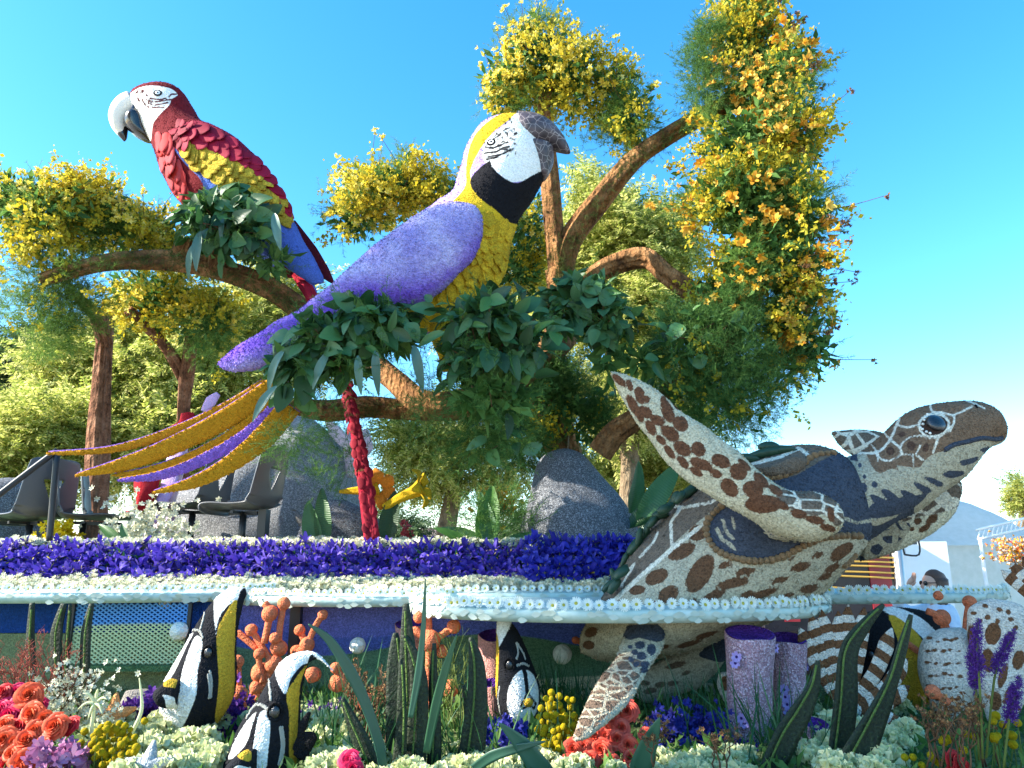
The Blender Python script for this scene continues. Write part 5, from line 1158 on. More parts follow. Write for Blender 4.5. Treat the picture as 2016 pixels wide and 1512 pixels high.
garland('lemon leaf garland beneath the violet tail of the macaw', [(640, 680, 4.45, 70, 55, .2), (730, 635, 4.45, 75, 50, .22), (590, 725, 4.45, 42, 45, .16), (775, 660, 4.45, 45, 40, .16), (670, 720, 4.45, 60, 35, .18)], 190, 0.15, 260, seed=2, fill=380, blist=[(650, 690, -0.5, -1, .3), (705, 700, 0.1, -1, .26), (560, 690, -0.7, -1, .3), (545, 760, -0.8, -1, .3), (815, 680, 0.25, -1, .32), (740, 690, 0.05, -1, .28)])
garland('thick lemon leaf garland below the breast of the violet macaw', [(950, 635, 4.45, 78, 50, .22), (1005, 690, 4.45, 62, 50, .2), (935, 700, 4.45, 60, 50, .2), (985, 775, 4.4, 66, 50, .2), (930, 780, 4.42, 42, 42, .16)], 230, 0.15, 330, seed=3, fill=520)
garland('lemon leaf spray on the trunk fork beside the flipper tip', [(1145, 590, 5.0, 66, 38, .2), (1195, 635, 5.0, 48, 38, .18), (1120, 615, 5.0, 42, 34, .16), (1200, 700, 4.95, 26, 50, .12), (1262, 712, 4.9, 24, 24, .08)], 135, 0.15, 160, seed=4, fill=240)
garland('dark lemon leaves tucked in the fern curtain under the orange blossoms', [(1390, 640, 4.9, 70, 35, .16), (1330, 700, 4.9, 50, 60, .15)], 14, 0.13, 60, seed=5, fill=60, shell=0.1)
garland('loose drooping leaves and fern below the middle garland', [(985, 850, 4.7, 45, 45, .16), (1080, 800, 6.0, 70, 45, .22), (1130, 770, 6.0, 60, 40, .2), (935, 870, 4.8, 40, 35, .16)], 30, 0.13, 620, seed=6, fill=60)
cluster('fine fern skirt trailing from the left garland over the rock', [(580, 850, 4.5, 55, 75, .18), (620, 800, 4.5, 55, 45, .18), (560, 780, 4.5, 40, 40, .14), (640, 980, 4.9, 35, 70, .14), (850, 800, 4.5, 30, 70, .14), (760, 740, 4.6, 60, 30, .14)], 330, fernm='fern_dark', fl=0.13)
cluster('dark fern mass growing behind the cone rock', [(1100, 790, 5.65, 80, 55, .2), (1040, 860, 5.7, 55, 50, .15), (1165, 830, 5.7, 40, 45, .12), (1080, 730, 5.6, 40, 30, .12)], 1700, 60, 0, leaves=260, fernm='fern_dark', fl=0.13)
# ------------------------------------------------------------ real trees beyond the float
def bg_tree(label, base, trunk, ell, n, m='tree_leaf', sz=0.45, bm='bark_grey', tw=None):
    o = thing('shade_tree', label, 'tree', base, 'trees growing beyond the float')
    for i, t in enumerate(trunk): part('trunk' if i == 0 else 'limb', *tube(t, 10, 6, 0.02, 5, i), M[bm], o)
    P, D = pts_clump(ell, n, 0.45); V, F = scatter(SPRIG, P, D+rng.normal(size=D.shape)*0.55+np.array((0, 0, -0.2)), sz*(0.6+0.7*rng.random(n)), np.array((0, 0, 1.2)))
    part('crown', V, F, M[m], o, kind='stuff')
    return o
def tr(px, py, Y, px2, py2, r, extra=()):
    b = at(px, py, Y); return [(b[0], Y, 0.0, r*1.2), (b[0], Y, EYE*0.6, r*1.05), (*b, r), (*at((px+px2)/2+8, (py+py2)/2, Y), r*0.8), (*at(px2, py2, Y), r*0.45)]
def base(px, py, Y): b = at(px, py, Y); return (b[0], Y, 0)
bg_tree('feathery yellow green tree behind the chairs and forked trunk', base(300, 1050, 14), [tr(300, 1050, 14, 330, 700, .22)], [(300, 760, 14, 150, 80, 1.4), (180, 850, 13.5, 130, 70, 1.2), (420, 720, 14, 120, 90, 1.3), (330, 880, 13.5, 160, 60, 1.2), (500, 640, 14.5, 80, 70, 1.0), (250, 680, 14, 90, 60, 1.0), (140, 720, 14, 80, 60, 1.0), (560, 560, 14.5, 60, 60, .9), (620, 680, 14.5, 70, 60, .9)], 12000, sz=0.44)
bg_tree('yellow green tree low behind the handrail', base(40, 1080, 12), [tr(40, 1080, 12, 60, 900, .18)], [(40, 900, 12, 110, 75, 1.0), (110, 840, 12, 70, 50, 0.8), (0, 970, 12, 80, 50, 0.8)], 4200, sz=0.38)
bg_tree('dark green tree far behind the left branch', base(40, 1060, 19), [tr(40, 1060, 19, 50, 820, .3)], [(40, 760, 19, 90, 75, 1.6), (80, 700, 19, 60, 50, 1.2), (0, 800, 19, 70, 60, 1.2), (120, 790, 19.5, 60, 60, 1.2)], 3600, 'tree_leaf_dark', 0.55)
bg_tree('tall pale feathery tree behind the main fork', base(1240, 1060, 13), [tr(1240, 1060, 13, 1225, 700, .2), [(*at(1236, 900, 13), .12), (*at(1200, 700, 13), .08), (*at(1150, 560, 13), .04)], [(*at(1232, 880, 13), .1), (*at(1290, 700, 13), .07), (*at(1290, 520, 13), .03)]], [(1240, 500, 13, 110, 90, 1.1), (1190, 430, 13, 70, 60, .9), (1260, 620, 13, 120, 90, 1.1), (1130, 560, 13.3, 90, 90, 1.0), (1250, 780, 13, 110, 90, 1.1), (1310, 480, 13, 60, 80, .8), (1160, 360, 13, 30, 35, .4)], 9500, sz=0.40)
bg_tree('bright feathery tree between the two rocks', base(880, 1050, 15), [tr(880, 1050, 15, 900, 850, .2)], [(900, 840, 15, 110, 60, 1.2), (840, 930, 15, 90, 50, 1.0), (980, 920, 15, 70, 50, 1.0), (800, 870, 15, 60, 40, .8), (1000, 640, 15.5, 110, 70, 1.2), (1040, 760, 15, 120, 60, 1.2)], 5400, sz=0.42)
bg_tree('tree with drooping lit foliage behind the cone rock', base(1300, 1060, 16), [tr(1300, 1060, 16, 1310, 880, .2)], [(1290, 870, 16, 90, 70, 1.2), (1200, 920, 16, 60, 60, 1.0), (1330, 930, 16, 60, 50, 1.0)], 2600, sz=0.45)


st_ = thing('added_tree', 'added tree out of view left of the float, casting shade on the turtle', 'tree', (-7.4, 0.6, 0))  # tree added out of view to shade the turtle and right half of the bed
part('trunk', *tube([(-7.4, .6, 0, .26), (-7.4, .6, 2, .22), (-7.35, .7, 4, .2), (-7.1, 1.3, 5.6, .15), (-7, 1.9, 6.6, .11), (-7, 2.2, 8, .05)], 14, 6, .02, 5, 2), M['bark_grey'], st_)
for a_ in range(6): part('limb', *tube([(-7.02, 1.75, 6.2+.2*a_, .09), (-7+.8*math.cos(a_*1.9), 2.25+.5*math.sin(a_*1.9), 6.6+.2*a_, .05), (-7+1.4*math.cos(a_*1.9), 2.25+.9*math.sin(a_*1.9), 6.9+.25*a_, .02)], 8, 4, .01, 5, a_), M['bark_grey'], st_)
k = 4600; d_ = rng.normal(size=(k, 3)); d_ /= np.linalg.norm(d_, axis=1)[:, None]; cl_ = rng.integers(0, 8, k); cc_ = np.array([(-7, 2.2, 7.2), (-7, 1.6, 6.8), (-7.2, 2.8, 6.9), (-6.8, 2.2, 8.0), (-7.4, 2.5, 7.6), (-6.6, 1.7, 7.5), (-7, 1.3, 6.9), (-6.9, 2.3, 6.6)])+np.array((0, 0, .3))
V, F = scatter(SPRIG, cc_[cl_]+d_*(rng.random(k)**.4)[:, None]*np.array((1.0, .7, .72)), d_+rng.normal(size=(k, 3))*.5, .45*(.6+.7*rng.random(k)), np.array((0, 0, 1.2))); part('crown', V, F, M['tree_leaf_dark'], st_, kind='stuff')
# ------------------------------------------------------------ rocks
def rock(label, secs, mat='rock', seed=0, pw=2.2, cat='rock', rough=0.02):
    V, F = loft(secs, 56, 10, pw, rough, 1.6, seed); return solo('rock', V, F, M[mat], label, cat, 'speckled rocks on the deck')
rock('dark speckled cone shaped rock with a thin spike on top', [(1100, 885, 1118, 884, 5.5, .03), (1072, 900, 1148, 898, 5.5, .18), (1050, 945, 1182, 940, 5.5, .3), (1032, 1000, 1226, 990, 5.5, .4), (1024, 1045, 1255, 1035, 5.5, .46), (1020, 1095, 1270, 1085, 5.5, .48)], seed=1)
v, f = ptube([(1118, 888, 5.5, .008), (1119, 870, 5.5, .006), (1120, 854, 5.5, .001)], nr=6, ns=4); solo('spike', v, f, M['bark_grey'], 'thin pale spike on top of the cone rock', 'spike')
rock('large speckled boulder with a sunlit left face behind the two chairs', [(590, 822, 612, 820, 6.75, .06), (540, 860, 650, 850, 6.75, .35), (470, 905, 680, 890, 6.8, .55), (380, 960, 700, 950, 6.85, .7), (320, 1010, 705, 1000, 6.85, .75), (290, 1085, 715, 1080, 6.85, .78)], mat='rock_sunlit', seed=2, pw=2.4, rough=0.035)
rock('low dark boulder at the foot of the red tail', [(640, 985, 690, 985, 6.0, .08), (600, 1010, 730, 1010, 6.0, .2), (570, 1085, 790, 1085, 6.0, .3)], seed=3)
rock('dark boulder beside the handrail', [(0, 945, 40, 942, 6.6, .1), (-60, 970, 70, 968, 6.6, .35), (-80, 1075, 85, 1075, 6.6, .45)], seed=4)
rock('small pale pebble stuck on the big boulder', [(575, 1004, 580, 1004, 5.9, .012), (572, 1012, 600, 1012, 5.9, .05), (577, 1026, 618, 1024, 5.9, .06), (588, 1040, 610, 1040, 5.9, .04), (596, 1045, 602, 1045, 5.9, .01)], 'pebble', 5)
# ------------------------------------------------------------ chairs: moulded shell with a triangular grip hole, pedestal
def chair_mesh():
    n, m = 22, 45; W = 0.215
    prof = catmull(np.array([(0.20, -0.035), (0.20, 0.0), (0.12, 0.008), (0.0, 0.0), (-0.13, 0.01), (-0.185, 0.05), (-0.205, 0.14), (-0.225, 0.26), (-0.245, 0.38), (-0.255, 0.43)]), 7)
    s = np.linspace(0, 1, len(prof)); N = len(prof); top = np.zeros((N, m, 3)); keep = np.ones((N-1, m-1), bool)
    for i in range(N):
        y, z = prof[i]
        w = W*(1.0 if s[i] < 0.55 else 1.0-0.22*((s[i]-0.55)/0.45)**1.5)
        if s[i] > 0.93: w *= 1-0.25*((s[i]-0.93)/0.07)**2
        for j in range(m):
            k = 2*j/(m-1)-1; lift = 0.03*abs(k)**4; dy = 0.03*k*k*(1 if s[i] > 0.5 else 0)
            top[i, j] = (k*w, y+dy, z+(lift if s[i] < 0.6 else 0))
    for i in range(N-1):
        sz = (s[i]+s[i+1])/2
        if 0.66 < sz < 0.80:
            hw = 0.42*((sz-0.655)/0.145)
            for j in range(m-1):
                if abs(2*(j+0.5)/(m-1)-1) < hw: keep[i, j] = False
    V = top.reshape(-1, 3); B = V.copy(); t_ = 0.010
    nrm = np.zeros_like(top); du = np.gradient(top, axis=0); dv = np.gradient(top, axis=1); nrm = np.cross(dv, du); nrm /= np.linalg.norm(nrm, axis=2)[..., None]+1e-9
    B = (top-nrm*t_).reshape(-1, 3); K = len(V); F = []
    for i in range(N-1):
        for j in range(m-1):
            if not keep[i, j]: continue
            a, b, c, d = i*m+j, i*m+j+1, (i+1)*m+j+1, (i+1)*m+j; F += [(a, b, c, d), (a+K, d+K, c+K, b+K)]
            for (p, q, ii, jj) in ((a, b, i-1, j), (b, c, i, j+1), (c, d, i+1, j), (d, a, i, j-1)):
                if not (0 <= ii < N-1 and 0 <= jj < m-1) or not keep[ii, jj]: F.append((q, p, p+K, q+K))
    return np.vstack((V, B)), F
cv, cf = chair_mesh(); CH = fast_mesh('seat_shell', cv, cf, M['black_plastic'])
PED = fast_mesh('pedestal', *join(tube([(0, 0, -0.30, .024), (0, 0, -0.02, .024)], 12, 2)), M['black_metal']); BRK = fast_mesh('bracket', *join(box(-.15, .15, -.012, .012, -.03, -.012), box(-.012, .012, -.11, .11, -.034, -.010)), M['black_metal'], False)
FOOT = fast_mesh('foot_plate', *box(-.07, .07, -.07, .07, -.306, -.298), M['black_metal'], False)
REAR = fast_mesh('rear_leg', *box(-.03, .03, -.19, -.13, -.3, 0.0), M['black_metal'], False)
def chair(px, py, Y, rz, label, rear=False, s=1.0):
    p = at(px, py, Y); o = thing('deck_chair', label, 'chair', (p[0], Y, p[2]), 'black plastic chairs on the deck'); o.rotation_euler = (0, 0, rz)
    for nme, me in (('seat_shell', CH), ('pedestal', PED), ('bracket', BRK), ('foot_plate', FOOT))+((('rear_leg', REAR),) if rear else ()):
        c = bpy.data.objects.new(nme, me); COL.objects.link(c); c.parent = o
        if nme != 'seat_shell': c.scale = (1, 1, 1.0)
    o.scale = (s, s, s)
    return o
# chairs face left; local -Y is the backrest
chair(480, 1004, 5.35, R(78), 'black chair with grey sheen beside the rock, nearest the long red tail', True, 1.02)
chair(380, 1003, 5.75, R(80), 'black chair half hidden behind the gold tail plume', False, 1.02)
chair(60, 1024, 5.55, R(62), 'sunlit black chair behind the handrail', False, 1.02)
chair(165, 1024, 5.6, R(-62), 'dark chair turned away, seen against the yellow flowers', False, 0.96)
chair(212, 1026, 6.3, R(-68), 'dark chair partly hidden by another chair at the red brown trunk', False, 0.98)
# handrail
hr = thing('handrail', 'black steel handrail rising beside the chairs', 'handrail', tuple(at(97, 1075, 5.05)))
part('post', *ptube([(96, 1078, 5.05, .021), (104, 985, 5.05, .021), (113, 888, 5.05, .021)], nr=12, ns=3), M['black_metal'], hr)
part('rail', *ptube([(114, 886, 5.05, .021), (60, 926, 5.0, .021), (-40, 1003, 4.9, .021)], nr=12, ns=4), M['black_metal'], hr)
# ------------------------------------------------------------ trumpet flowers by the red tail
M['trumpet'] = grain('trumpet', lin(206, 166, 34), 250, 0.3); M['trumpet_lobe'] = grain('trumpet_lobe', lin(226, 140, 50), 250, 0.3)
def trumpet(label, pts, rs, lobe_r, nl, Y, mat2, dirn):
    o = thing('trumpet_flower', label, 'flower', tuple(at(pts[0][0], pts[0][1], Y)), 'trumpet flowers at the red tail')
    part('tube', *ptube([(x, y, Y, r) for (x, y), r in zip(pts, rs)], nr=20, ns=6, rough=0.002), M['trumpet'], o)
    e = Vector(at(*pts[-1], Y)); d = Vector(dirn).normalized()
    a = d.orthogonal().normalized(); b = d.cross(a)
    for i in range(nl):
        an = 6.283*i/nl; u = a*math.cos(an)+b*math.sin(an); q = [e+u*rs[-1]*0.7-d*0.01, e+u*(rs[-1]+lobe_r*0.5)+d*0.02, e+u*(rs[-1]+lobe_r)-d*0.015]
        q = catmull(np.array(q), 4); part('lobe', *blade(q, np.interp(np.linspace(0, 1, len(q)), [0, .5, 1], [lobe_r*0.35, lobe_r*0.5, 0.01]), 0.008, 5, tuple(d), 0.1), mat2, o)
    return o
trumpet('yellow trumpet flower pointing right past the red tail', [(755, 1000), (785, 982), (815, 968), (830, 960)], (.028, .034, .045, .065), .085, 5, 5.4, M['trumpet'], (1, -0.3, 0.25))
trumpet('yellow trumpet flower with orange lobes crossing behind the red tail', [(668, 968), (700, 966), (730, 965), (745, 962)], (.012, .028, .034, .05), .10, 6, 5.42, M['trumpet_lobe'], (0.5, -0.8, 0.1))
# ------------------------------------------------------------ exotic flowers behind the chairs
M['red_pitcher'] = grain('red_pitcher', lin(178, 34, 44), 220, 0.3); M['pale_pink'] = grain('pale_pink', lin(232, 206, 214), 220, 0.12); M['mauve'] = grain('mauve', lin(206, 170, 216), 220, 0.12)
ph = thing('orchid_sculpture', 'red lipped orchid sculpture on a pale pink stalk behind the plumes', 'flower sculpture', tuple(at(330, 1070, 6.2)))
part('stalk', *ptube([(300, 1078, 5.9, .05), (325, 1010, 5.9, .045), (350, 930, 5.95, .04), (365, 850, 6.0, .03)], nr=12, ns=6, rough=0.004), M['pale_pink'], ph)
V, F = loft([(268, 938, 318, 944, 5.8, .04), (265, 962, 314, 962, 5.8, .08), (268, 985, 302, 985, 5.8, .07), (264, 1002, 284, 1004, 5.8, .04), (248, 1006, 254, 1012, 5.8, .012)], 30, 8, 2.0, 0.01, 4, 3); part('pouch', V, F, M['red_pitcher'], ph)
V, F = loft([(358, 815, 380, 812, 6.0, .03), (352, 830, 384, 826, 6.0, .06), (338, 840, 376, 842, 6.0, .05), (345, 848, 365, 848, 6.0, .02)], 24, 8, 2.0, 0.01, 4, 4); part('petal', V, F, M['red_pitcher'], ph)
for pp, w in (([(430, 775, 6.0), (415, 790, 6.0), (400, 810, 6.0)], (.02, .05, .02)), ([(360, 860, 5.95), (345, 905, 5.9), (330, 960, 5.85), (300, 1030, 5.8)], (.03, .07, .06, .03)), ([(350, 1000, 5.75), (330, 1030, 5.75), (310, 1060, 5.75)], (.01, .04, .02))): pblade('petal', pp, w, 0.012, M['mauve'], ph)
wh = thing('orchid_sculpture', 'pale pink orchid petals behind the grey boulder', 'flower sculpture', tuple(at(690, 940, 6.6)))
for pp, w in (([(640, 820, 6.6), (660, 850, 6.55), (690, 880, 6.5)], (.01, .06, .05)), ([(720, 845, 6.6), (715, 880, 6.55), (700, 910, 6.5)], (.02, .09, .04)), ([(690, 840, 6.6), (690, 880, 6.6), (690, 940, 6.6)], (.03, .07, .03))): pblade('petal', pp, w, 0.014, M['pale_pink'], wh)
# white orchid spray pouring over the deck at the chair legs
k = 420; V, F = scatter(BLOOM, np.c_[at(300, 1040, 5.5)[0]+rng.normal(size=k)*0.16, 5.45+rng.normal(size=k)*0.05, DECK_Z+0.03+abs(rng.normal(size=k))*0.14], np.c_[rng.normal(size=k)*0.5, -np.ones(k), rng.normal(size=k)*0.6], 0.05)
solo('orchid_spray', V, F, M['white_petal'], 'spill of small white orchids below the chair seats', 'flowers', kind='stuff')
# yellow blossoms under the left chairs
k = 150; V, F = scatter(BLOOM, np.c_[at(128, 1050, 5.5)[0]+rng.normal(size=k)*0.07, 5.45+rng.normal(size=k)*0.04, DECK_Z+0.03+abs(rng.normal(size=k))*0.07], np.c_[rng.normal(size=k)*0.5, -np.ones(k), rng.normal(size=k)*0.6], 0.07)
solo('yellow_flowers', V, F, leafm('lemon_bloom', [lin(236, 200, 20), lin(246, 220, 40)], 0.3), 'bright yellow flower bunch under the left chairs', 'flowers', kind='stuff')
# broad leaves and fern on the deck
BROAD = [leaf_solid(1, 0.3+0.05*s, 0.2, 0.25, M['lemon_leaf'], 9, s) for s in range(3)]
def broad(label, items, fern=None):
    p = at(items[0][0], items[0][1], items[0][2]); o = thing('broadleaf_plant', label, 'plant', tuple(p))
    for i, (x, y, Y, dx, dz, L) in enumerate(items): inst('leaf', BROAD[i % 3], frame(at(x, y, Y), (dx, -0.2, dz), (0, -1, 0.6), L, random.gauss(0, .3)), o)
    if fern:
        P, D = pts_clump(fern[0], fern[1], 0.4); V, F = scatter(FERN, P, D+np.array((0, 0, .3)), 0.2*(0.6+0.7*rng.random(fern[1]))); part('fern', V, F, M['fern_dark'], o, kind='stuff')
broad('dark broad leaved plant on the deck left of the cone rock', [(960, 1075, 5.25, -1, 0.45, .34), (950, 1080, 5.25, -1, 0.15, .3), (955, 1080, 5.2, 0.1, 1, .42), (970, 1085, 5.2, -0.2, 1, .4), (930, 1085, 5.2, -0.7, 0.6, .3), (985, 1085, 5.2, 0.7, 0.5, .3), (940, 1085, 5.15, -0.8, 0.0, .26)], ([(990, 1030, 5.3, 45, 50, .15), (950, 1060, 5.2, 50, 30, .12)], 260))
broad('large dark leaves between the cone rock and the turtle shell', [(1255, 1030, 5.2, 0.65, 0.9, .52), (1240, 1010, 5.25, 0.3, 0.9, .36), (1235, 1040, 5.2, 0.9, 0.6, .4)])
broad('pointed leaves standing beside the left chairs', [(240, 1070, 5.3, -0.8, 0.7, .22), (250, 1075, 5.3, -0.3, 1, .16)])
broad('tall leaves at the shaded foot of the red tail', [(640, 1080, 5.4, -0.1, 1, .42), (760, 1080, 5.4, 0.1, 1, .4), (625, 1080, 5.4, -0.3, 1, .34)], ([(690, 900, 5.9, 30, 50, .1)], 60))
# protea-like yellow and red flower, red spike
k = 160; c = at(978, 990, 6.2); V, F = scatter(BLOOM, c+rng.normal(size=(k, 3))*np.array((.07, .05, .06)), rng.normal(size=(k, 3))+np.array((0, -.6, .3)), 0.06)
solo('protea_bloom', V, F, M['gold_bloom'], 'yellow and orange bloom beyond the broad leaved plant', 'flower', kind='stuff')
k = 60; V, F = scatter(BLOOM, np.array([at(795+14*t, 1030+50*t, 6.0) for t in rng.random(k)])+rng.normal(size=(k, 3))*.02, rng.normal(size=(k, 3)), 0.05)
solo('flower_spike', V, F, rose_m('spike_pink', lin(222, 84, 90), lin(236, 130, 130)), 'pink flower spike behind the irises', 'flower', kind='stuff')
# ------------------------------------------------------------ reef life under the discs
def onz(px, py, z):
    v = (756-py)/FPX; dy = CP-v*SP; dz = SP+v*CP
    return (z-EYE)/(dz/dy)
a5 = lambda q: zc(q, 0, 1100, 2.88); a6 = lambda q: zc(q, 600, 1100, 2.88); a7 = lambda q: zc(q, 1300, 1100, 2.8156)
W_ = lin(232, 232, 228); BK = lin(26, 27, 32); YL = lin(196, 156, 48)
def fish(label, secs, white, yellow, black, Y, eye, extra=(), dots=(), pw=2.0):
    b = secs[-1]; o = thing('angelfish', label, 'fish sculpture', tuple(at((b[0]+b[2])/2, b[1], Y)), 'striped angelfish on the reef')
    V, F = loft([(x1, y1, x2, y2, Y+dy, th) for (x1, y1, x2, y2, dy, th) in secs], 70, 14, pw, 0.002, 4, 2); bo = part('body', V, F, None, o); P = pix(world_pts(bo))
    setattr_f(bo, 'a_w', region(P, white)); setattr_f(bo, 'a_y', region(P, yellow)); setattr_f(bo, 'a_k', region(P, [p for p in black if len(p) and not isinstance(p, tuple)], lines=[p for p in black if isinstance(p, tuple)]))
    bo.data.materials.append(FISHM); bv = bvh_of([bo]); chips(bo, 3500, .006, .6)
    l, n = stick(bv, *eye)
    if l:
        inst('eye', fast_mesh('eye', *sphere((0, 0, 0), 1, 10, 16), M['gloss_black']), frame(l, (0, 0, 1), n, (0.018, 0.023, 0.011)), o)
        v, f = tube([(0.025*math.cos(t), 0.031*math.sin(t), 0, 0.005) for t in np.linspace(0, 6.283, 17)], 6, 1); inst('eye_ring', fast_mesh('eye_ring', v, f, M['seed_black']), frame(l, (0, 0, 1), n), o)
    for row in dots:
        q = catmull(np.array(row, float), 6); 
        L = np.r_[0, np.cumsum(np.linalg.norm(np.diff(q, axis=0), axis=1))]
        for s in np.arange(0, L[-1], 3.4):
            l, n = stick(bv, np.interp(s, L, q[:, 0]), np.interp(s, L, q[:, 1]))
            if l: inst('bean', BEAN, frame(l, (random.gauss(0, .5), 0, 1), n, (0.005, 0.008, 0.004)), o)
    return o, bv
BEAN = fast_mesh('bean', *sphere((0, 0, 0), 1, 6, 8), M['white_bead'])
FISHM = painted('angelfish', BK, [('a_w', W_), ('a_y', YL), ('a_k', BK)], 240, 0.3, 0.6, 0.9)
o, bv = fish('black white and yellow angelfish with a sweeping white top fin beside the orange coral', [(455, 1155, 492, 1158, 0, .012), (424, 1178, 480, 1180, 0, .025), (396, 1216, 472, 1216, 0, .05), (368, 1266, 464, 1268, 0, .09), (338, 1318, 463, 1320, 0, .12), (322, 1354, 459, 1360, 0, .13), (320, 1392, 446, 1396, 0, .12), (342, 1430, 420, 1434, 0, .08), (366, 1462, 382, 1462, 0, .02)],
    [a5([(1215, 225), (1290, 160), (1420, 140), (1480, 150), (1390, 215), (1300, 260), (1240, 340), (1225, 440)]), a5([(1095, 420), (1030, 480), (970, 590), (915, 690), (960, 685), (1000, 620), (1055, 500)]), a5([(1105, 445), (1145, 460), (1140, 550), (1120, 640), (1115, 760), (1080, 860), (1030, 960), (990, 1000), (900, 870), (940, 800), (1010, 780), (1025, 680), (1050, 580)]), a5([(1300, 880), (1230, 985), (1150, 1010), (1200, 940)])],
    [a5([(1265, 330), (1345, 235), (1340, 500), (1325, 770), (1285, 900), (1220, 935), (1240, 700), (1228, 450)])], [a5([(1345, 240), (1400, 200), (1350, 700), (1330, 600)])], 3.45, (1180/2.88, 1100+535/2.88),
    dots=[a5([(1160, 310), (1145, 370), (1135, 400)]), a5([(1095, 405), (1130, 410), (1150, 450)]), a5([(1190, 640), (1200, 700), (1195, 790)]), a5([(1180, 660), (1190, 740), (1185, 790)])])
V, F = loft([(*a5([(1010, 690)])[0], *a5([(1000, 850)])[0], 3.31, .055), (*a5([(960, 680)])[0], *a5([(950, 850)])[0], 3.30, .05), (*a5([(915, 715)])[0], *a5([(905, 835)])[0], 3.29, .04), (*a5([(880, 745)])[0], *a5([(876, 800)])[0], 3.29, .02)], 36, 8); sn = part('snout', V, F, None, o); P = pix(world_pts(sn))
setattr_f(sn, 'a_w', region(P, [a5([(920, 770), (990, 790), (1010, 860), (950, 860), (935, 800)])])); setattr_f(sn, 'a_y', region(P, [a5([(925, 710), (960, 680), (1005, 685), (1000, 730), (940, 730)])])); setattr_f(sn, 'a_k', region(P, lines=[(a5([(885, 770), (920, 740), (980, 745), (1005, 775)]), 5)])); sn.data.materials.append(FISHM)
o, bv = fish('nearer angelfish with a curled white top fin and black side fin', [(652, 1316, 658, 1322, .0, .006), (622, 1284, 628, 1300, .0, .012), (586, 1283, 610, 1305, 0, .02), (556, 1300, 606, 1312, 0, .035), (535, 1332, 598, 1334, 0, .06), (506, 1380, 590, 1380, 0, .09), (476, 1422, 588, 1424, 0, .11), (456, 1470, 585, 1472, 0, .12), (442, 1512, 580, 1515, 0, .12), (470, 1560, 560, 1565, 0, .09), (500, 1600, 530, 1600, 0, .03)],
    [a5([(1560, 640), (1630, 550), (1750, 510), (1860, 560), (1900, 640), (1800, 605), (1720, 600), (1650, 680), (1615, 770)]), a5([(1450, 870), (1380, 950), (1320, 1060), (1300, 1140), (1390, 1060), (1430, 940)]), a5([(1470, 880), (1520, 868), (1532, 960), (1522, 1080), (1510, 1200), (1500, 1300), (1400, 1300), (1440, 1040)])],
    [a5([(1640, 730), (1745, 595), (1705, 700), (1690, 900), (1680, 1190), (1640, 1250), (1640, 900), (1625, 800)])], [a5([(1740, 600), (1800, 580), (1720, 720), (1700, 900), (1690, 1200), (1720, 1200)])], 3.0, (1560/2.88, 1100+870/2.88),
    dots=[a5([(1525, 690), (1530, 740), (1535, 800)]), a5([(1400, 900), (1450, 830), (1500, 840), (1540, 880)]), a5([(1600, 960), (1610, 1060), (1590, 1170)]), a5([(1588, 960), (1598, 1060), (1580, 1170)])])
for pp, w in ((a5([(1670, 1090), (1730, 1040), (1790, 1000)]), (.012, .04, .012)), (a5([(1670, 1090), (1720, 1110), (1745, 1135)]), (.012, .025, .006)), (a5([(1700, 1010), (1720, 940), (1755, 870)]), (.01, .016, .006))): pblade('side_fin', [(x, y, 2.93) for x, y in pp], w, 0.006, M['seed_black'], o)
V, F = loft([(*a5([(1440, 1080)])[0], *a5([(1440, 1230)])[0], 2.85, .05), (*a5([(1390, 1085)])[0], *a5([(1380, 1230)])[0], 2.83, .045), (*a5([(1330, 1130)])[0], *a5([(1320, 1230)])[0], 2.82, .035), (*a5([(1285, 1170)])[0], *a5([(1280, 1220)])[0], 2.82, .015)], 36, 8); sn = part('snout', V, F, None, o); P = pix(world_pts(sn))
setattr_f(sn, 'a_w', region(P, [a5([(1330, 1180), (1420, 1180), (1420, 1260), (1330, 1260)])])); setattr_f(sn, 'a_y', region(P, [a5([(1345, 1120), (1400, 1080), (1430, 1110), (1410, 1150)])])); setattr_f(sn, 'a_k', region(P, lines=[(a5([(1285, 1180), (1340, 1150), (1410, 1170)]), 5)])); sn.data.materials.append(FISHM)
o, bv = fish('angelfish seen head on with a white diamond face and yellow lip', [(978, 1219, 1004, 1221, 0, .02), (977, 1250, 1022, 1248, 0, .06), (976, 1300, 1047, 1300, 0, .10), (975, 1345, 1061, 1345, 0, .13), (978, 1388, 1062, 1388, 0, .14), (988, 1425, 1046, 1425, 0, .11), (1002, 1460, 1014, 1460, 0, .02)],
    [a6([(1085, 340), (1175, 340), (1135, 440), (1100, 500), (1085, 480)]), a6([(1230, 630), (1180, 680), (1150, 760), (1150, 850), (1180, 920), (1230, 965), (1275, 930), (1320, 850), (1325, 740), (1290, 650)])], [a6([(1060, 420), (1100, 480), (1085, 800), (1060, 800)]), ], [(a6([(1230, 590), (1250, 650), (1262, 760)]), 4.0), (a6([(1262, 760), (1225, 835), (1240, 850), (1270, 830), (1300, 850), (1310, 820), (1262, 760)]), 2.2)], 3.75, (1160/2.88+600, 1100+605/2.88),
    dots=[a6([(1200, 480), (1210, 530), (1200, 570)]), a6([(1205, 480), (1240, 540), (1250, 570)]), a6([(1205, 605), (1240, 595), (1270, 610)]), a6([(1105, 730), (1098, 800), (1110, 880)])])
l, n = stick(bv, 600+1265/2.88, 1100+815/2.88); part('lip', *sphere(tuple(l), (.025, .02, .02), 8, 12), grain('fish_yellow', YL, 240, .3), o)
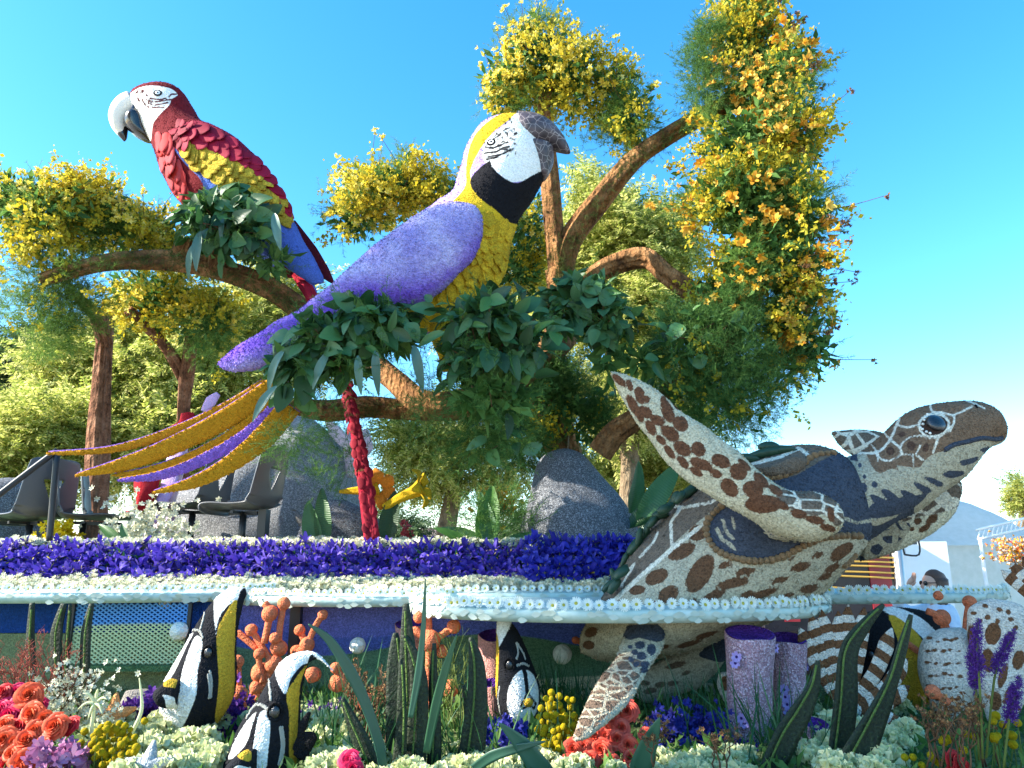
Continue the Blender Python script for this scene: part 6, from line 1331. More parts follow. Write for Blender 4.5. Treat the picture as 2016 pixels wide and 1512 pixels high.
fb, _ = fish('angelfish with a broad yellow band behind the lionfish fin', [(1740, 1196, 1760, 1194, 0, .02), (1700, 1212, 1830, 1208, 0, .06), (1690, 1260, 1868, 1262, 0, .12), (1690, 1310, 1872, 1315, 0, .13), (1705, 1360, 1850, 1365, 0, .1), (1740, 1400, 1800, 1400, 0, .03)],
    [[(1720, 1190), (1780, 1200), (1840, 1240), (1880, 1320), (1860, 1340), (1820, 1260), (1760, 1215)]], [[(1750, 1210), (1800, 1240), (1830, 1290), (1850, 1345), (1830, 1390), (1780, 1400), (1760, 1330), (1770, 1270)]], [], 4.15, (1715, 1290))
# ------------------------------------------------------------ lionfish
LB = lin(116, 78, 52); LW = lin(214, 204, 190)
lion_m = painted('lionfish', LW, [('a_b', LB)], 220, 0.45, 0.9, 2.0)
lf = thing('lionfish', 'brown and white banded lionfish with fanned spiny fins behind the green blades', 'fish sculpture', tuple(at(1800, 1500, 3.7)))
def ray(base, tip, w, Y, period=30.0, phase=0.0, name='fin_ray', c=None):
    b, t = np.array(base, float), np.array(tip, float); m = (b+t)/2+np.array((c or (0, 0)))
    q = catmull(np.array([at(*b, Y), at(*m, Y-.03), at(*t, Y-.02)]), 16); wd = np.interp(np.linspace(0, 1, len(q)), [0, .35, .8, 1], [w*0.45, w*0.9, w, w*0.04])
    p = part(name, *blade(q, wd, 0.010, 9), lion_m, lf); P = pix(world_pts(p)); d = np.linalg.norm(P-b, axis=1)
    setattr_f(p, 'a_b', 7*np.sin((d+phase)/period*6.283)+0.5); return p
for tip, ph, c in (((1574, 1236), 0, (-10, -10)), ((1596, 1210), 3, (-6, -8)), ((1617, 1200), 1, (-4, 0)), ((1650, 1203), 4, (0, 0)), ((1670, 1190), 2, (0, 0)), ((1702, 1196), 0, (4, 0)), ((1756, 1236), 4, (12, 8)), ((1786, 1296), 2, (12, 14)), ((1790, 1350), 0, (5, 15))): ray((1664, 1400), tip, .038, 3.75, 32, ph, c=c)
for tip in ((1600, 1440), (1620, 1455), (1640, 1462)): ray((1668, 1385), tip, .03, 3.72, 26, 0)
for tip in ((1740, 1510), (1775, 1500), (1800, 1480)): ray((1730, 1400), tip, .045, 3.5, 40, 10, c=(10, 0))
def lbody(name, secs, ells, polys=()):
    V, F = loft(secs, 60, 12, 2.0, 0.003, 4, 3); p = part(name, V, F, lion_m, lf); P = pix(world_pts(p)); setattr_f(p, 'a_b', region(P, polys, ells=ells))
rows = [(1830+i*14+random.gauss(0, 2), 1258+j*24+random.gauss(0, 2), 6, 3.5, 0) for j in range(7) for i in range(5)]
lbody('flank', [(1850, 1240, 1892, 1236, 3.85, .04), (1822, 1262, 1908, 1254, 3.85, .1), (1815, 1310, 1918, 1305, 3.85, .14), (1822, 1360, 1915, 1360, 3.85, .13), (1845, 1405, 1900, 1405, 3.85, .08), (1865, 1430, 1885, 1430, 3.85, .02)], rows)
tl = [(1917, 1207, 6, 4, 0), (1940, 1193, 6, 4, 30), (1968, 1200, 7, 5, 30), (1945, 1215, 6, 5, 0), (1985, 1205, 6, 5, 30), (1965, 1222, 6, 5, 30), (1990, 1220, 7, 5, 30), (1930, 1222, 5, 4, 0), (2000, 1235, 6, 5, 0), (1955, 1248, 16, 22, 10), (1915, 1260, 12, 30, -5), (1985, 1262, 10, 22, 20), (1945, 1300, 14, 24, -5), (2005, 1300, 12, 20, 10), (1975, 1330, 8, 26, 15), (1920, 1330, 8, 24, 0), (1960, 1380, 12, 20, 0), (1990, 1370, 12, 22, 10)]
lbody('tail_fin', [(1925, 1186, 1950, 1178, 3.7, .02), (1906, 1200, 1995, 1185, 3.7, .05), (1905, 1230, 2030, 1210, 3.7, .07), (1912, 1270, 2040, 1260, 3.7, .08), (1920, 1320, 2030, 1320, 3.7, .08), (1930, 1370, 2015, 1375, 3.7, .07), (1945, 1420, 1990, 1425, 3.7, .03)], tl)
for b, t in (((2060, 1200), (1972, 1122)), ((2060, 1190), (1990, 1108)), ((2070, 1180), (2014, 1096))): ray(b, t, .03, 3.7, 34, 18)
lbody('side_fin', [(1415, 1325, 1430, 1323, 3.9, .02), (1412, 1350, 1440, 1348, 3.9, .03), (1425, 1380, 1445, 1378, 3.9, .02)], [(1428, 1345, 10, 16, 0)]); lbody('side_fin', [(1400, 1428, 1408, 1440, 3.8, .02), (1425, 1425, 1425, 1450, 3.8, .03), (1455, 1425, 1455, 1455, 3.8, .02)], [(1415, 1436, 6, 18, 0), (1445, 1438, 8, 18, 0)])
# ------------------------------------------------------------ tube sponges
def sponge(label, px0, px1, ytop, ybot, Y, mat='sponge', top='sponge_top', flowers=(), tilt=0.0, seed=0):
    c0, c1 = at((px0+px1)/2, ybot, Y), at((px0+px1)/2+tilt, ytop, Y); r = (at(px1, ytop, Y)[0]-at(px0, ytop, Y)[0])/2
    o = thing('tube_sponge', label, 'sponge sculpture', tuple(c0), 'tube sponges on the reef')
    n = 36; rings = []; h = c1-c0
    for t, k in ((0, 1.02), (.15, .98), (.4, .95), (.7, .99), (.93, 1.08), (.985, 1.1), (1.0, 1.06)): rings.append(c0+h*t+np.array([(r*k*math.cos(a), r*k*math.sin(a), 0.006*math.sin(3*a+seed)+0.24*t**3*r*math.sin(a)) for a in np.linspace(0, 6.283, n, endpoint=False)]))
    V = np.vstack(rings); part('tube', V, grid_faces(len(rings), n), M[mat], o)
    inn = [c1+np.array([(r*k*math.cos(a), r*k*math.sin(a), d+0.24*r*k*math.sin(a)) for a in np.linspace(0, 6.283, n, endpoint=False)]) for k, d in ((1.06, 0.0), (0.97, 0.004), (0.9, -0.012), (0.5, -0.03), (0.02, -0.034))]
    part('mouth', np.vstack(inn), grid_faces(5, n), M[top], o)
    for (x, y) in flowers:
        p = at(x, y, Y); dx = max(-0.97, min(0.97, (p[0]-c0[0])/r)); yy = -r*math.sqrt(1-dx*dx)
        inst('sponge_blossom', VB, frame((p[0], Y+yy-0.004, p[2]), (dx*0.8, -0.8, 0.1), (0, 0, 1), 0.028, random.random()*6), o)
    return o
VB = multi('sponge_blossom', [(*ring_petals(7, 0.7, 0.55, 0.3, 0.15, 2, .1, 3), leafm('mauve_petal', [lin(176, 146, 220), lin(196, 170, 232)], .2)), (*dome(.22, .2, .05), M['sponge_top'])])
f7 = lambda L: [a7([q])[0] for q in L]
sponge('tall lilac tube sponge with purple mouth next to the turtle', 1432, 1520, 1246, 1490, 3.55, flowers=f7([(390, 530), (385, 565), (625, 490), (415, 860), (430, 885), (570, 1085)]))
sponge('lilac tube sponge leaning behind the tall one', 1524, 1588, 1256, 1490, 3.75, flowers=f7([(780, 540), (795, 590), (655, 710), (660, 750), (670, 790), (675, 830)]), tilt=-4, seed=1)
sponge('short lilac tube sponge at the foot of the tall one', 1432, 1490, 1470, 1540, 3.35, seed=2)
sponge('short lilac tube sponge behind the bent green blade', 1578, 1628, 1424, 1530, 3.4, seed=3)
sponge('pink tube sponge behind the head on angelfish', 938, 1000, 1250, 1430, 4.25, 'sponge_pink', tilt=6, seed=4)
sponge('pink tube sponge stub behind the dark blades', 780, 830, 1228, 1330, 4.4, 'sponge_pink', seed=5)
sponge('broad pink tube sponge low behind the head on angelfish', 948, 992, 1345, 1450, 3.95, 'sponge_pink', seed=6)
# ------------------------------------------------------------ ball tipped coral
def coral(label, conv, segs, balls, Y, mat='coral'):
    b = conv([(segs[-1][-1][0], segs[-1][-1][1])])[0]; o = thing('ball_coral', label, 'coral sculpture', tuple(at(*b, Y)), 'orange ball tipped coral')
    for i, s in enumerate(segs):
        q = conv([(x, y) for x, y in s]); part('stem', *ptube([(x, y, Y+.02*math.sin(i*2.1), .017) for x, y in q], nr=10, ns=4, rough=0.002, seed=i), M[mat], o)
    for i, (x, y, r) in enumerate(balls):
        q = conv([(x, y)])[0]; part('ball', *sphere(tuple(at(*q, Y+.02*math.sin(i*2.1))), r/2.88*mpp(Y), 10, 16, 0.03, i, 0.6), M[mat], o)
coral('branching orange coral with ball tips in front of the blue wall', a5, [[(1425, 405), (1480, 490), (1540, 590)], [(1350, 420), (1400, 460), (1460, 510)], [(1500, 250), (1530, 310), (1500, 480)], [(1610, 260), (1590, 380), (1580, 500)], [(1580, 500), (1560, 560), (1480, 640)], [(1460, 520), (1480, 640), (1490, 700)], [(1550, 600), (1500, 700), (1440, 800)], [(1470, 650), (1430, 780), (1390, 900), (1370, 1000)]],
    [(1425, 405, 33), (1350, 420, 14), (1530, 310, 45), (1610, 255, 36), (1580, 505, 46), (1560, 450, 32), (1550, 600, 48), (1475, 645, 50), (1470, 540, 30), (1455, 730, 36)], 4.2)
coral('small orange coral with three ball tips right of the striped fish', a5, [[(1830, 318), (1790, 380), (1745, 480)], [(1700, 405), (1720, 450), (1740, 485)], [(1740, 490), (1700, 520), (1660, 620)], [(1680, 525), (1640, 640), (1620, 760)]], [(1830, 318, 28), (1700, 405, 30), (1740, 490, 42), (1680, 525, 32), (1780, 655, 40)], 4.3)
coral('short orange coral with two ball tips tucked against the striped fish', a5, [[(1345, 585), (1348, 680), (1352, 770)], [(1310, 690), (1330, 730), (1352, 770)], [(1350, 770), (1380, 850), (1400, 940)]], [(1345, 585, 36), (1310, 690, 33), (1350, 775, 50)], 3.7)
coral('upright orange coral stem behind the dark blades', a6, [[(845, 385), (780, 430), (715, 465)], [(775, 525), (740, 500), (710, 470)], [(625, 410), (660, 430), (710, 460)], [(825, 735), (760, 780), (700, 840)], [(700, 250), (705, 450), (700, 700), (690, 1000)]], [(845, 385, 38), (775, 525, 34), (710, 465, 58), (645, 335, 30), (628, 410, 26), (825, 735, 46)], 3.8)
coral('drooping orange coral with ball tips beside the curled white fin', a6, [[(175, 620), (210, 680), (250, 750)], [(185, 705), (250, 760), (330, 860)], [(360, 800), (340, 850), (320, 960)]], [(175, 620, 30), (185, 705, 47), (360, 800, 34), (40, 660, 40)], 3.9)
coral('orange coral poking out above the lionfish', a7, [[(1480, 290), (1520, 305), (1560, 328)], [(1560, 328), (1580, 380), (1590, 430)], [(1370, 470), (1405, 495), (1440, 520)], [(1715, 240), (1700, 330), (1690, 460)]], [(1715, 240, 36), (1560, 328, 44), (1370, 470, 14), (1540, 205, 26)], 4.0)
coral('stub of orange coral at the lionfish flank', a7, [[(1510, 740), (1560, 770), (1600, 800)]], [(1510, 738, 38)], 3.6)
coral('small orange stub behind the turtle tail', a6, [[(1540, 462), (1580, 480), (1620, 520)]], [(1535, 462, 20)], 4.4)
# white pompom bubbles
for px, py, r, Y, lab in ((353, 1243, 17, 4.3, 'white woolly ball beside the top fin of the striped fish'), (325, 1186, 11, 4.4, 'small white ball tucked under the sunlit disc'), (704, 1271, 15, 4.4, 'white string ball in front of the blue wave wall'), (1107, 1288, 18, 4.4, 'white woolly ball near the turtle tail'), (1390, 1188, 9, 4.5, 'small white ball under the sponge rim')):
    V, F = sphere(tuple(at(px, py, Y)), r*mpp(Y), 14, 24, 0.02, px, 1.5); solo('white_ball', V, F, M['white_bead'], lab, 'ball', 'white bubble balls')
# ------------------------------------------------------------ stiff dark blades with a pale rib
def stiff(label, items, Y):
    b = items[0][0][-1]; o = thing('snake_plant', label, 'plant sculpture', tuple(at(b[0], b[1], Y)))
    for i, (pts, w) in enumerate(items):
        Yi = Y+0.05*math.sin(i*1.7); q = catmull(np.array([at(x, y, Yi) for x, y in pts]), 8); wd = np.interp(np.linspace(0, 1, len(q)), np.linspace(0, 1, len(w)), w)*mpp(Yi)*.86
        bl = part('blade', *blade(q, wd, 0.012, 7, None, 0.25), M['leaf_blade'], o)
        off = catmull(np.array([at(x, y, Yi-.02) for x, y in pts]), 8)[2:]; off = off+np.array((1, 0, 0))*(wd[2:, None]*(0.35 if i % 2 else -0.3)); 
        part('rib', *tube([(*p, 0.0042) for p in off[::3]], 6, 3), M['blade_rib'], bl)
stiff('cluster of dark stiff blades with pale ribs in front of the orange coral stem', [(a6([(575, 255), (585, 500), (600, 800), (600, 1240)]), [6, 17, 24, 26]), (a6([(515, 420), (520, 600), (530, 900), (540, 1240)]), [5, 20, 26, 28]), (a6([(560, 430), (620, 560), (650, 750), (620, 1240)]), [4, 14, 20, 24]), (a6([(545, 570), (550, 750), (550, 950), (530, 1240)]), [4, 9, 12, 16]), (a6([(735, 480), (730, 700), (740, 950), (730, 1240)]), [4, 10, 13, 16])], 3.0)
stiff('broad dark stiff blade right of the blade cluster', [(a6([(940, 445), (975, 600), (975, 850), (930, 1240)]), [4, 17, 24, 30]), (a6([(900, 720), (930, 900), (900, 1240)]), [3, 10, 22])], 3.05)
stiff('short dark blade leaning left of the blade cluster', [(a6([(215, 790), (270, 920), (330, 1050), (400, 1240)]), [4, 13, 18, 20])], 2.9)
stiff('bent dark blade rising highest in front of the lionfish fin', [(a7([(1235, 255), (1120, 380), (1040, 520), (1020, 800), (970, 1220)]), [4, 14, 20, 25, 24])], 3.0)
stiff('long dark blade leaning right in front of the lionfish', [(a7([(1388, 310), (1340, 480), (1280, 680), (1180, 900), (1020, 1220)]), [4, 11, 13, 24, 40])], 2.9)
stiff('dark blade curving across the tube sponges', [(a7([(872, 565), (850, 700), (780, 840), (690, 990), (590, 1220)]), [4, 12, 22, 26, 24])], 2.95)
for lab, pts, w in (('slim olive blade at the far left of the mesh screen', [(185, 250), (175, 450), (180, 620), (175, 800)], [5, 9, 11, 10]), ('olive blade standing on the left post of the mesh screen', [(365, 255), (325, 420), (325, 620), (320, 800)], [6, 13, 12, 13]), ('narrow olive blade close to the left post of the mesh screen', [(400, 260), (385, 450), (375, 640), (365, 800)], [3, 5, 6, 5]), ('olive blade crossing the mesh screen', [(522, 255), (492, 420), (485, 650), (480, 980)], [5, 11, 11, 12])): stiff(lab, [(a5(pts), w)], 3.55)
# strap leaves
STRAP = leafm('strap_leaf', [lin(52, 92, 76), lin(74, 116, 96), lin(60, 104, 72)], 0.25, 0.4, 'object', 0.5)
def strap(label, pts, w, Y):
    q = catmull(np.array([at(x, y, Y+dy) for (x, y), dy in zip(pts, np.linspace(-.05, .05, len(pts)))]), 8); wd = np.interp(np.linspace(0, 1, len(q)), np.linspace(0, 1, len(w)), w)*mpp(Y)
    V, F = blade(q, wd, 0.003, 5, None, 0.3); solo('strap_leaf', V, F, STRAP, label, 'leaf', 'long strap leaves in the reef')
for lab, pts, w in (('long green strap leaf arching left of the blade cluster', [(20, 370), (140, 460), (260, 640), (350, 830), (425, 1060), (450, 1220)], [1, 8, 11, 10, 9, 8]), ('thin upright strap leaf crossing the disc rim', [(684, 115), (672, 400), (645, 650), (600, 900)], [1, 5, 7, 5]), ('strap leaf leaning right behind the blade cluster', [(862, 430), (800, 620), (745, 830), (690, 1100)], [1, 8, 9, 7]), ('strap leaf pointing up left below the head on angelfish', [(1100, 930), (1220, 1040), (1330, 1180), (1380, 1260)], [1, 14, 20, 20]), ('strap leaf lying low toward the yellow button flowers', [(1365, 1035), (1200, 1075), (1060, 1120), (960, 1190)], [1, 8, 10, 9]), ('broad strap leaf right of the coral roses', [(2012, 900), (1960, 1020), (1910, 1150), (1890, 1260)], [1, 15, 20, 20])): strap(lab, a6(pts), w, 2.75)
# ------------------------------------------------------------ roses and bed flowers
def rose_mesh(name, mat, seed, stem=True):
    r = np.random.default_rng(seed); parts = []
    for (n, rb, rt, h, curl) in ((2, .10, .04, .62, 0), (3, .17, .13, .63, .02), (4, .24, .25, .62, .05), (5, .30, .38, .57, .09), (5, .35, .52, .49, .14), (6, .40, .68, .38, .2), (6, .42, .84, .22, .26)):
        a0 = r.random()*6
        for i in range(n):
            a = a0+6.283*i/n+r.normal()*.12; span = 0.62*6.283/n+.1; m, k = 6, 6; V, F = [], []
            for u in range(m):
                t = u/(m-1); rr = rb*.5+(rt-rb*.5)*t**1.2+(.10*curl/.2)*max(0, t-.75)*4*.25+.03*r.normal()*t*.3; y = -0.12+(h+0.12)*math.sin(t*1.45)/math.sin(1.45)-curl*max(0, t-.7)**2*4
                for v in range(k):
                    s = 2*v/(k-1)-1; an = a+s*span; r2 = rr*(1+.10*s+.02*r.normal()); y2 = y-0.13*abs(s)**2.2*t+.01*r.normal()
                    V.append((r2*math.cos(an), y2, r2*math.sin(an)))
            F = [tuple(f) for f in grid_faces(m, k, False).tolist()]; parts.append((V, F))
    V, F = join(*parts); P = [(V, F, mat)]
    if stem: P.append((*tube([(0, -2.6, 0, .06), (0, -1.2, .04, .06), (0, -.1, 0, .12)], 6, 2), M['stem']))
    return multi(name, P)
ROSE = {k: [rose_mesh('rose', M['rose_'+k], s) for s in range(2)] for k in ('coral', 'orange', 'red', 'pink')}
def roses(L, conv, s, Y0, kind, label, group, tilt=(0, -0.95, 0.35)):
    for i, (x, y, r) in enumerate(L):
        px, py = conv([(x, y)])[0]; Y = Y0+0.0012*(1500-py)*1.0; p = at(px, py, Y); d = Vector(tilt)+Vector((random.gauss(0, .25), random.gauss(0, .2), random.gauss(0, .25)))
        k = kind[i % len(kind)] if isinstance(kind, (list, tuple)) else kind
        o = inst('rose', ROSE[k][i % 2], frame(p, d, (0, 0, 1), r/s*mpp(Y)*1.32, random.random()*6.28)); tag(o, label, 'rose', group)
roses([(165, 780, 62), (185, 880, 56), (315, 955, 62), (30, 1030, 62), (150, 1040, 62), (130, 1150, 60), (70, 1110, 45), (200, 970, 46), (115, 1190, 50), (240, 1060, 44), (30, 940, 42), (80, 1040, 46), (250, 900, 40)], a5, 2.88, 2.85, 'orange', 'orange rose in the sunlit bunch at the left end of the bed', 'orange roses at the left end')
roses([(400, 950, 46), (120, 960, 56), (40, 1170, 45), (70, 960, 40), (200, 1030, 36), (15, 1090, 40), (260, 990, 40), (20, 760, 44), (150, 900, 36)], a5, 2.88, 2.88, 'red', 'red rose among the sunlit orange roses', 'red roses at the left end')
roses([(95, 760, 46), (60, 890, 62), (20, 860, 60), (100, 850, 50), (30, 950, 50), (140, 830, 40), (20, 1160, 50), (230, 830, 36)], a5, 2.88, 2.9, 'pink', 'hot pink bloom above the sunlit orange roses', 'pink blooms at the left end')
roses([(1830, 865, 52), (1735, 900, 46), (1690, 935, 42), (1790, 960, 46), (1625, 1000, 56), (1765, 1025, 50), (1695, 1010, 42), (1680, 1080, 52), (1830, 1055, 46), (1520, 1075, 46), (1620, 1145, 48), (1485, 1165, 42), (1740, 1155, 42), (1850, 1130, 42), (1935, 1000, 36), (1580, 1060, 36), (1560, 1150, 36)], a6, 2.88, 3.0, 'coral', 'coral rose in the bunch under the turtle hind flipper', 'coral roses under the turtle')
roses([(250, 1150, 52), (270, 1190, 50)], a6, 2.88, 2.75, 'pink', 'hot pink bloom at the foot of the dark blade cluster', 'pink blooms at the blade cluster'); roses([(1620, 1130, 56), (1660, 1165, 50)], a7, 2.8156, 2.8, 'red', 'dark red bloom at the foot of the purple spikes', 'red blooms at the purple spikes')
# craspedia balls on stems
def buttons(label, pts, conv, Y0, r, zb=BED_Z):
    c = conv([pts[0]])[0]; o = thing('craspedia_bunch', label, 'flowers', (at(*c, Y0)[0], Y0, zb)); st = []
    for i, (x, y) in enumerate(pts):
        px, py = conv([(x, y)])[0]; Y = Y0+0.001*(1500-py)+random.gauss(0, .03); p = at(px, py, Y); inst('button_flower', BUT[i % 2], frame(p, (random.gauss(0, .3), -.3, 1), (0, 1, 0), r*(0.8+.4*random.random())), o)
        st.append(tube([(p[0]+random.gauss(0, .02), Y+.03, min(zb, p[2]-.1), .0022), ((p[0]+random.gauss(0, .008)), Y+.01, (p[2]+zb)/2, .002), (*p, .002)], 4, 2))
    V, F = join(*st); part('stems', V, F, M['stem'], o, kind='stuff')
BUT = [fast_mesh('button_flower', *sphere((0, 0, 0), 1, 9, 14, .03, s, 2), M['craspedia']) for s in range(2)]
def blobpts(cx, cy, rx, ry, n, dmin): 
    out = []
    for _ in range(4000):
        a, r = random.random()*6.283, math.sqrt(random.random()); p = (cx+rx*r*math.cos(a), cy+ry*r*math.sin(a))
        if all((p[0]-q[0])**2+(p[1]-q[1])**2 > dmin*dmin for q in out): out.append(p)
        if len(out) >= n: break
    return out
buttons('bunch of yellow button flowers beside the orange roses', blobpts(645, 1060, 130, 130, 62, 24)+[(480, 980), (460, 1045), (820, 920)], a5, 2.85, 0.0125)
buttons('bunch of yellow button flowers beside the coral roses', blobpts(1430, 960, 110, 210, 54, 28)+[(1500, 810), (1520, 800), (1610, 1085)], a6, 3.05, 0.0135)
buttons('scattered yellow button flowers among the purple spikes', [(1355, 1100), (1400, 1100), (1450, 1145), (1520, 1110), (1500, 1090), (1545, 1130), (1570, 1010), (1590, 1000), (1850, 990), (1870, 980), (1845, 900), (1860, 870), (1980, 910), (1690, 970), (1735, 985), (1950, 980), (1955, 1030), (1850, 1000), (1900, 920), (1680, 1060)], a7, 2.8, 0.015)
# ruffled white green heads covering the bed
def ruffle(seed, mat):
    r = np.random.default_rng(seed); n = 70; d = r.normal(size=(n, 3)); d[:, 1] = abs(d[:, 1]); d /= np.linalg.norm(d, axis=1)[:, None]
    P = d*np.array((1, .7, 1))*0.55; save = r.random(); V, F = scatter([leaf_t(0.5, 0.55, 0.3, -0.25, 2)], P, d+r.normal(size=(n, 3))*0.5, 1.0)
    return fast_mesh('bed_bloom', V, F, mat)
RUF = [ruffle(s, M['cream_green']) for s in range(4)]
fb_ = thing('bloom_bed', 'mass of ruffled pale green and white blooms covering the bed', 'flowers', (-1.0, 3.3, BED_Z))
def bed_fill(px0, px1, py0, py1, n, size, hump=0.0):
    for i in range(n):
        px, py = px0+(px1-px0)*random.random(), py0+(py1-py0)*random.random(); z = BED_Z+0.05+hump*random.random(); Y = onz(px, py, z)
        if not (2.4 < Y < 4.9) or (425 < px < 625 and py > 1432): continue
        inst('bed_bloom', RUF[i % 4], frame(at(px, py, Y), (random.gauss(0, .3), -.4+random.gauss(0, .2), 1), (1, 0, 0), size*(.75+.5*random.random()), random.random()*6.28), fb_)
bed_fill(180, 700, 1415, 1530, 130, 0.06, .04); bed_fill(560, 720, 1395, 1440, 24, .05); bed_fill(1590, 1800, 1385, 1525, 46, .06, .03); bed_fill(1250, 1480, 1480, 1530, 26, .05); bed_fill(700, 1100, 1480, 1540, 30, .055); bed_fill(1100, 1420, 1500, 1540, 16, .05)
# delphinium and iris tufts in the bed
def tuft(name, label, px, py, Y, sx, sz, n, mat, size, cat='flowers'):
    c = at(px, py, Y); V, F = scatter(BLOOM, c+rng.normal(size=(n, 3))*np.array((sx, .05, sz)), rng.normal(size=(n, 3))*.8+np.array((0, -.8, .4)), size*(.7+.6*rng.random(n))); return solo(name, V, F, M[mat], label, cat, kind='stuff')
tuft('delphinium_patch', 'deep blue delphinium patch between the roses and the tube sponge', 1352, 1448, 3.4, .085, .05, 300, 'delphinium', .042)
tuft('iris_tuft', 'purple iris tuft at the foot of the head on angelfish', 985, 1462, 3.4, .06, .035, 120, 'delphinium', .055); tuft('iris_tuft', 'purple blossom patch under the snout of the striped fish', 285, 1400, 3.7, .06, .03, 130, 'liatris', .05)
tuft('iris_tuft', 'purple blossom patch below the short orange coral', 465, 1410, 3.65, .025, .05, 100, 'liatris', .05); tuft('orchid_tuft', 'lilac pink orchid bunch below the sunlit roses', 120, 1492, 2.84, .05, .025, 60, 'orchid_pink', .06)
tuft('iris_tuft', 'small purple tuft behind the pale bed blooms', 650, 1405, 3.9, .08, .02, 90, 'liatris', .045); tuft('white_tuft', 'tiny dry white blossoms at the foot of the olive blades', 130, 1400, 3.35, .12, .07, 420, 'white_petal', .026)
# liatris spikes
def liatris(label, pts, Y):
    o = thing('liatris_spike', label, 'flower', tuple(at(*pts[-1], Y)), 'purple spikes at the right end of the bed'); q = catmull(np.array([at(x, y, Y) for x, y in pts]), 10); part('stem', *tube([(*p, .004) for p in q[::4]], 5, 2), M['stem'], o)
    n = 330; t = rng.random(n)*.62; P = np.stack([np.interp(t, np.linspace(0, 1, len(q)), q[:, i]) for i in range(3)], 1); rr = (.006+.011*np.minimum(1, t*5))[:, None]; d = rng.normal(size=(n, 3)); d /= np.linalg.norm(d, axis=1)[:, None]
    V, F = scatter(PUFF[:2], P+d*rr*.4, d+np.array((0, 0, .5)), rr[:, 0]*1.0); part('florets', V, F, M['liatris'], o, kind='stuff')
liatris('tall upright purple flower spike in front of the lionfish flank', a7([(1762, 335), (1755, 500), (1770, 700), (1790, 1180)]), 2.75); liatris('purple flower spike leaning right in front of the lionfish tail', a7([(1965, 395), (1900, 530), (1850, 680), (1800, 1180)]), 2.78); liatris('short purple flower spike near the yellow button flowers', a7([(1990, 650), (1960, 780), (1930, 920), (1900, 1200)]), 2.7); liatris('thin purple flower spike next to the tall upright one', a7([(1720, 490), (1735, 620), (1750, 760), (1770, 1180)]), 2.8)
# dry twigs
def twigs(name, label, bases, Y, h, n, mat, cat='dried plant', bloom=None, seed=0, spread=0.5):
    r = random.Random(seed); segs, tips = [], []
    def grow(p, d, L, rad, k):
        e = p+d*L; m = (p+e)/2+np.array((r.gauss(0, .008), r.gauss(0, .008), 0)); segs.append(tube([(*p, rad), (*m, rad*.85), (*e, rad*.7)], 4, 1))
        if k == 0: tips.append(e); return
        for _ in range(2 if r.random() < .75 else 3):
            d2 = d+np.array((r.gauss(0, spread), r.gauss(0, .3), r.gauss(.1, .25))); d2 /= np.linalg.norm(d2); grow(e, d2, L*(.55+.25*r.random()), rad*.7, k-1)
    for (px, py) in bases:
        for _ in range(n): p = at(px+r.gauss(0, 14), py, Y+r.gauss(0, .06)); d = np.array((r.gauss(0, .16), r.gauss(0, .1), 1.0)); d /= np.linalg.norm(d); grow(p, d, h*(.7+.5*r.random()), .0035, 3)
    V, F = join(*segs); o = thing(name, label, cat, tuple(V[V[:, 2].argmin()])); part('twigs', V, F, M[mat], o, kind='stuff')
    if bloom:
        tp = np.array(tips); k = len(tp); tp = tp+rng.normal(size=(k, 3))*.004; V, F = scatter(BLOOM, tp, rng.normal(size=(k, 3))+np.array((0, 0, .5)), .018); part('buds', V, F, M[bloom], o, kind='stuff')
twigs('dried_branches', 'reddish dry twigs at the left end under the sunlit disc', [(20, 1420), (60, 1430), (90, 1420), (40, 1400)], 3.3, .13, 5, 'coral_dark', bloom=None, seed=1)
twigs('dried_branches', 'brown dry twigs between the olive blades', [(110, 1460), (150, 1440)], 3.4, .10, 4, 'stem_brown', bloom='white_petal', seed=2)
twigs('dried_branches', 'dark dry twigs left of the blade cluster', [(730, 1500), (760, 1510), (690, 1500)], 3.2, .12, 5, 'stem_brown', bloom='brown_seed', seed=3, spread=.25)
twigs('dried_branches', 'pale dry twigs behind the blade cluster', [(890, 1450), (910, 1440)], 3.5, .15, 4, 'stem', bloom=None, seed=4, spread=.3)
twigs('dried_branches', 'brown dry twigs with buds in front of the lionfish', [(1870, 1510), (1900, 1520), (1840, 1510), (1945, 1510)], 2.75, .09, 4, 'stem_brown', bloom='brown_seed', seed=5, spread=.35)
twigs('dried_branches', 'dry twigs with tiny buds right of the coral roses', [(1280, 1510), (1420, 1520)], 2.8, .06, 4, 'stem_brown', bloom='brown_seed', seed=6)
# fine grasses
def grass(label, px, py, Y, n, h, sx, mat='grass'):
    c = at(px, py, Y); P = np.c_[c[0]+rng.normal(size=n)*sx, Y+rng.normal(size=n)*.08, np.full(n, c[2])]; V, F = scatter([leaf_t(1, .02, .1, .25, 5)], P, np.c_[rng.normal(size=n)*.28, rng.normal(size=n)*.2-.1, np.ones(n)], h*(.6+.6*rng.random(n))); solo('grass_tuft', V, F, M[mat], label, 'grass', kind='stuff')
grass('fine grass behind the yellow button flowers and hind flipper', 1120, 1450, 3.9, 160, .34, .14); grass('fine grass at the delphinium patch', 1370, 1460, 3.6, 120, .26, .1); grass('thin grass in front of the tube sponges', 1530, 1500, 3.2, 60, .38, .12); grass('thin grass around the blade cluster', 800, 1500, 3.1, 80, .3, .25); grass('thin grass near the curled white fin', 680, 1470, 3.4, 50, .4, .06)
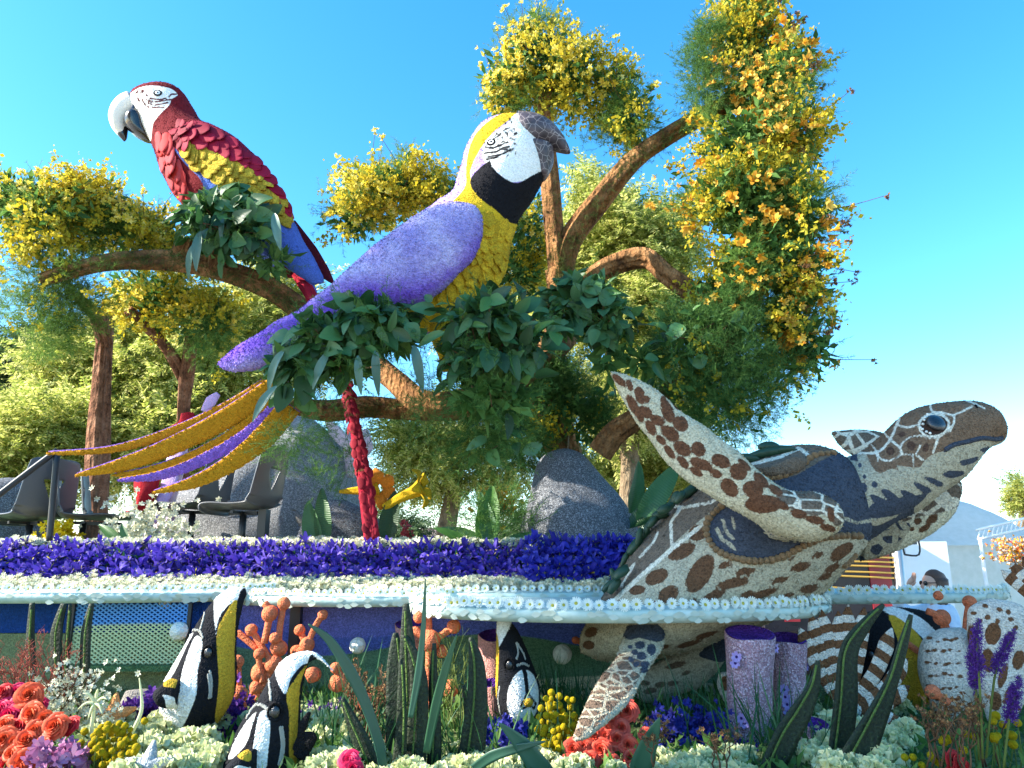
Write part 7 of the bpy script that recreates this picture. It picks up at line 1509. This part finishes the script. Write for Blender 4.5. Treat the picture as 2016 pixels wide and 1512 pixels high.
# star fish and shell
def star(label, px, py, Y, r, mat, up, rot=0.0):
    o = thing('starfish', label, 'starfish', tuple(at(px, py+r*.6, Y))); c = np.array(at(px, py, Y)); u = Vector(up).normalized(); a = Vector((0, 0, 1)); a = (a-u*a.dot(u)).normalized(); b = u.cross(a)
    for i in range(5):
        an = rot+6.283*i/5; d = np.array(a*math.cos(an)+b*math.sin(an)); rr = r*mpp(Y); part('arm', *tube([(*c, rr*.34), (*(c+d*rr*.5), rr*.24), (*(c+d*rr), rr*.06)], 10, 5, .002), mat, o)
star('orange starfish standing on the bed near the roses', 222, 1410, 3.45, 40, grain('star_orange', lin(232, 160, 100), 220, .3), (0.3, -.9, .3)); star('grey starfish at the front edge of the bed', 290, 1512, 2.75, 46, grain('star_grey', lin(160, 164, 166), 220, .25), (0, -.9, .35))
V, F = loft([(250, 1360, 300, 1358, 3.8, .04), (238, 1390, 318, 1380, 3.8, .08), (236, 1418, 322, 1415, 3.8, .08)], 30, 8, 2, .006, 3, 4); solo('shell', V, F, M['pebble'], 'pale grey shell behind the striped fish snout', 'shell')
# tuberose-like pale stalks
for lab, pts in (('pale curling stalk flower in front of the roses', [(525, 1090), (520, 960), (530, 880), (540, 820)]), ('thin pale stalk leaning over the bed', [(740, 1000), (790, 900), (805, 820), (790, 675)])):
    q = [(*at(x, y, 3.0), r) for (x, y), r in zip(a5(pts), (.008, .007, .006, .002))]; V, F = tube(q, 8, 5); o = thing('stalk_flower', lab, 'flower', q[0][:3]); part('stalk', V, F, M['cream_green'], o)
    if 'curling' in lab:
        e = np.array(q[-1][:3])
        for an in range(6): d = np.array((math.cos(an*1.05+.3), -.3, math.sin(an*1.05+.3))); part('petal', *tube([(*e, .006), (*(e+d*.03+np.array((0, 0, .012))), .005), (*(e+d*.055), .0015)], 6, 3), M['cream_green'], o)
# low dark leaves filling the bed between the flowers
k = 8000; X = -3.4+6.8*rng.random(k); Yb = 2.5+2.5*rng.random(k); V, F = scatter([leaf_t(.06, .02, .12, .3, 2)], np.c_[X, Yb, BED_Z+.01+.05*rng.random(k)], np.c_[rng.normal(size=k), rng.normal(size=k), .7+rng.random(k)], .6+.9*rng.random(k)); solo('bed_leaves', V, F, M['fern_dark'], 'low green leaves filling the reef bed', 'leaves', kind='stuff')
# ------------------------------------------------------------ people and things behind, at the right
def bm_skin(name, verts, edges, radii, mat, parent, sub=2, root=0):
    me = bpy.data.meshes.new(name); org = ORG[parent.name]; me.from_pydata([tuple(np.array(v)-org) for v in verts], edges, []); o = bpy.data.objects.new(name, me); COL.objects.link(o); o.parent = parent; ORG[o.name] = org
    o.modifiers.new('skin', 'SKIN'); sv = me.skin_vertices[0].data if me.skin_vertices else None
    if sv is None:
        lay = me.attributes.new  # pragma: no cover
    for i, r in enumerate(radii): sv[i].radius = (r if isinstance(r, tuple) else (r, r)); sv[i].use_root = (i == root)
    s = o.modifiers.new('sub', 'SUBSURF'); s.levels = sub; s.render_levels = sub
    dg = bpy.context.evaluated_depsgraph_get(); m2 = bpy.data.meshes.new_from_object(o.evaluated_get(dg)); o.modifiers.clear(); o.data = m2; m2.materials.clear(); m2.materials.append(mat); m2.polygons.foreach_set('use_smooth', np.ones(len(m2.polygons), bool))
    return o
def person(label, px, Y, shirt, hair, pose, face=-1, H=1.66):
    x = at(px, 1100, Y)[0]; o = thing('person', label, 'person', (x, Y, 0)); k = H/1.66
    B = lambda dx, dy, z: (x+dx*k, Y+dy*k, z*k)
    f = face
    # pelvis spine neck head / legs
    V = [B(0, 0, .92), B(0, 0, 1.10), B(.0, .0, 1.30), B(f*.01, 0, 1.40), B(f*.02, 0, 1.47), B(-.0, -.09, .86), B(0, -.10, .48), B(0, -.10, .08), B(f*.12, -.10, .04), B(0, .09, .86), B(0, .10, .48), B(0, .10, .08), B(f*.12, .10, .04)]
    E = [(0, 1), (1, 2), (2, 3), (3, 4), (0, 5), (5, 6), (6, 7), (7, 8), (0, 9), (9, 10), (10, 11), (11, 12)]; Rr = [.13, .12, .135, .06, .055, .09, .06, .045, .04, .09, .06, .045, .04]
    sh = [B(0, -.17, 1.34), B(0, .17, 1.34)]; arms = pose(B, f); n = len(V)
    for s, ch in enumerate(arms):
        V.append(sh[s]); Rr.append(.055); E.append((2, len(V)-1))
        for (p, r) in ch: V.append(p); Rr.append(r); E.append((len(V)-2, len(V)-1))
    bm_skin('body', V, E, Rr, M['skin'], o)
    # shirt over torso and sleeves
    V2 = [B(0, 0, .93), B(0, 0, 1.10), B(0, 0, 1.30), B(f*.01, 0, 1.385)]; E2 = [(0, 1), (1, 2), (2, 3)]; R2 = [.155, .14, .152, .085]
    for s, ch in enumerate(arms):
        V2.append(sh[s]); R2.append(.078); E2.append((2, len(V2)-1))
        for (p, r) in ch[:3]: V2.append(p); R2.append(r+.018); E2.append((len(V2)-2, len(V2)-1))
    bm_skin('shirt', V2, E2, R2, shirt, o)
    bm_skin('trousers', [B(0, 0, .95), B(0, -.09, .86), B(0, -.10, .48), B(0, -.10, .1), B(0, .09, .86), B(0, .10, .48), B(0, .10, .1)], [(0, 1), (1, 2), (2, 3), (0, 4), (4, 5), (5, 6)], [.16, .11, .08, .065, .11, .08, .065], M['denim'], o)
    # head
    c = np.array(B(f*.035, 0, 1.575)); v, fc = sphere((0, 0, 0), 1, 20, 28); v = v*np.array((.098, .076, .118))
    fr = np.clip(f*v[:, 0]/.098, 0, 1); v[:, 2] -= 0.0; jaw = np.clip(-v[:, 2]/.118, 0, 1); v[:, 1] *= 1-.32*jaw; v[:, 0] += f*.012*jaw*fr
    g = lambda z0, y0, sz, sy: np.exp(-((v[:, 2]-z0)/sz)**2-((v[:, 1]-y0)/sy)**2)*(fr > .5)
    v[:, 0] += f*(.024*g(-.012, 0, .02, .014)+.010*g(-.05, 0, .008, .022)+.010*g(-.066, 0, .008, .02)-.008*g(.018, .03, .016, .018)-.008*g(.018, -.03, .016, .018)+.010*g(-.095, 0, .016, .022))
    part('head', v+c, fc, M['skin'], o)
    v, fc = sphere((0, 0, 0), 1, 20, 28); v = v*np.array((.112, .092, .13)); lo = np.clip(-(v[:, 2]-.02)/.15, 0, 1); v[:, 2] = np.where(v[:, 2] < .03, v[:, 2]*2.0-0*lo, v[:, 2]); v[:, 0] = np.where(f*v[:, 0] > .03, f*(.03+(f*v[:, 0]-.03)*np.clip((v[:, 2]-.03)/.05, .0, .92)), v[:, 0]); v[:, 1] *= 1+.10*lo
    v[:, :2] *= (1+.05*snoise(v, 14, 3)[:, None]); part('hair', v+c+np.array((-f*.018, 0, .01)), fc, hair, o)
    for s in (-1, 1):
        vv, ff = sphere(tuple(c+np.array((f*.088, s*.034, .016))), (.016, .026, .022), 10, 14); part('sunglass_lens', vv, ff, M['glass_dark'], o)
        part('sunglass_arm', *tube([(*(c+np.array((f*.08, s*.062, .02))), .004), (*(c+np.array((-f*.01, s*.08, .02))), .004)], 6, 2), M['glass_dark'], o)
        part('ear', *sphere(tuple(c+np.array((-f*.012, s*.076, 0))), (.018, .01, .028), 8, 10), M['skin'], o)
    for ch in arms:   # hands: palm and five fingers
        w = np.array(ch[-1][0]); e = np.array(ch[-2][0]); d = (w-e)/np.linalg.norm(w-e); s = np.cross(d, (0, 1, .2)); s /= np.linalg.norm(s); up = np.cross(s, d); hv = []
        hv.append(tube([(*w, .024), (*(w+d*.05), .032), (*(w+d*.085), .026)], 10, 4))
        for i, (o_, L) in enumerate(((-.026, .062), (-.009, .072), (.009, .068), (.026, .054))): b = w+d*.075+up*o_; hv.append(tube([(*b, .0095), (*(b+d*L*.55+s*.006), .009), (*(b+d*L+s*.018), .007)], 7, 3))
        b = w+d*.03+up*-.03; hv.append(tube([(*b, .011), (*(b+d*.03-up*.02), .010), (*(b+d*.055-up*.022), .008)], 7, 3))
        V3, F3 = join(*hv); part('hand', V3, F3, M['skin'], o)
    return o
M['denim'] = plain('denim', lin(70, 84, 110), .8, .2)
def shirt_m():
    t = NT('white_shirt'); v = t.coord(); n = t.noise(v, 22, 3); return t.bsdf(t.mix(n, lin(196, 208, 226), lin(238, 242, 248)), .8, .2, t.bump(t.noise(v, 16, 3), .6, .03))
M['shirt_white'] = shirt_m(); M['shirt_dark'] = plain('shirt_dark', lin(40, 44, 64), .8, .2)
def shade_eyes(B, f):
    return [[(B(f*.03, -.25, 1.12), .042), (B(f*.16, -.23, 1.02), .036), (B(f*.26, -.14, 1.08), .026)], [(B(f*.14, .25, 1.30), .045), (B(f*.30, .22, 1.38), .040), (B(f*.22, .10, 1.56), .028)]]
person('woman in a pale shirt and sunglasses shading her eyes with a raised hand', 1838, 7.0, M['shirt_white'], M['hair'], shade_eyes, -1, 1.60)
def down(B, f): return [[(B(f*.02, -.25, 1.10), .042), (B(f*.08, -.24, .95), .036), (B(f*.12, -.2, .85), .026)], [(B(f*.05, .25, 1.10), .042), (B(f*.1, .24, .95), .036), (B(f*.14, .2, .88), .026)]]
person('person in a dark top half hidden at the spiny lionfish fins', 2040, 6.6, M['shirt_dark'], M['hair'], down, -1, 1.60)
# trailer with striped side
tl_ = thing('parade_trailer', 'dark trailer with red panels and gold stripes behind the turtle', 'trailer', (at(1660, 1150, 9.5)[0], 9.5, 0))
X0, X1 = at(1500, 1150, 9.5)[0], at(1762, 1150, 9.5)[0]
part('wall', *box(X0, X1, 9.5, 12, .5, 2.35), plain('trailer_dark', lin(28, 24, 34), .3, .5), tl_, False)
for (a, b, z0, z1) in ((1715, 1757, 1090, 1165), (1540, 1570, 1090, 1180)):
    xa, xb = at(a, 1150, 9.48)[0], at(b, 1150, 9.48)[0]; part('red_panel', *box(xa, xb, 9.485, 9.497, 1.0, 2.2), plain('trailer_red', lin(150, 36, 48), .35, .5), tl_, False)
GOLD = plain('gold_trim', lin(214, 170, 80), .35, .5, metal=.4)
for i, (ya, yb) in enumerate(((1083, 1085), (1095, 1098), (1103, 1107), (1110, 1116), (1122, 1128), (1130, 1138), (1150, 1166))):
    a, b = at(1560, ya, 9.46), at(1760, yb, 9.46); part('gold_stripe', *tube([(*a, .012), (*((a+b)/2), .012), (*b, .012)], 6, 2), GOLD, tl_)
part('white_frame', *box(X1+.002, X1+.05, 9.44, 12, .4, 2.4), M['white_paint'], tl_, False)
part('bumper', *box(at(1590, 1160, 9.3)[0], at(1680, 1160, 9.3)[0], 9.2, 9.4, 1.32, 1.40), M['steel'], tl_, False)
for xx in (X0+.4, X1-.5):
    v, f = tube([(xx, 9.45, .45, .45), (xx, 9.75, .45, .45)], 24, 2); part('wheel', v, f, M['seed_black'], tl_)
v, f = ptube([(1775, 1215, 9.0, .045), (1768, 1120, 9.0, .045), (1762, 1040, 9.0, .045), (1758, 980, 9.0, .045)], nr=14, ns=4); p0 = v[v[:, 2].argmin()]
v2 = v.copy(); pole = thing('steel_pole', 'grey steel pole standing beside the trailer', 'pole', (float(p0[0]), 9.0, 0)); part('shaft', *tube([(float(p0[0]), 9.0, 0, .045), (float(p0[0]), 9.0, 2.4, .045)], 14, 2), M['steel'], pole)
# side mirror of a white truck
tk = thing('white_truck', 'white box truck with black framed side mirror beside the woman', 'truck', (at(1900, 1150, 10.5)[0], 10.5, 0))
xa, xb = at(1772, 1100, 10.4)[0], at(1868, 1100, 10.4)[0]
part('cargo_box', *box(xa, xb, 10.4, 13, .7, at(0, 1066, 10.4)[2]), M['white_paint'], tk, False)
for xx in (xa+.35,): v, f = tube([(xx, 10.35, .45, .45), (xx, 10.7, .45, .45)], 24, 2); part('wheel', v, f, M['seed_black'], tk)
mx, mz = at(1793, 1075, 10.0)[0], at(1793, 1075, 10.0)[2]
part('mirror_frame', *tube([(mx+.095*sx, 10.0, mz+.11*sz, .012) for sx, sz in ((-1, -1), (1, -1), (1, 1), (-1, 1), (-1, -1))], 8, 4), M['black_metal'], tk); part('mirror_glass', *box(mx-.08, mx+.08, 9.995, 10.005, mz-.1, mz+.02), M['white_paint'], tk, False); part('mirror_back', *box(mx-.085, mx+.085, 9.992, 10.008, mz+.021, mz+.11), M['black_plastic'], tk, False); part('mirror_bracket', *tube([(mx, 10.0, mz+.1, .012), (mx+.05, 10.2, mz+.16, .012), (mx+.05, 10.45, mz+.16, .012)], 6, 3), M['black_metal'], tk)
M['canvas_lit'] = leafm('canvas', [lin(244, 244, 240)], 0.5, 0.8, 'object')
# white canopy tent
te = thing('canopy_tent', 'white pitched event tent behind the turtle head', 'tent', (at(1920, 1100, 15)[0], 15, 0))
xa, xb, cx = at(1745, 1100, 15)[0], at(2080, 1100, 15)[0], at(1905, 1100, 15)[0]; za, zp = at(0, 1075, 15)[2], at(0, 985, 15.5)[2]
n = 12; rows = []
for t in np.linspace(0, 1, n):
    y = 14.2+3.4*t; prof = np.sin(np.linspace(0, math.pi, 17)); xs_ = np.linspace(xa, xb, 17); up_ = 1-abs(2*t-1); rows.append(np.c_[xs_, np.full(17, y), za+(zp-za)*prof**1.1*min(1, up_*1.6)])
V = np.vstack(rows); part('roof', V, grid_faces(n, 17, False), M['canvas_lit'], te); part('side_wall', *box(xa+.02, xb-.02, 14.3, 14.34, .1, za), M['canvas_lit'], te, False)
for xx in (xa+.05, xb-.05):
    for yy in (14.25, 17.5): part('leg', *tube([(xx, yy, 0, .04), (xx, yy, za, .04)], 8, 2), M['steel'], te)
# lattice truss float beyond, with a tuft of palm
ts = thing('truss_arch', 'white lattice truss sloping up at the right edge', 'truss', (at(1980, 1045, 13)[0], 13, 0)); Y = 13.0
a, b = at(1925, 1062, Y), at(2090, 1022, Y); dz = np.array((0, 0, .16))
for off in (0, 1): part('chord', *tube([(*(a+dz*off), .022), (*((a+b)/2+dz*off), .022), (*(b+dz*off), .022)], 6, 2), M['white_paint'], ts)
for i in range(18):
    p, q = a+(b-a)*(i/18), a+(b-a)*((i+.8)/18)+dz; part('strut', *tube([(*p, .012), (*q, .012)], 5, 1), M['white_paint'], ts)
part('post', *tube([(b[0], Y, 0, .06), (b[0], Y, b[2], .06)], 8, 2), M['white_paint'], ts); part('post', *tube([(a[0]+.1, Y+.1, 0, .03), (a[0]+.1, Y+.1, a[2], .03)], 8, 2), M['white_paint'], ts)
bg_tree('drooping green tree top at the right edge', base(2010, 1060, 17), [tr(2010, 1060, 17, 2010, 980, .12)], [(2010, 960, 17, 24, 18, .4), (2012, 985, 17, 20, 16, .3)], 420, 'tree_leaf', .34)
k = 260; c = at(2000, 1085, 12.5); V, F = scatter(BLOOM, c+rng.normal(size=(k, 3))*np.array((.2, .1, .12)), rng.normal(size=(k, 3)), .08); V[:, 2] = V[:, 2]; solo('distant_flowers', V, F, leafm('far_flowers', [lin(226, 60, 50), lin(240, 190, 40), lin(150, 90, 50), lin(240, 240, 230)], .2), 'red and yellow flowers on the far white truss float', 'flowers', kind='stuff')

# far trees and houses closing the view
def far_house(label, px0, px1, ytop, Y, c, rc):
    xa, xb = at(px0, 1100, Y)[0], at(px1, 1100, Y)[0]; zt = at(0, ytop, Y)[2]; o = thing('far_building', label, 'building', ((xa+xb)/2, Y, 0)); part('wall', *box(xa, xb, Y, Y+6, 0, zt), plain('stucco', c, .9, .2), o, False)
    part('roof', np.array([(xa-.3, Y-.3, zt+.01), (xb+.3, Y-.3, zt+.01), (xb+.3, Y+6.3, zt+.01), (xa-.3, Y+6.3, zt+.01), ((xa+xb)/2-1, Y+3, zt+1.2), ((xa+xb)/2+1, Y+3, zt+1.2)]), [(0, 1, 5, 4), (1, 2, 5), (2, 3, 4, 5), (3, 0, 4), (3, 2, 1, 0)], plain('roof_tile', rc, .9, .2), o, False)
    n = max(1, int((xb-xa)/2))
    for i in range(n): x = xa+(xb-xa)*(i+.5)/n; part('window', *box(x-.4, x+.4, Y-.03, Y+.02, zt*.35, zt*.7), M['glass_dark'], o, False)
far_house('low cream house far behind the truss', 1890, 2150, 1072, 42, lin(226, 214, 196), lin(150, 110, 90)); far_house('low grey house far behind the trees', 700, 1000, 1076, 45, lin(200, 196, 190), lin(120, 104, 96)); far_house('pale house far behind the left trees', -300, 200, 1070, 48, lin(214, 208, 198), lin(140, 116, 100))
for i, (px, r) in enumerate(((780, 60), (1040, 70), (1180, 60), (460, 80), (1330, 60), (640, 60))):
    bg_tree('far low green tree showing beyond the '+('yellow trumpet flowers', 'broad leaved deck plant', 'cone rock', 'two chairs at the boulder', 'turtle shell', 'large boulder')[i], base(px, 1095, 36+i), [tr(px, 1090, 36+i, px, 1050, .25)], [(px, 1045, 36+i, r, 32, 2.2)], 700, 'tree_leaf_dark', .9)
